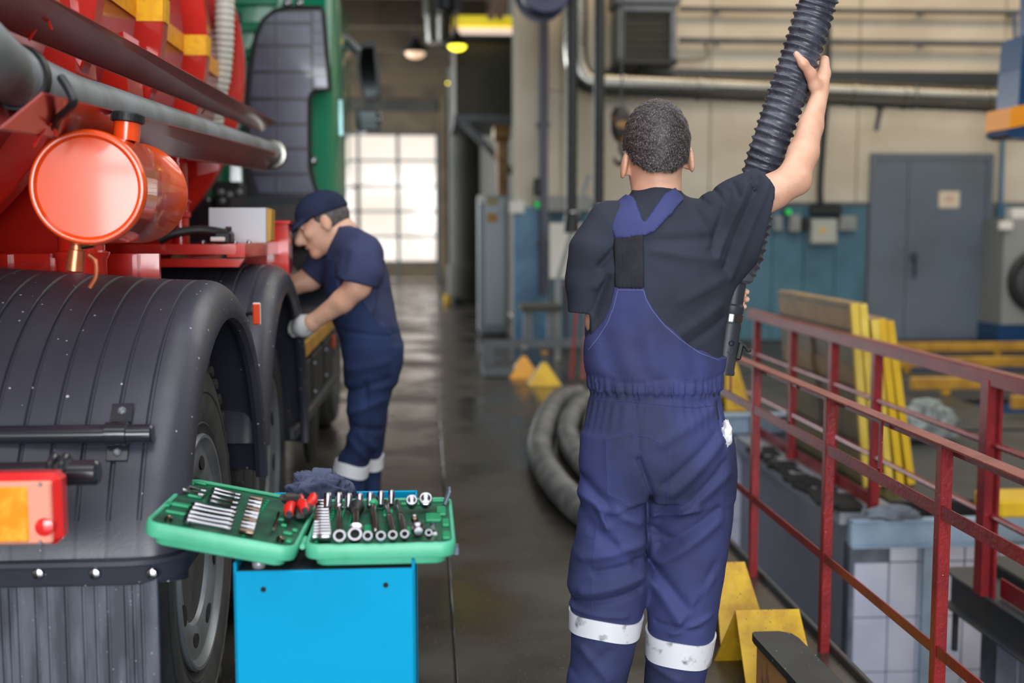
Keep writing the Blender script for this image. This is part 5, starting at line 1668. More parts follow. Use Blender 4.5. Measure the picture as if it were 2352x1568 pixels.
# boards leaning on the far railing, with yellow end edges --------------------------------
def board(k, y0, y1, xb, xt, zt, th, face, label):
    """panel leaning to the left; y0 = end facing the camera"""
    o = empty('leaning_board', (xb, (y0 + y1) / 2, 0), label, 'board', None)
    d = Vector((xt - xb, 0, zt)).normalized()
    n = Vector((d.z, 0, -d.x)) * th
    mb = MB()
    b, t = Vector((xb, 0, .002)), Vector((xt, 0, zt))
    poly = [b, t, t + n, b + n]
    mb.rings([[p + Vector((0, y0 + .03, 0)) for p in poly], [p + Vector((0, y1, 0)) for p in poly]])
    mb.build('panel', face, o, False)
    e = MB()
    e.rings([[p + Vector((0, y0, 0)) for p in poly], [p + Vector((0, y0 + .03, 0)) for p in poly]])
    e.build('end_edge', M['yellow'] if k > 2 else M['paleyellow'], o, False)
    tp = MB().rings([[t - d * .012 + n * -.06 + Vector((0, y0 + .02, 0)), t + d * .004 - n * .06 + Vector((0, y0 + .02, 0)), t + d * .004 + n * 1.02 + Vector((0, y0 + .02, 0)), t - d * .012 + n * 1.02 + Vector((0, y0 + .02, 0))],
                     [t - d * .012 + n * -.06 + Vector((0, y1, 0)), t + d * .004 - n * .06 + Vector((0, y1, 0)), t + d * .004 + n * 1.02 + Vector((0, y1, 0)), t - d * .012 + n * 1.02 + Vector((0, y1, 0))]])
    tp.build('top_edge', M['tan'], o, False)
    # battens across the visible face
    for z in (.60, .90):
        if z > zt - .05: continue
        s_ = z / zt
        c = b.lerp(t, s_) - n.normalized() * .006
        m = MB()
        m.rings([[c - d * .05 + Vector((0, y0 + .04, 0)), c + d * .05 + Vector((0, y0 + .04, 0)), c + d * .05 + n.normalized() * .006 + Vector((0, y0 + .04, 0)), c - d * .05 + n.normalized() * .006 + Vector((0, y0 + .04, 0))],
                 [c - d * .05 + Vector((0, y1 - .02, 0)), c + d * .05 + Vector((0, y1 - .02, 0)), c + d * .05 + n.normalized() * .006 + Vector((0, y1 - .02, 0)), c - d * .05 + n.normalized() * .006 + Vector((0, y1 - .02, 0))]])
        m.build('batten', M['tan'], o, False)


M['paleyellow'] = mat('pale_yellow_edge', (236, 208, 92), .5, 0, (220, 190, 70), 8)
lbs = ['leaning board farthest left of the stack, tall, with olive face and pale yellow edge', 'second leaning board from the left, tall, with a pale yellow edge',
       'third leaning board from the left, shorter, with a pale yellow edge', 'fourth leaning board from the left, shorter, with a deep yellow edge', 'rightmost leaning board of the stack, with the deepest yellow edge']
for k, (xb, xt, zt) in enumerate(((2.325, 2.225, .985), (2.385, 2.275, .98), (2.455, 2.345, .895), (2.52, 2.39, .90), (2.585, 2.44, .885))):
    board(k, 6.03 + .012 * k, 7.33 + .02 * k, xb, xt, zt, .040, M['olive'], lbs[k])

# yellow sheet-metal wheel chocks beside the front man ---------------------------------------
def chock(name, ridge0, ridge1, f0, f1, b0, b1, label):
    """bent sheet: ridge line, front foot line, back foot line"""
    t = .005
    o = empty(name, tuple((Vector(f0) + Vector(b1)) / 2 * Vector((1, 1, 0)).x if False else ((f0[0] + b1[0]) / 2, (f0[1] + b1[1]) / 2, 0)), label, 'chock')
    r0, r1, f0, f1, b0, b1 = map(Vector, (ridge0, ridge1, f0, f1, b0, b1))
    for nm, a, b in (('front_plate', f0, f1), ('back_plate', b0, b1)):
        n = (r1 - r0).cross(a - r0).normalized() * t
        MB().rings([[r0, r1, b, a], [r0 + n, r1 + n, b + n, a + n]]).build(nm, M['yellowworn'], o, False)
    return o


c = at(1690, 1404, Z=.205)
d = at(1836, 1401, Z=.205)
chock('wheel_chock', (c.x, c.y, .205), (d.x, d.y, .205), (c.x - .005, c.y - .17, .0), (d.x + .01, d.y - .17, .0), (c.x - .03, c.y + .13, .0), (d.x + .03, d.y + .13, .0), 'nearer yellow sheet-metal wheel chock on the floor behind the black step block')
c = at(1655, 1293, Z=.225)
d = at(1711, 1292, Z=.225)
chock('wheel_chock', (c.x - .02, c.y, .225), (d.x, d.y, .225), (c.x - .05, c.y - .22, .0), (d.x + .035, d.y - .22, .0), (c.x - .02, c.y + .12, .0), (d.x + .02, d.y + .12, .0), 'farther yellow wheel chock beside the right leg of the front man')
# black-topped wooden step block at the bottom edge
zt_ = .235
c, d, e, f = at(1725, 1450, Z=zt_), at(1818, 1450, Z=zt_), at(1960, 1600, Z=zt_), at(1815, 1600, Z=zt_)
sb = empty('step_block', ((c.x + e.x) / 2, (c.y + e.y) / 2, 0), 'wooden step block with a worn black top plate at the bottom edge by the railing', 'block')
yb, yf = c.y, c.y - .62
poly = [Vector((c.x + .01, yb, 0)), Vector((d.x - .035, yb, 0)), Vector((d.x - .005, yb - .02, 0)), Vector((d.x + .005, yb - .06, 0)), Vector((d.x + .02, yf, 0)), Vector((c.x + .02, yf, 0)), Vector((c.x - .002, yb - .04, 0)), Vector((c.x, yb - .012, 0))]
MB().rings([[p + Vector((0, 0, zt_ - .022)) for p in poly], [p + Vector((0, 0, zt_)) for p in poly]]).build('top_plate', M['blackpaint'], sb, False)
bx(c.x + .012, d.x - .004, yf + .02, yb - .02, .0, zt_ - .022).build('wood_block', M['wood'], sb, False)
c = at(1668, 905, Y=9.1)
d = at(1668, 930, Z=.02)
chock('wheel_chock', (c.x - .06, 8.9, .36), (c.x + .02, 8.9, .36), (c.x - .10, 8.72, .0), (c.x + .10, 8.72, .0), (c.x - .10, 9.1, .0), (c.x + .10, 9.1, .0), 'small yellow chock far behind the hose nozzle at the pit end')

# ================================================================== PEOPLE (implicit bodies meshed by surface nets)
class Grid:
    def __init__(s, lo, hi, h):
        s.lo = np.array(lo, np.float32)
        s.h = h
        n = np.ceil((np.array(hi) - s.lo) / h).astype(int) + 1
        s.n = n
        s.ax = [s.lo[i] + h * np.arange(n[i], dtype=np.float32) for i in range(3)]
        s.D = np.full(n, .06, np.float32)

    def sub(s, lo, hi):
        sl = []
        for i in range(3):
            a = int(max(0, math.floor((lo[i] - s.lo[i]) / s.h)))
            b = int(min(s.n[i], math.ceil((hi[i] - s.lo[i]) / s.h) + 1))
            if b <= a: return None
            sl.append(slice(a, b))
        X = s.ax[0][sl[0]][:, None, None]
        Y = s.ax[1][sl[1]][None, :, None]
        Z = s.ax[2][sl[2]][None, None, :]
        return tuple(sl), X, Y, Z

    def union(s, fn, lo, hi, k=.02, m=.06):
        q = s.sub([a - m for a in lo], [b + m for b in hi])
        if q is None: return
        sl, X, Y, Z = q
        d = fn(X, Y, Z)
        a = s.D[sl]
        if k <= 0:
            s.D[sl] = np.minimum(a, d)
        else:
            hh = np.clip(.5 + .5 * (d - a) / k, 0, 1)
            s.D[sl] = d * (1 - hh) + a * hh - k * hh * (1 - hh)

    def cone(s, a, b, r1, r2, k=.02, sy=1.0):
        a, b = np.array(a, float), np.array(b, float)
        ab = b - a
        L2 = max(float(ab @ ab), 1e-9)

        def fn(X, Y, Z):
            px, py, pz = X - a[0], Y - a[1], Z - a[2]
            t = np.clip((px * ab[0] + py * ab[1] + pz * ab[2]) / L2, 0, 1)
            dx, dy, dz = px - t * ab[0], (py - t * ab[1]) / sy, pz - t * ab[2]
            return np.sqrt(dx * dx + dy * dy + dz * dz) - (r1 + (r2 - r1) * t)
        r = max(r1, r2) * max(1, sy)
        s.union(fn, np.minimum(a, b) - r, np.maximum(a, b) + r, k)

    def chain(s, pts, rs, k=.02, sy=1.0):
        for i in range(len(pts) - 1): s.cone(pts[i], pts[i + 1], rs[i], rs[i + 1], k, sy)

    def ell(s, c, r, k=.02, rot=None):
        c, r = np.array(c, float), np.array(r, float)
        Mr = np.array(rot) if rot is not None else np.eye(3)

        def fn(X, Y, Z):
            px, py, pz = X - c[0], Y - c[1], Z - c[2]
            u = [(Mr[0][i] * px + Mr[1][i] * py + Mr[2][i] * pz) / r[i] for i in range(3)]
            q = np.sqrt(u[0] ** 2 + u[1] ** 2 + u[2] ** 2)
            g = np.sqrt((u[0] / r[0]) ** 2 + (u[1] / r[1]) ** 2 + (u[2] / r[2]) ** 2) + 1e-6
            return q * (q - 1) / g
        R_ = max(r)
        s.union(fn, c - R_, c + R_, k)

    def loft(s, rows, k=.03, infl=0.0, ex=2.0, op='u'):
        """rows: (z, cx, cy, rx, ry)"""
        rows = sorted(rows)
        T = np.array(rows, np.float64)
        zz = s.ax[2].astype(np.float64)
        # smooth interpolation
        def itp(col):
            v = np.interp(zz, T[:, 0], T[:, col])
            kk = max(1, int(.022 / s.h))
            ker = np.ones(2 * kk + 1) / (2 * kk + 1)
            return np.convolve(np.pad(v, kk, 'edge'), ker, 'valid').astype(np.float32)
        cx, cy, rx, ry = [itp(c) for c in (1, 2, 3, 4)]
        z0, z1 = T[0, 0], T[-1, 0]

        def fn(X, Y, Z):
            iz = np.round((Z - s.lo[2]) / s.h).astype(int)
            a, b = rx[iz] + infl, ry[iz] + infl
            ux, uy = np.abs(X - cx[iz]) / a, np.abs(Y - cy[iz]) / b
            q = (ux ** ex + uy ** ex) ** (1 / ex) + 1e-6
            g = np.sqrt((ux / a) ** 2 + (uy / b) ** 2) / q + 1e-6
            d = np.minimum((q - 1) / g, .2)
            return np.maximum(d, np.maximum(Z - z1 - infl * .5, z0 - infl * .5 - Z)).astype(np.float32)
        if op == 'fn': return fn
        m = max(T[:, 3].max(), T[:, 4].max()) + infl
        s.union(fn, (T[:, 1].min() - m, T[:, 2].min() - m, z0), (T[:, 1].max() + m, T[:, 2].max() + m, z1), k)

    def grids(s):
        return s.ax[0][:, None, None], s.ax[1][None, :, None], s.ax[2][None, None, :]

    def ridge(s, p, q, wd, amp, ymax=None, ymin=None, third=None):
        """cloth fold: raise (amp>0) or sink the surface along the line p-q in the x-z plane"""
        pts = [p, q] if third is None else [p, q, third]
        pad = wd * 3
        xs, zs = [a[0] for a in pts], [a[1] for a in pts]
        r = s.sub((min(xs) - pad, -99, min(zs) - pad), (max(xs) + pad, 99, max(zs) + pad))
        if r is None: return
        sl, X, Y, Z = r
        best = None
        for (a, b), (c, e) in zip([pts[i] for i in range(len(pts) - 1)], [pts[i + 1] for i in range(len(pts) - 1)]):
            dx, dz = c - a, e - b
            L2 = dx * dx + dz * dz + 1e-9
            t = np.clip(((X - a) * dx + (Z - b) * dz) / L2, 0, 1)
            d2 = (X - a - t * dx) ** 2 + (Z - b - t * dz) ** 2
            best = d2 if best is None else np.minimum(best, d2)
        f = amp * np.exp(-best / (wd * wd))
        if ymax is not None: f = f * np.clip((ymax - Y) / .03, 0, 1)
        if ymin is not None: f = f * np.clip((Y - ymin) / .03, 0, 1)
        s.D[sl] -= f.astype(np.float32)


def nets(D, lo, h):
    """naive surface nets -> verts, quads"""
    S = D < 0
    c = np.zeros(np.array(D.shape) - 1, np.int8)
    for i in (0, 1):
        for j in (0, 1):
            for k in (0, 1):
                c += S[i:S.shape[0] - 1 + i, j:S.shape[1] - 1 + j, k:S.shape[2] - 1 + k]
    act = (c > 0) & (c < 8)
    I = np.argwhere(act)
    idx = np.full(act.shape, -1, np.int64)
    idx[act] = np.arange(len(I))
    acc = np.zeros((len(I), 3))
    cnt = np.zeros(len(I))
    cor = [(i, j, k) for i in (0, 1) for j in (0, 1) for k in (0, 1)]
    vals = {q: D[I[:, 0] + q[0], I[:, 1] + q[1], I[:, 2] + q[2]] for q in cor}
    for a in cor:
        for ax in range(3):
            if a[ax] == 1: continue
            b = list(a); b[ax] = 1; b = tuple(b)
            va, vb = vals[a], vals[b]
            m = (va < 0) != (vb < 0)
            t = np.where(m, va / np.where(m, va - vb, 1), 0)
            p = np.tile(np.array(a, float), (len(I), 1))
            p[:, ax] += t
            acc += p * m[:, None]
            cnt += m
    V = lo + h * (I + acc / np.maximum(cnt, 1)[:, None])
    Q = []
    for ax in range(3):
        o1, o2 = (ax + 1) % 3, (ax + 2) % 3
        sl0 = [slice(None)] * 3; sl1 = [slice(None)] * 3
        sl0[ax] = slice(0, -1); sl1[ax] = slice(1, None)
        a, b = S[tuple(sl0)], S[tuple(sl1)]
        E = np.argwhere(a != b)
        E = E[(E[:, o1] > 0) & (E[:, o2] > 0) & (E[:, o1] < D.shape[o1] - 1) & (E[:, o2] < D.shape[o2] - 1)]
        ins = a[E[:, 0], E[:, 1], E[:, 2]]
        def cell(d1, d2):
            e = E.copy(); e[:, o1] -= d1; e[:, o2] -= d2
            return idx[e[:, 0], e[:, 1], e[:, 2]]
        q = np.stack([cell(1, 1), cell(0, 1), cell(0, 0), cell(1, 0)], 1)
        q[~ins] = q[~ins][:, ::-1]
        Q.append(q)
    return V, np.concatenate(Q)


def mesh_of(G, name, keep=None, relax=2):
    V, Q = nets(G.D, G.lo, G.h)
    for _ in range(relax):                                  # light Laplacian relaxation
        acc = np.zeros_like(V); cnt = np.zeros(len(V))
        for a, b in ((0, 1), (1, 2), (2, 3), (3, 0)):
            np.add.at(acc, Q[:, a], V[Q[:, b]]); np.add.at(acc, Q[:, b], V[Q[:, a]])
            np.add.at(cnt, Q[:, a], 1); np.add.at(cnt, Q[:, b], 1)
        V = V * .5 + .5 * acc / np.maximum(cnt, 1)[:, None]
    me = bpy.data.meshes.new(name)
    me.vertices.add(len(V)); me.vertices.foreach_set('co', V.astype(np.float32).ravel())
    me.loops.add(Q.size); me.loops.foreach_set('vertex_index', Q.astype(np.int32).ravel())
    me.polygons.add(len(Q)); me.polygons.foreach_set('loop_start', np.arange(0, Q.size, 4, dtype=np.int32))
    me.polygons.foreach_set('use_smooth', np.ones(len(Q), bool))
    me.update(); me.validate()
    return me


def poly_sdf(X, Z, poly):
    """signed distance to a polygon in the x-z plane (negative inside)"""
    P = np.array(poly, np.float32)
    X, Z = np.broadcast_arrays(X, Z)
    d = np.full(X.shape, 1e9, np.float32)
    ins = np.zeros(X.shape, bool)
    n = len(P)
    for i in range(n):
        a, b = P[i], P[(i + 1) % n]
        e = b - a
        wx, wz = X - a[0], Z - a[1]
        t = np.clip((wx * e[0] + wz * e[1]) / (e @ e + 1e-9), 0, 1)
        d = np.minimum(d, (wx - e[0] * t) ** 2 + (wz - e[1] * t) ** 2)
        c1 = (a[1] > Z) != (b[1] > Z)
        ins ^= c1 & (X < (b[0] - a[0]) * (Z - a[1]) / (b[1] - a[1] + 1e-12) + a[0])
    d = np.sqrt(d)
    return np.where(ins, -d, d)


# ------------------------------------------------------------------ FRONT MAN
YB = 2.90
def m1(px, py, dy=0.0):
    p = at(px, py, Y=YB + dy)
    return (p.x, p.y, p.z)


def rows_px(tab, Y0=None):
    """(py, xl, xr, dy centre, half depth) -> loft rows"""
    out = []
    for py, xl, xr, dy, ry in tab:
        a, b = at(xl, py, Y=(Y0 or YB) + dy), at(xr, py, Y=(Y0 or YB) + dy)
        out.append(((a.z + b.z) / 2, (a.x + b.x) / 2, (Y0 or YB) + dy, (b.x - a.x) / 2, ry))
    return out


def xz(px, py, dy=-.10):
    p = at(px, py, Y=YB + dy)
    return (p.x, p.z)


TORSO = [(432, 1462, 1556, .01, .060), (452, 1446, 1572, .0, .070), (470, 1416, 1604, .0, .085), (490, 1392, 1630, 0, .098), (520, 1376, 1650, 0, .112), (560, 1370, 1662, 0, .120), (610, 1366, 1668, 0, .124),
         (660, 1364, 1672, 0, .126), (720, 1360, 1668, 0, .124), (780, 1350, 1662, 0, .122), (830, 1348, 1656, 0, .122), (880, 1360, 1650, 0, .122), (930, 1352, 1652, 0, .124), (960, 1346, 1658, 0, .126)]
ME_man = None
BODYLO, BODYHI = m1(1290, 1800, -.25), m1(1960, 60, .34)

# hose the man holds: path first, the hand wraps it
HY_ = .125
hose_px = [(1990, -420, .02), (1960, -260, .05), (1926, -120, .08), (1896, -50, .10), (1873, 20, HY_), (1850, 92, HY_), (1815, 195, HY_), (1777, 306, HY_), (1752, 385, .14), (1738, 450, .15), (1727, 530, .15), (1719, 585, .15), (1702, 634, .15)]
HP = spline([Vector(m1(*p)) for p in hose_px], 14)
top = HP[0]
HP = spline([Vector((top.x + .25, top.y - .25, 5.4)), Vector((top.x + .20, top.y - .18, 4.2)), Vector((top.x + .10, top.y - .06, 2.9))], 10)[:-1] + HP
RHO = .0485


def hand(G, C, axis, e1, e2, R0, sc, palm_phi, dirn, tipphi, wrist, thumb, offs=(.034, .0115, -.011, -.033)):
    """hand closed round a tube: palm at palm_phi, four fingers wrapping by dirn, thumb points"""
    P = lambda phi, ax, r: tuple(C + (e1 * math.cos(R(phi)) + e2 * math.sin(R(phi))) * r + axis * ax)
    L = (.95, 1.0, .94, .78)
    rad = (.0095, .0098, .0092, .0080)
    for i in range(4):
        a = offs[i]
        span = (tipphi - palm_phi) * L[i]
        rf = R0 + rad[i] * .92
        pts = [P(palm_phi + span * .10 * 0, a * .82, R0 + .015), P(palm_phi + span * .36, a, rf + .006), P(palm_phi + span * .66, a, rf + .001), P(palm_phi + span * .86, a, rf - .0005), P(palm_phi + span, a, rf - .001)]
        r_ = rad[i]
        G.chain(pts, [r_ * 1.15, r_ * 1.08, r_ * 1.0, r_ * .93, r_ * .80], .005)
    # palm slab from knuckle row to the wrist
    kn = [np.array(P(palm_phi, o * .82, R0 + .015)) for o in offs]
    W = np.array(wrist)
    for i in range(4):
        b_ = W * .68 + kn[i] * .32
        G.chain([tuple(kn[i]), tuple(b_), tuple(W)], [.0125, .0125, .0135], .008)
    G.chain([tuple(kn[0]), tuple(kn[3])], [.013, .012], .012)
    if palm_phi < 90: G.chain([m1(1894, 138, .125), m1(1893, 170, .105), m1(1889, 205, .085)], [.0125, .0155, .0165], .010)
    pc_ = W * .45 + (kn[1] + kn[2]) / 2 * .55
    G.chain([tuple(pc_), tuple(W * .45 + kn[0] * .55), tuple(thumb[0])], [.019, .016, .015], .012)
    G.chain(thumb, [.0165, .0135, .0115, .0088], .010)


E1 = Vector((1, 0, 0))
def hose_frame(py):
    b = min(range(len(HP) - 1), key=lambda i: abs((Vector(m1(1800, py, HY_)).z) - HP[i].z))
    ax = (HP[b - 1] - HP[b + 1]).normalized()          # pointing up along the hose
    e1 = (E1 - ax * ax.x).normalized()
    return HP[b], ax, e1, ax.cross(e1) * (1 if ax.cross(e1).y > 0 else -1)


G = Grid((BODYLO[0], BODYLO[1] , -.01), (BODYHI[0], BODYHI[1], BODYHI[2]), .0042)
# inner torso, pelvis and legs (under the clothes)
G.loft([(z, cx, cy, max(rx - .03, .03), max(ry - .03, .03)) for z, cx, cy, rx, ry in rows_px(TORSO[3:])], .03)
hipL, hipR = m1(1420, 1010), m1(1585, 1010)
kneeL, kneeR = m1(1400, 1390, .01), m1(1570, 1390, .01)
ankL, ankR = m1(1368, 1710, .03), m1(1545, 1712, .03)
G.chain([hipL, kneeL, ankL], [.070, .048, .034], .03)
G.chain([hipR, kneeR, ankR], [.070, .048, .034], .03)
# neck and head
hd = Vector(m1(1508, 338, .005))
G.chain([m1(1508, 470, .0), m1(1508, 425, .012), m1(1508, 385, .02)], [.062, .0555, .055], .025)
G.ell((hd.x, hd.y + .004, hd.z + .012), (.0755, .096, .098), .02)
G.ell((hd.x, hd.y + .040, hd.z - .050), (.058, .060, .075), .03)             # jaw
G.ell((hd.x, hd.y + .085, hd.z - .092), (.030, .025, .026), .02)             # chin
G.cone((hd.x, hd.y + .098, hd.z - .004), (hd.x, hd.y + .118, hd.z - .040), .009, .015, .01)   # nose
for s_ in (-1, 1):
    G.ell((hd.x + s_ * .030, hd.y + .092, hd.z + .006), (.016, .008, .010), .006)              # eyelids
    G.ell((hd.x + s_ * .045, hd.y + .080, hd.z - .030), (.022, .016, .018), .02)               # cheeks
G.ell((hd.x, hd.y + .102, hd.z - .066), (.024, .008, .008), .008)            # lips
# ears: outer shell with hollow
for px, py, s_ in ((1434, 380, -1), (1586, 365, 1)):
    c = Vector(m1(px, py, .005))
    G.ell((c.x, c.y, c.z), (.0085, .021, .034), .006, np.array(Matrix.Rotation(R(-9 * s_), 3, 'Y')))
    G.cone((c.x - s_ * .010, c.y + .012, c.z + .012), (c.x - s_ * .008, c.y + .012, c.z - .018), .008, .007, .008)
# right arm up to the hose
shR, elR, wrR = m1(1655, 492, -.005), m1(1822, 412, -.01), m1(1883, 216, .085)
G.chain([shR, m1(1735, 462, .0), m1(1775, 440, -.005), elR], [.045, .041, .0415, .0405], .02)
G.cone(m1(1838, 420, -.015), m1(1846, 424, -.018), .022, .012, .02)           # elbow point
G.chain([elR, m1(1845, 352, .02), m1(1862, 290, .05), wrR], [.040, .0370, .0300, .0215], .015)
Cc, ax, e1, e2 = hose_frame(160)
kn_t = [m1(1872, 196, .075), m1(1862, 170, .065), m1(1845, 146, .055), m1(1829, 125, .054)]
hand(G, Cc, ax, e1, e2, RHO, 1, 22, 1, 128, wrR, kn_t)
# left arm down, forearm across the belly to the nozzle
shL, elL, wrL = m1(1402, 520, .0), m1(1380, 738, .06), m1(1590, 722, .215)
G.chain([shL, m1(1378, 640, .02), elL], [.050, .044, .037], .02)
G.chain([elL, m1(1470, 735, .15), wrL], [.036, .035, .026], .02)
NZ0, NZ1 = Vector(m1(1688, 650, .15)), Vector(m1(1657, 858, .15))
Cn = NZ0.lerp(NZ1, .20)
axn = (NZ0 - NZ1).normalized()
f1_ = (E1 - axn * axn.x).normalized()
f2_ = axn.cross(f1_)
if f2_.y < 0: f2_ = -f2_
tw = np.array(m1(1640, 712, .20))
hand(G, Cn, axn, f1_, f2_, .033, .95, 170, -1, 8, m1(1612, 720, .215), [m1(1630, 700, .17), m1(1648, 678, .11), m1(1664, 668, .098), m1(1680, 660, .10)], (.030, .010, -.010, -.029))
man = empty('person', (Vector(m1(1505, 880)).x, YB, 0), 'man seen from behind in navy bib overalls and black t-shirt holding up a black hose', 'person')
link('body', mesh_of(G, 'body', relax=1), M['skin'], man)

# fingernail on the visible thumb
tip, pre = Vector(kn_t[3]), Vector(kn_t[2])
d_ = (tip - pre).normalized()
n_ = Vector((0, -1, .12))
n_ = (n_ - d_ * n_.dot(d_)).normalized()
s_ = d_.cross(n_)
cN = tip + n_ * .0078 + d_ * .0015
MB().rings([[cN + d_ * (math.cos(q) * .0068) + s_ * (math.sin(q) * .0052) - n_ * (abs(math.sin(q)) * .0018) for q in [2 * math.pi * j / 14 for j in range(14)]],
            [cN - n_ * .004 + d_ * (math.cos(q) * .0070) + s_ * (math.sin(q) * .0056) - n_ * (abs(math.sin(q)) * .0018) for q in [2 * math.pi * j / 14 for j in range(14)]]]).build('thumbnail', mat('nail', (236, 192, 176), .3), man)

# hair: cap hugging the skull plus fine strands
GH = Grid((hd.x - .11, hd.y - .13, hd.z - .13), (hd.x + .11, hd.y + .13, hd.z + .13), .0035)
GH.ell((hd.x, hd.y + .002, hd.z + .012), (.081, .1015, .1035), .02)
GH.ell((hd.x, hd.y - .030, hd.z - .052), (.062, .050, .05), .03)
X, Y, Z = GH.grids()
sx = np.abs(X - hd.x)
yb_ = Y - hd.y
nape = hd.z - .060 + .020 * np.clip((sx - .030) / .03, 0, 1)                 # straight nape line between the ears
side = hd.z - .006 + .075 * np.clip((yb_ - .020) / .06, 0, 1)                # cut round the ear, rising to the forehead
tt = np.clip((yb_ + .045) / .030, 0, 1)
line = nape * (1 - tt) + side * tt
GH.D = np.maximum(GH.D, (line - Z).astype(np.float32))
GH.D += (.0012 * np.sin(X * 160 + Z * 60) * np.sin(Z * 190 + Y * 80)).astype(np.float32)
hme = mesh_of(GH, 'hair', relax=1)
hv = np.empty(len(hme.vertices) * 3, np.float32)
hme.vertices.foreach_get('co', hv)
hn = np.empty(len(hme.vertices) * 3, np.float32)
hme.vertices.foreach_get('normal', hn)
hv, hn = hv.reshape(-1, 3), hn.reshape(-1, 3)
hair = link('hair', hme, M['hair'], man)
rg = np.random.default_rng(4)
sel = rg.choice(len(hv), 20000)
crown = np.array([hd.x + .030, hd.y - .055, hd.z + .085])
sv, sf = [], []
for i in sel:
    p, n = hv[i], hn[i]
    if p[2] < hd.z - .070: continue
    flow = p - crown
    flow -= n * (flow @ n)
    flow /= np.linalg.norm(flow) + 1e-6
    flow = flow + np.array([.25, 0, -.45]) + rg.normal(0, .15, 3)
    flow -= n * (flow @ n)
    flow /= np.linalg.norm(flow) + 1e-6
    Lh = rg.uniform(.007, .015)
    side = np.cross(n, flow) * .00042
    a = p - n * .0012
    b = p + n * .0022 + flow * Lh * .55
    c = p + n * .0014 + flow * Lh
    k = len(sv)
    sv += [a - side, a + side, b + side, b - side, c]
    sf += [(k, k + 1, k + 2, k + 3), (k + 3, k + 2, k + 4)]
sm = bpy.data.meshes.new('hair_strands')
sm.from_pydata([tuple(map(float, p)) for p in sv], [], sf)
hm2 = mat('hair_strand', (52, 45, 45), .45, 0, (146, 139, 141), 260, lo=.44, hi=.76)
so = link('hair_strands', sm, hm2, hair)
so['kind'] = 'stuff'
# neck chain
cN = Vector(m1(1508, 446, .008))
rs_ = [cN + Vector((math.cos(a) * .0595, math.sin(a) * .0585, .004 - .010 * math.cos(a - .2) * .3 + .012 * math.sin(a))) for a in [2 * math.pi * j / 60 for j in range(61)]]
MB().tube(rs_, [.0016 if i % 2 else .0009 for i in range(61)], 6).build('neck_chain', M['chrome'], man)

# ---------------------------- t-shirt
def clothes_grid(): return Grid((m1(1290, 900, 0)[0], YB - .21, m1(1500, 960, 0)[2]), (m1(1815, 900, 0)[0], YB + .22, m1(1500, 370, 0)[2]), .0048)


GS = clothes_grid()
GS.loft(rows_px(TORSO), .02)
# left short sleeve hanging down
GS.chain([m1(1400, 515, 0), m1(1362, 575, .0), m1(1347, 640, .012), m1(1346, 760, .022)], [.058, .052, .0455, .046], .035, 1.15)
# right sleeve, wide and draped below the raised arm
s0 = [m1(1640, 498, 0), m1(1700, 472, -.005), m1(1760, 448, -.01), m1(1830, 425, -.01)]
GS.chain(s0, [.062, .062, .064, .066], .04, .95)
GS.chain([m1(1650, 560, 0), m1(1705, 530, -.004), m1(1745, 492, -.008), m1(1800, 450, -.01)], [.062, .062, .058, .055], .045, .72)
GS.chain([m1(1642, 640, 0), m1(1668, 585, 0), m1(1700, 552, 0)], [.050, .055, .050], .05, .8)
# collar
cz = Vector(m1(1508, 447, .005))
GS.chain([m1(1474, 462, -.02), m1(1466, 448, .0)], [.018, .014], .02)
X, Y, Z = GS.grids()
# sleeve hems (planes) and open cuffs
hp, hq = xz(1766, 392), xz(1789, 430)
hq2 = xz(1776, 512)
nx1 = np.array([hq[1] - hp[1], -(hq[0] - hp[0])]); nx1 = -nx1 / np.linalg.norm(nx1)
nx2 = np.array([hq2[1] - hq[1], -(hq2[0] - hq[0])]); nx2 = -nx2 / np.linalg.norm(nx2)
cut = np.maximum((X - hq[0]) * nx1[0] + (Z - hq[1]) * nx1[1], (X - hq[0]) * nx2[0] + (Z - hq[1]) * nx2[1])
far = X > xz(1700, 480)[0]
GS.D = np.where(far, np.maximum(GS.D, cut), GS.D).astype(np.float32)
zc_ = at(1340, 719, Y=YB).z
lf = X < xz(1362, 700)[0] + .0
GS.D = np.where(lf & (Z < zc_ + .05), np.maximum(GS.D, zc_ - Z), GS.D).astype(np.float32)
inner = Grid(GS.lo, GS.lo + (GS.n - 1) * GS.h, GS.h)
inner.D[:] = .06
inner.chain([m1(1735, 466, -.01), m1(1840, 425, -.01)], [.048, .058], 0, .9)
inner.chain([m1(1738, 505, -.008), m1(1810, 455, -.01)], [.046, .045], .03, .6)
inner.chain([m1(1347, 690, .016), m1(1346, 780, .024)], [.038, .0385], 0, 1.1)
nn = np.minimum(GS.D.shape, inner.D.shape)
GS.D[:nn[0], :nn[1], :nn[2]] = np.maximum(GS.D[:nn[0], :nn[1], :nn[2]], -inner.D[:nn[0], :nn[1], :nn[2]])
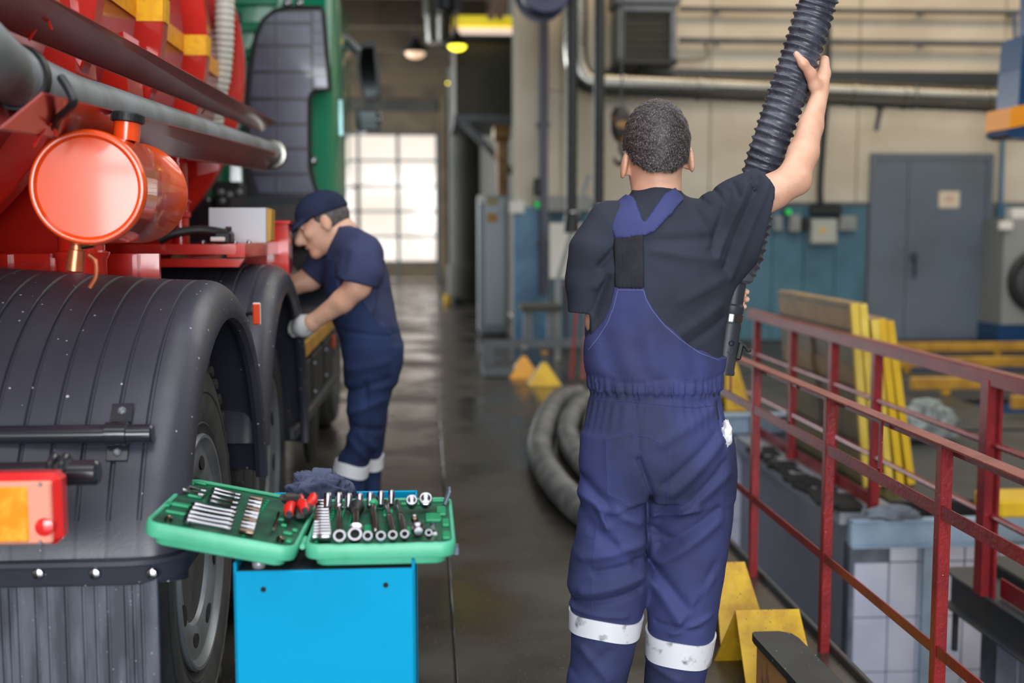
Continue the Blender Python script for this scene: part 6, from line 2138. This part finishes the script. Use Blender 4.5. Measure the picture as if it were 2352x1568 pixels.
# folds
yc = YB + .03
for a, b, wd, am in (((1690, 640), (1770, 420), .010, .004), ((1672, 615), (1752, 410), .009, -.005), ((1655, 590), (1722, 425), .010, .005), ((1636, 575), (1690, 440), .010, -.0045),
                     ((1490, 555), (1640, 548), .014, -.004), ((1500, 575), (1665, 600), .016, .004), ((1640, 560), (1600, 470), .012, .003), ((1670, 640), (1560, 690), .016, .0035), ((1665, 700), (1500, 800), .016, .004), ((1668, 735), (1540, 815), .012, -.004),
                     ((1420, 570), (1385, 610), .010, -.006), ((1430, 600), (1375, 660), .012, .004), ((1400, 640), (1372, 720), .010, -.004), ((1365, 760), (1420, 690), .012, .004), ((1355, 800), (1440, 720), .010, -.003),
                     ((1620, 440), (1640, 470), .006, -.004), ((1660, 430), (1672, 462), .006, -.004), ((1700, 420), (1706, 452), .006, -.004), ((1735, 408), (1745, 440), .005, -.004), ((1480, 640), (1480, 820), .02, .002)):
    GS.ridge(xz(*a), xz(*b), wd * .85, am * 1.7, ymax=yc)
GS.D += (.0010 * np.sin(X * 55 + Z * 31 + 3 * np.sin(Z * 19)) * np.sin(Z * 43 + Y * 30)).astype(np.float32)
tsh = link('t_shirt', mesh_of(GS, 't_shirt', relax=1), M['shirt'], man)

# ---------------------------- bib overalls
LEGL = [(1000, 1342, 1502, 0, .100), (1060, 1336, 1502, 0, .104), (1120, 1336, 1500, 0, .104), (1180, 1334, 1500, 0, .102), (1250, 1320, 1497, 0, .100), (1330, 1308, 1490, 0, .098), (1390, 1312, 1478, 0, .094), (1450, 1312, 1465, 0, .092), (1510, 1312, 1452, .0, .090), (1568, 1300, 1437, .005, .088), (1650, 1298, 1428, .01, .086), (1752, 1296, 1424, .02, .086)]
LEGR = [(1000, 1486, 1678, 0, .100), (1060, 1490, 1684, 0, .104), (1120, 1492, 1685, 0, .104), (1180, 1494, 1682, 0, .102), (1250, 1494, 1672, 0, .100), (1330, 1492, 1660, 0, .098), (1400, 1490, 1648, 0, .094), (1500, 1487, 1630, 0, .090), (1568, 1480, 1615, .005, .088), (1650, 1478, 1608, .01, .086), (1754, 1476, 1606, .02, .086)]
HIPS = [(826, 1345, 1659, 0, .128), (850, 1349, 1657, 0, .127), (880, 1358, 1652, 0, .125), (915, 1354, 1652, 0, .127), (960, 1344, 1662, -.004, .134), (1010, 1338, 1678, -.008, .140), (1060, 1336, 1684, -.008, .138), (1110, 1338, 1684, -.004, .126), (1135, 1345, 1680, 0, .11)]
GO = Grid((m1(1280, 900, 0)[0], YB - .22, .02), (m1(1720, 900, 0)[0], YB + .22, m1(1500, 430, 0)[2]), .0048)
rl_, rr_, rh_ = rows_px(LEGL), rows_px(LEGR), rows_px(HIPS)
GO.loft(rh_, .01)
GO.loft(rl_, .03)
GO.loft(rr_, .03)
X, Y, Z = GO.grids()
tor = GO.loft(rows_px(TORSO), infl=.0085, op='fn')(X, Y, Z)
bib = [(1417, 659), (1479, 659), (1486, 684), (1502, 712), (1528, 744), (1564, 776), (1608, 806), (1660, 824), (1690, 830), (1690, 905), (1320, 905), (1320, 812), (1345, 803), (1372, 772), (1393, 740), (1408, 702)]
bp_ = poly_sdf(X, Z, [xz(*p, -.12) for p in bib])
strapL = [(1396, 482), (1430, 462), (1448, 440), (1464, 452), (1480, 541), (1414, 549)]
strapR = [(1467, 524), (1530, 444), (1560, 430), (1578, 455), (1500, 530), (1480, 542)]
sl_ = poly_sdf(X, Z, [xz(*p, -.09) for p in strapL])
sr_ = poly_sdf(X, Z, [xz(*p, -.09) for p in strapR])
backside = Y - (YB + .045)
front = np.maximum(np.maximum(YB - Y, Z - 1.24), np.abs(X - m1(1508, 700)[0]) - .10)
band = np.minimum(np.maximum(bp_, backside), front)
tor2 = GO.loft(rows_px(TORSO), infl=.0125, op='fn')(X, Y, Z)
piece = np.maximum(tor, band)
piece = np.minimum(piece, np.maximum(tor2, sl_))
piece = np.minimum(piece, np.maximum(GO.loft(rows_px(TORSO), infl=.0095, op='fn')(X, Y, Z), sr_))
piece = np.maximum(piece, -(GO.loft(rows_px(TORSO), infl=-.012, op='fn')(X, Y, Z)) * np.where(Z > xz(1500, 640)[1], 1, 0) - np.where(Z > xz(1500, 640)[1], 0, 9))
k = .008
hh = np.clip(.5 + .5 * (piece - GO.D) / k, 0, 1)
GO.D = (piece * (1 - hh) + GO.D * hh - k * hh * (1 - hh)).astype(np.float32)
# gathered waistband, seams and folds
zw0, zw1 = xz(1500, 918)[1], xz(1500, 872)[1]
wbm = np.exp(-((Z - (zw0 + zw1) / 2) / ((zw1 - zw0) * .5)) ** 4)
ang = np.arctan2(Y - YB, X - m1(1505, 900)[0])
GO.D -= (wbm * (.0024 * np.sin(ang * 46 + 2.2 * np.sin(ang * 9)) + .0018 * np.sin(ang * 83 + Z * 60))).astype(np.float32)
for pz_ in (xz(1500, 873), xz(1500, 917)):
    GO.D += (.0024 * np.exp(-((Z - pz_[1] + .006 * np.sin(ang * 5)) / .0042) ** 2)).astype(np.float32)
bib_zone = np.clip((Z - zw1) / .02, 0, 1) * np.clip((xz(1500, 700)[1] - Z) / .1, 0, 1)
GO.D -= (bib_zone * (.0030 * np.sin(X * 95 + 2 * np.sin(Z * 12)))).astype(np.float32) * (Y < YB)
seat = np.clip((zw0 - Z) / .02, 0, 1) * np.clip((Z - xz(1500, 1010)[1]) / .09, 0, 1)
GO.D -= (seat * .0020 * np.sin(ang * 38 + 1.5 * np.sin(ang * 7))).astype(np.float32)
for a, b, wd, am in (((1458, 918), (1462, 1050), .005, -.005), ((1462, 1050), (1497, 1140), .007, -.006), ((1494, 1140), (1498, 1300), .010, -.010),
                     # pocket outlines
                     ((1392, 1010), (1392, 1130), .0035, .0028), ((1392, 1010), (1448, 990), .0035, .0030), ((1448, 990), (1462, 1040), .0035, .002), ((1395, 1135), (1460, 1168), .0035, .0030),
                     ((1530, 1030), (1534, 1160), .0035, .0028), ((1504, 1178), (1560, 1165), .0035, .0030), ((1652, 930), (1668, 1030), .006, -.006), ((1664, 1035), (1662, 1240), .004, .0025),
                     # big diagonal folds
                     ((1510, 1010), (1640, 940), .018, .004), ((1540, 1130), (1660, 1010), .016, .006), ((1520, 1105), (1640, 1000), .012, -.004), ((1560, 1180), (1672, 1090), .016, .006), ((1575, 1160), (1665, 1060), .010, -.004),
                     ((1508, 1190), (1600, 1170), .012, .006), ((1505, 1225), (1560, 1250), .014, -.004), ((1520, 1300), (1650, 1200), .016, .007), ((1530, 1260), (1650, 1170), .012, -.005), ((1510, 1310), (1580, 1400), .014, -.006), ((1500, 1340), (1560, 1430), .014, .006),
                     ((1560, 1430), (1640, 1330), .013, .005), ((1545, 1460), (1636, 1420), .009, .005), ((1520, 1445), (1610, 1450), .008, -.004), ((1600, 1390), (1645, 1300), .012, -.004),
                     ((1350, 1110), (1400, 1170), .014, -.006), ((1345, 1150), (1470, 1200), .016, .008), ((1400, 1190), (1480, 1165), .012, -.005), ((1375, 1170), (1395, 1215), .008, .007), ((1330, 1190), (1460, 1290), .018, -.006), ((1340, 1290), (1485, 1250), .016, .007), ((1370, 1320), (1485, 1290), .012, -.006),
                     ((1340, 1370), (1480, 1330), .014, .007), ((1330, 1400), (1470, 1360), .010, -.006), ((1320, 1415), (1440, 1420), .009, .004), ((1420, 1240), (1450, 1300), .012, .004),
                     ((1340, 1500), (1400, 1568), .014, .005), ((1400, 1500), (1330, 1568), .014, -.004), ((1500, 1540), (1560, 1568), .012, .004),
                     ((1375, 1200), (1365, 1300), .003, .002), ((1365, 1300), (1360, 1400), .003, .002)):
    GO.ridge(xz(*a), xz(*b), wd * (.85 if wd > .0055 else 1), am * (1.6 if wd > .0055 else .8), ymax=YB + .03)
# cargo pocket bulging on the outer left thigh
a_, b_ = m1(1346, 1260, .02), m1(1328, 1350, .02)
GO.chain([m1(1356, 1182, .01), m1(1352, 1228, .01)], [.030, .028], .012, 1.9)
GO.chain([m1(1340, 1272, .01), m1(1328, 1338, .01)], [.031, .0285], .010, 1.9)
GO.D += (.0008 * np.sin(X * 60 + Z * 27 + 2 * np.sin(Z * 23)) * np.sin(Z * 37 + Y * 33)).astype(np.float32)
ov = link('overalls', mesh_of(GO, 'overalls', relax=1), M['overall'], man)

# black elastic back strap
GE = Grid((m1(1400, 600, -.12)[0], YB - .18, m1(1400, 675, -.12)[2]), (m1(1500, 600, -.12)[0], YB + .0, m1(1400, 530, -.12)[2]), .004)
X, Y, Z = GE.grids()
t_ = GE.loft(rows_px(TORSO), infl=.0115, op='fn')(X, Y, Z)
ep = poly_sdf(X, Z, [xz(*p, -.12) for p in ((1417, 545), (1479, 538), (1479, 663), (1417, 663))])
GE.D = np.maximum(t_, ep).astype(np.float32)
GE.D = np.maximum(GE.D, -GE.loft(rows_px(TORSO), infl=-.012, op='fn')(X, Y, Z))
GE.D -= (.0006 * np.sin(X * 900)).astype(np.float32)
e_ = link('elastic_strap', mesh_of(GE, 'elastic_strap', relax=1), M['elastic'], ov)


from mathutils.bvhtree import BVHTree
def bvh_of(o):
    me = o.data
    n = len(me.vertices)
    v = np.empty(n * 3, np.float32); me.vertices.foreach_get('co', v)
    q = np.empty(len(me.loops), np.int32); me.loops.foreach_get('vertex_index', q)
    return BVHTree.FromPolygons([tuple(p) for p in v.reshape(-1, 3).tolist()], [tuple(p) for p in q.reshape(-1, 4).tolist()])


def seam(tree, pxs, r, m, parent, name='seam', dash=0, lift=.0004):
    """sewn seam: a fine cord laid on the cloth along the given outline"""
    pts = []
    fine = []
    for a, b in zip(pxs, pxs[1:]):
        n = max(1, int(math.hypot(a[0] - b[0], a[1] - b[1]) / 5))
        fine += [(a[0] + (b[0] - a[0]) * k / n, a[1] + (b[1] - a[1]) * k / n) for k in range(n)]
    fine.append(pxs[-1])
    mb = MB()
    for px, py in fine:
        hit, nor, _, _ = tree.ray_cast(EYE, ray(px, py).normalized())
        if hit is None: continue
        pts.append(hit - ray(px, py).normalized() * lift)
    if len(pts) < 3: return
    if dash:
        for k in range(0, len(pts) - 1, 2): mb.tube([pts[k], pts[k].lerp(pts[k + 1], .7)], r, 5)
    else:
        mb.tube(pts, r, 5)
    mb.build(name, m, parent)


M['seam'] = mat('seam_thread', (52, 58, 108), .8)
M['seamlite'] = mat('pale_seam_thread', (96, 102, 152), .8)
tv, tt_ = bvh_of(ov), bvh_of(tsh)
hem = [(1419, 662), (1410, 700), (1396, 736), (1376, 768), (1351, 800)]
hem2 = [(1478, 662), (1484, 684), (1500, 711), (1526, 743), (1562, 775), (1606, 806), (1650, 823)]
for hh_ in (hem, hem2): seam(tv, [(x, y + 4) for x, y in hh_], .0011, M['seamlite'], ov)
seam(tv, [(1420, 666), (1477, 666)], .0010, M['seamlite'], ov)
for pl_ in (((1392, 1012), (1394, 1132), (1410, 1142), (1440, 1155)), ((1392, 1010), (1448, 992)), ((1534, 1030), (1534, 1160), (1506, 1180)), ((1534, 1030), (1490, 1002), (1464, 1000)), ((1361, 918), (1450, 921), (1560, 934), (1600, 936), (1650, 930)), ((1454, 922), (1460, 985), (1466, 1040), (1482, 1100), (1496, 1142)),
            ((1664, 1030), (1662, 1120), (1656, 1230), (1640, 1330), (1626, 1440)), ((1366, 1190), (1362, 1300), (1360, 1400)), ((1340, 1182), (1370, 1192), (1366, 1238), (1342, 1230))):
    seam(tv, pl_, .0010, M['seam'], ov)
seam(tt_, [(1328, 711), (1358, 712)], .0008, M['elastic'], tsh, 'hem_stitch', 1)
seam(tt_, [(1768, 402), (1780, 430), (1776, 470), (1768, 512)], .0008, M['elastic'], tsh, 'hem_stitch')


def leg_band(rows, pts, name, m, infl, parent, Yc=None, bend=0):
    """reflective band round a trouser leg; pts = (x0,y0top,x1,y1top,height px)"""
    x0, y0, x1, y1, hp_ = pts
    f = (lambda a, b: xz(a, b, -.09)) if Yc is None else (lambda a, b: (at(a, b, Y=Yc).x, at(a, b, Y=Yc).z))
    a, b = f(x0, y0), f(x1, y1)
    a2 = f(x0, y0 + hp_)
    hz = a[1] - a2[1]
    rws = sorted(rows)
    T = np.array(rws)
    segs = 44
    slope = (b[1] - a[1]) / (b[0] - a[0])
    rs_ = []
    for ht in (0, 0, -hz / 2, -hz, -hz):
        ring = []
        for j in range(segs):
            an = 2 * math.pi * j / segs
            z = (a[1] + b[1]) / 2 + ht
            for _ in range(3):
                cx, cy, rx, ry = [np.interp(z, T[:, 0], T[:, c]) for c in (1, 2, 3, 4)]
                gr = infl if 1 <= len(rs_) <= 3 else -.003
                x = cx + math.cos(an) * (rx + gr)
                z = a[1] + slope * (x - a[0]) + ht - bend * math.sin(an) 
            ring.append(Vector((x, cy + math.sin(an) * (ry + gr), z + .0035 * math.sin(an * 3 + 1))))
        rs_.append(ring)
    return MB().rings(rs_, False).build(name, m, parent, True, 60)


leg_band(rl_, (1312, 1424, 1465, 1436, 44), 'reflective_band', M['reflect'], .0055, ov)
leg_band(rr_, (1487, 1474, 1630, 1478, 58), 'reflective_band', M['reflect'], .0055, ov, None, -.006)
# work boots (below the frame)
for c in (m1(1362, 1780, .03), m1(1542, 1782, .03)):
    GB = Grid((c[0] - .08, YB - .12, -.002), (c[0] + .08, YB + .28, .16), .006)
    GB.chain([(c[0], YB + .0, .045), (c[0], YB + .10, .045), (c[0], YB + .17, .04)], [.042, .046, .040], .02)
    GB.cone((c[0], YB + .02, .05), (c[0], YB + .03, .14), .045, .046, .02)
    X, Y, Z = GB.grids()
    GB.D = np.maximum(GB.D, .002 - Z).astype(np.float32)
    link('boot', mesh_of(GB, 'boot'), M['boot'], man)
# white glove stuffed in the right pocket
c = m1(1664, 994, -.05)
crumple('work_glove', (c[0] - .001, c[1] - .02, c[2]), .022, (.55, 1.0, 1.35), M['glove'], 'white dirty glove stuffed in the right hip pocket of the navy overalls', 'glove', 21, 4, 7, .3)

# ---------------------------- the black corrugated hose and nozzle
PT = resample(HP, .0033)
rs_ = []
ph = 0
pit = .0208
s_acc = 0.0
rad = []
for i, p in enumerate(PT):
    if i: s_acc += (PT[i] - PT[i - 1]).length
    rad.append(s_acc)
LT = rad[-1]
u = None
SEG = 40
MBH = MB()
for i, p in enumerate(PT):
    d = (PT[min(i + 1, len(PT) - 1)] - PT[max(i - 1, 0)]).normalized()
    if u is None: _, u, _ = frame(d)
    u = (u - d * u.dot(d)).normalized()
    v = d.cross(u)
    ring = []
    tp = 1.0 if LT - rad[i] > .17 else .70 + .30 * (LT - rad[i]) / .17
    for j in range(SEG):
        an = 2 * math.pi * j / SEG
        q = ((rad[i] / pit + j / SEG) % 1.0)
        bead = math.exp(-((q - .5) / .19) ** 4)
        r = (RHO - .0028 + .0062 * bead) * tp
        ring.append(p + (u * math.cos(an) + v * math.sin(an)) * r)
    rs_.append(ring)
MBH.rings(rs_)
eh = empty('exhaust_hose', tuple(PT[-1]), 'thick black corrugated exhaust hose held up by the front man', 'hose')
MBH.build('tube', M['corrug'], eh, True, 80)
ax_ = (NZ1 - NZ0).normalized()
o_ = NZ0 - ax_ * .046
MB().lathe(o_, ax_, [(0, .034), (.0, .040), (.018, .043), (.024, .046), (.036, .046), (.042, .038), (.045, .031)], 28).build('cuff', M['corrug'], eh)
LN = (NZ1 - o_).length
nzm = mat('nozzle_rubber', (48, 52, 60), .45, 0, (58, 62, 70), 8)
nz = MB().lathe(o_, ax_, [(.03, .030), (.10, .029), (.105, .033), (.122, .033), (.126, .031), (.150, .031), (.152, .0325), (LN - .06, .0325), (LN - .012, .0325), (LN - .008, .034), (LN, .034), (LN, .028), (LN - .03, .027)], 30).build('nozzle', nzm, eh)
MB().lathe(o_, ax_, [(.126, .031), (.127, .0345), (.146, .0345), (.147, .031)], 28, False).build('steel_clamp', M['chrome'], nz)
qn = o_ + ax_ * .215
MB().tube(spline([qn + Vector((.030, -.005, .015)), qn + Vector((.05, -.008, .0)), qn + Vector((.058, -.01, -.012)), qn + Vector((.066, -.012, -.010))], 5), .0035, 8).build('toggle_lever', M['black'], nz)
MB().box(qn + Vector((.036, -.004, -.012)), (.018, .014, .05), Matrix.Rotation(R(12), 3, 'Y'), .005).build('toggle_catch', M['black'], nz)
tl_ = o_ + ax_ * (LN - .085)
MB().torus(tl_ + Vector((.006, -.0335, 0)), (0.1, -1, 0), .0065, .0014, 18, 6).build('moulded_mark', M['blackgloss'], nz)
mbm = MB()
for k, (dx, L_) in enumerate(((.004, .022), (.010, .016))):
    mbm.bar(tl_ + Vector((dx - .002, -.0335, -.014)), tl_ + Vector((dx - .006, -.0338, -.014 - L_)), .0022, .002, (0, 1, 0))
mbm.bar(tl_ + Vector((-.006, -.0337, -.024)), tl_ + Vector((.008, -.0335, -.022)), .0022, .002, (0, 1, 0))
mbm.build('moulded_mark', M['blackgloss'], nz)

# ------------------------------------------------------------------ SECOND MAN, bending over the truck
YB2 = 4.78
def m2p(px, py, dy=0.0):
    p = at(px, py, Y=YB2 + dy)
    return (p.x, p.y, p.z)


man2 = empty('person', (m2p(840, 900)[0], YB2, 0), 'man in navy cap and dark navy overalls bending over the side of the truck', 'person')
T2 = [(522, 772, 812, 0, .06), (540, 770, 838, 0, .10), (560, 762, 862, 0, .15), (590, 752, 880, 0, .175), (630, 748, 893, 0, .185), (680, 752, 902, 0, .18), (730, 766, 912, 0, .172), (770, 784, 920, 0, .172), (800, 792, 922, 0, .175), (830, 794, 920, 0, .175)]
LN2 = [(800, 792, 921, -.05, .115), (840, 794, 917, -.06, .115), (880, 796, 905, -.07, .105), (930, 798, 892, -.075, .095), (980, 800, 882, -.08, .088), (1020, 790, 872, -.08, .085), (1060, 772, 848, -.08, .085), (1100, 766, 840, -.08, .084), (1160, 766, 836, -.08, .084), (1290, 768, 834, -.08, .084)]
LF2 = [(800, 800, 921, .08, .11), (880, 806, 906, .10, .10), (930, 812, 893, .12, .095), (1000, 822, 886, .13, .088), (1060, 824, 876, .13, .084), (1160, 818, 876, .13, .084), (1250, 814, 874, .13, .084)]
g_lo, g_hi = m2p(640, 1330, -.3), m2p(950, 430, .35)
GB2 = Grid((g_lo[0] - .05, YB2 - .34, -.01), (g_hi[0], YB2 + .36, g_hi[2] + .06), .0068)
def R2(t): return rows_px(t, YB2)
# body under the clothes
GB2.loft([(z, cx, cy, max(rx - .03, .02), max(ry - .03, .02)) for z, cx, cy, rx, ry in R2(T2[1:])], .03)
GB2.chain([m2p(850, 830, -.07), m2p(840, 980, -.08), m2p(808, 1065, -.08), m2p(801, 1270, -.08)], [.075, .05, .04, .035], .03)
GB2.chain([m2p(855, 830, .09), m2p(850, 990, .12), m2p(845, 1240, .13)], [.075, .05, .035], .03)
GB2.chain([m2p(805, 560, 0), m2p(782, 535, 0), m2p(764, 512, 0)], [.066, .062, .060], .025)
h2 = Vector(m2p(744, 508))
til = Matrix.Rotation(R(-20), 3, 'Y')                  # head nods down toward the left
def hp2(x, y, z): return tuple(h2 + til @ Vector((-x, y, z)))       # x = forward (left in view)
rotn = np.array(til)
GB2.ell(hp2(-.005, 0, .022), (.100, .078, .088), .02, rotn)
GB2.ell(hp2(.028, 0, -.050), (.064, .056, .078), .03, rotn)
GB2.ell(hp2(.074, 0, -.108), (.026, .030, .026), .02, rotn)              # chin
GB2.chain([hp2(.090, 0, .010), hp2(.112, 0, -.026), hp2(.121, 0, -.042), hp2(.098, 0, -.052)], [.012, .014, .017, .012], .012)   # nose
GB2.ell(hp2(.085, 0, .022), (.018, .050, .012), .015, rotn)              # brow
GB2.ell(hp2(.086, 0, -.076), (.016, .026, .014), .012, rotn)             # mouth
for s_ in (-1, 1):
    GB2.ell(hp2(.064, s_ * .040, -.024), (.028, .018, .024), .02, rotn)
    GB2.ell(hp2(-.012, s_ * .078, -.012), (.021, .010, .036), .008, rotn)
# near arm down to the gloved hand, far arm reaching behind the mudguard
shN, elN, wrN = m2p(832, 575, -.15), m2p(822, 656, -.20), m2p(716, 742, -.12)
GB2.chain([shN, m2p(830, 620, -.19), elN, m2p(786, 692, -.18), wrN], [.055, .052, .050, .043, .031], .02)
hN = m2p(690, 752, -.07)
GB2.chain([wrN, m2p(700, 748, -.09), hN], [.032, .036, .032], .02)
for k, (dx, dz) in enumerate(((672, 738), (668, 748), (668, 757), (674, 765))):
    GB2.chain([m2p(692, 744 + 5 * k, -.075), m2p((692 + dx) / 2, dz - 2, -.06), m2p(dx, dz + 3, -.045)], [.013, .012, .010], .006)
GB2.chain([m2p(700, 740, -.10), m2p(690, 733, -.085), m2p(680, 735, -.07)], [.014, .013, .010], .008)
shF, elF, wrF = m2p(765, 585, .16), m2p(712, 640, .20), m2p(648, 668, .16)
GB2.chain([shF, elF, wrF], [.052, .048, .036], .02)
for k in range(4): GB2.chain([wrF, m2p(632, 668 + 5 * k, .15), m2p(620, 676 + 6 * k, .13)], [.026, .013, .010], .008)
GB2.chain([wrF, m2p(636, 664, .11), m2p(625, 672, .10)], [.024, .013, .010], .008)
link('body', mesh_of(GB2, 'body', relax=1), M['skin'], man2)
eye = MB()
for s_ in (-1,):
    eye.sphere(hp2(.083, s_ * .034, .004), .010, 10)
eye.build('eye', M['reflectclean'], man2)
mb = MB().tube([hp2(.088, -.052, .018), hp2(.098, -.034, .022), hp2(.102, -.014, .020)], [.003, .005, .004], 8)
mb.build('eyebrow', M['hair'], man2)
MB().tube([hp2(.100, -.022, -.078), hp2(.104, 0, -.076), hp2(.100, .022, -.078)], [.003, .006, .003], 8).build('lips', mat('lips', (176, 110, 98), .5), man2)
# grey hair at the sides, cap
GH2 = Grid((h2.x - .17, h2.y - .14, h2.z - .15), (h2.x + .17, h2.y + .14, h2.z + .19), .005)
GH2.ell(hp2(-.010, 0, .012), (.100, .082, .090), .02, rotn)
X, Y, Z = GH2.grids()
lx = (X - h2.x) * til[0][0] + (Z - h2.z) * til[2][0]
lz = (X - h2.x) * til[0][2] + (Z - h2.z) * til[2][2]
GH2.D = np.maximum(GH2.D, np.maximum(-(lx + .030), -(lz + .055 - .9 * np.clip(.045 - lx, 0, .1)))).astype(np.float32)
link('hair', mesh_of(GH2, 'hair', relax=1), mat('grey_hair', (92, 86, 86), .6, 0, (70, 64, 64), 60), man2)
GC = Grid((h2.x - .25, h2.y - .15, h2.z - .12), (h2.x + .18, h2.y + .15, h2.z + .22), .005)
GC.ell(hp2(-.004, 0, .036), (.110, .091, .088), .02, rotn)
X, Y, Z = GC.grids()
lx = (X - h2.x) * til[0][0] + (Z - h2.z) * til[2][0]
ly = Y - h2.y
lz = (X - h2.x) * til[0][2] + (Z - h2.z) * til[2][2]
GC.D = np.maximum(GC.D, -(lz - .026)).astype(np.float32)
vis = np.maximum(np.sqrt(((lx + .105) / .085) ** 2 + (ly / .082) ** 2) - 1, np.abs(lz - .030 + .25 * np.clip(-lx - .08, 0, .2) + 1.6 * ly ** 2) / .009 - 1) * .009
hh = np.clip(.5 + .5 * (vis - GC.D) / .01, 0, 1)
GC.D = (vis * (1 - hh) + GC.D * hh - .01 * hh * (1 - hh)).astype(np.float32)
cap = link('cap', mesh_of(GC, 'cap', relax=1), M['captone'], man2)
# t-shirt and overalls
GS2 = Grid((g_lo[0], YB2 - .34, m2p(800, 850)[2]), (g_hi[0], YB2 + .36, m2p(800, 505)[2]), .0068)
GS2.loft(R2(T2), .03)
GS2.chain([m2p(812, 562, -.10), m2p(832, 585, -.16), m2p(828, 628, -.195), m2p(818, 690, -.205)], [.070, .072, .070, .068], .05)
GS2.chain([m2p(785, 575, .10), m2p(755, 590, .155), m2p(700, 655, .21)], [.062, .064, .060], .05)
X, Y, Z = GS2.grids()
c1, c2 = m2p(768, 634, -.2), m2p(842, 654, -.2)
nrm_ = np.array([c2[2] - c1[2], c1[0] - c2[0]]); nrm_ /= np.linalg.norm(nrm_)
if nrm_[1] > 0: nrm_ = -nrm_
cutN = (X - c1[0]) * nrm_[0] + (Z - c1[2]) * nrm_[1]
GS2.D = np.where((Y < YB2 - .175) & (Z < c2[2] + .06), np.maximum(GS2.D, cutN), GS2.D)
cf1, cf2 = m2p(694, 616, .2), m2p(724, 642, .2)
nf = np.array([cf2[2] - cf1[2], cf1[0] - cf2[0]]); nf /= np.linalg.norm(nf)
if nf[0] > 0: nf = -nf
GS2.D = np.where((Y > YB2 + .08) & (X < m2p(742, 600)[0]), np.maximum(GS2.D, (X - cf1[0]) * nf[0] + (Z - cf1[2]) * nf[1]), GS2.D).astype(np.float32)
def x2(px, py): q = at(px, py, Y=YB2 - .15); return (q.x, q.z)
for a, b, wd, am in (((800, 660), (870, 740), .014, -.010), ((790, 640), (850, 720), .016, .008), ((860, 570), (890, 660), .016, .006), ((800, 580), (790, 640), .014, -.006), ((770, 600), (775, 690), .014, .006)):
    GS2.ridge(x2(*a), x2(*b), wd, am, ymax=YB2)
GS2.D += (.002 * np.sin(X * 40 + Z * 22) * np.sin(Z * 35 + Y * 25)).astype(np.float32)
link('t_shirt', mesh_of(GS2, 't_shirt', relax=1), M['navyshirt'], man2)
GO2 = Grid((g_lo[0] + .1, YB2 - .34, .03), (g_hi[0], YB2 + .36, m2p(800, 505)[2]), .0068)
GO2.loft(R2([(740, 768, 914, 0, .176), (770, 784, 922, 0, .178), (800, 791, 924, 0, .182), (840, 793, 921, 0, .180), (870, 796, 912, 0, .168)]), .02)
rl2 = R2(LN2); rf2 = R2(LF2)
GO2.loft(rl2, .05)
GO2.loft(rf2, .05)
X, Y, Z = GO2.grids()
t2f = GO2.loft(R2(T2), infl=.010, op='fn')(X, Y, Z)
zb1, zb0 = m2p(770, 590)[2], m2p(770, 760)[2]
slope_ = np.clip((Z - zb0) / (zb1 - zb0), 0, 1)
bibx = m2p(905, 730)[0] + (m2p(785, 600)[0] - m2p(905, 730)[0]) * slope_ ** .7
bib2 = np.maximum(np.maximum(X - bibx, Z - zb1), zb0 - .05 - Z)
st1 = np.maximum(np.abs(Y - (YB2 - .075)) - .025, zb1 - .02 - Z)
pc = np.maximum(t2f, np.minimum(bib2, st1))
GO2.D = np.minimum(GO2.D, pc).astype(np.float32)
for a, b, wd, am in (((800, 850), (890, 830), .016, .008), ((800, 900), (890, 870), .014, -.008), ((800, 950), (880, 920), .016, .010), ((810, 980), (880, 990), .012, -.009), ((830, 1000), (870, 1040), .012, .008), ((800, 1010), (850, 1060), .014, .009), ((790, 1040), (800, 990), .012, -.007), ((840, 880), (850, 1060), .012, -.010), ((785, 760), (915, 775), .008, -.007)):
    GO2.ridge(x2(*a), x2(*b), wd, am, ymax=YB2)
GO2.D += (.0022 * np.sin(X * 38 + Z * 21) * np.sin(Z * 33 + Y * 27)).astype(np.float32)
ov2 = link('overalls', mesh_of(GO2, 'overalls', relax=1), M['navy'], man2)
leg_band(rl2, (768, 1062, 840, 1074, 30), 'reflective_band', M['reflectclean'], .008, ov2, YB2 - .16)
leg_band(rf2, (838, 1056, 876, 1054, 28), 'reflective_band', M['reflectclean'], .008, ov2, YB2 + .05)
q = m2p(788, 606, -.18)
MB().sphere(q, .012, 10).build('bib_button', M['rim'], ov2)
# glove on the near hand
GG = Grid((hN[0] - .09, hN[1] - .08, hN[2] - .07), (hN[0] + .10, hN[1] + .09, hN[2] + .07), .005)
GG.chain([m2p(712, 744, -.115), m2p(700, 748, -.09), hN], [.036, .041, .036], .02)
for k, (dx, dz) in enumerate(((672, 738), (668, 748), (668, 757), (674, 765))):
    GG.chain([m2p(692, 744 + 5 * k, -.075), m2p((692 + dx) / 2, dz - 2, -.06), m2p(dx, dz + 3, -.045)], [.0165, .015, .013], .006)
GG.chain([m2p(700, 740, -.10), m2p(690, 733, -.085), m2p(680, 735, -.07)], [.018, .016, .013], .008)
link('glove', mesh_of(GG, 'glove', relax=1), M['glove'], man2)
for c in (m2p(795, 1300, -.08), m2p(840, 1290, .13)):
    GB = Grid((c[0] - .25, c[1] - .08, -.002), (c[0] + .12, c[1] + .08, .16), .008)
    GB.chain([(c[0] + .02, c[1], .045), (c[0] - .08, c[1], .045), (c[0] - .15, c[1], .04)], [.042, .046, .040], .02)
    GB.cone((c[0], c[1], .05), (c[0], c[1], .14), .045, .046, .02)
    X, Y, Z = GB.grids()
    GB.D = np.maximum(GB.D, .002 - Z).astype(np.float32)
    link('boot', mesh_of(GB, 'boot'), M['boot'], man2)
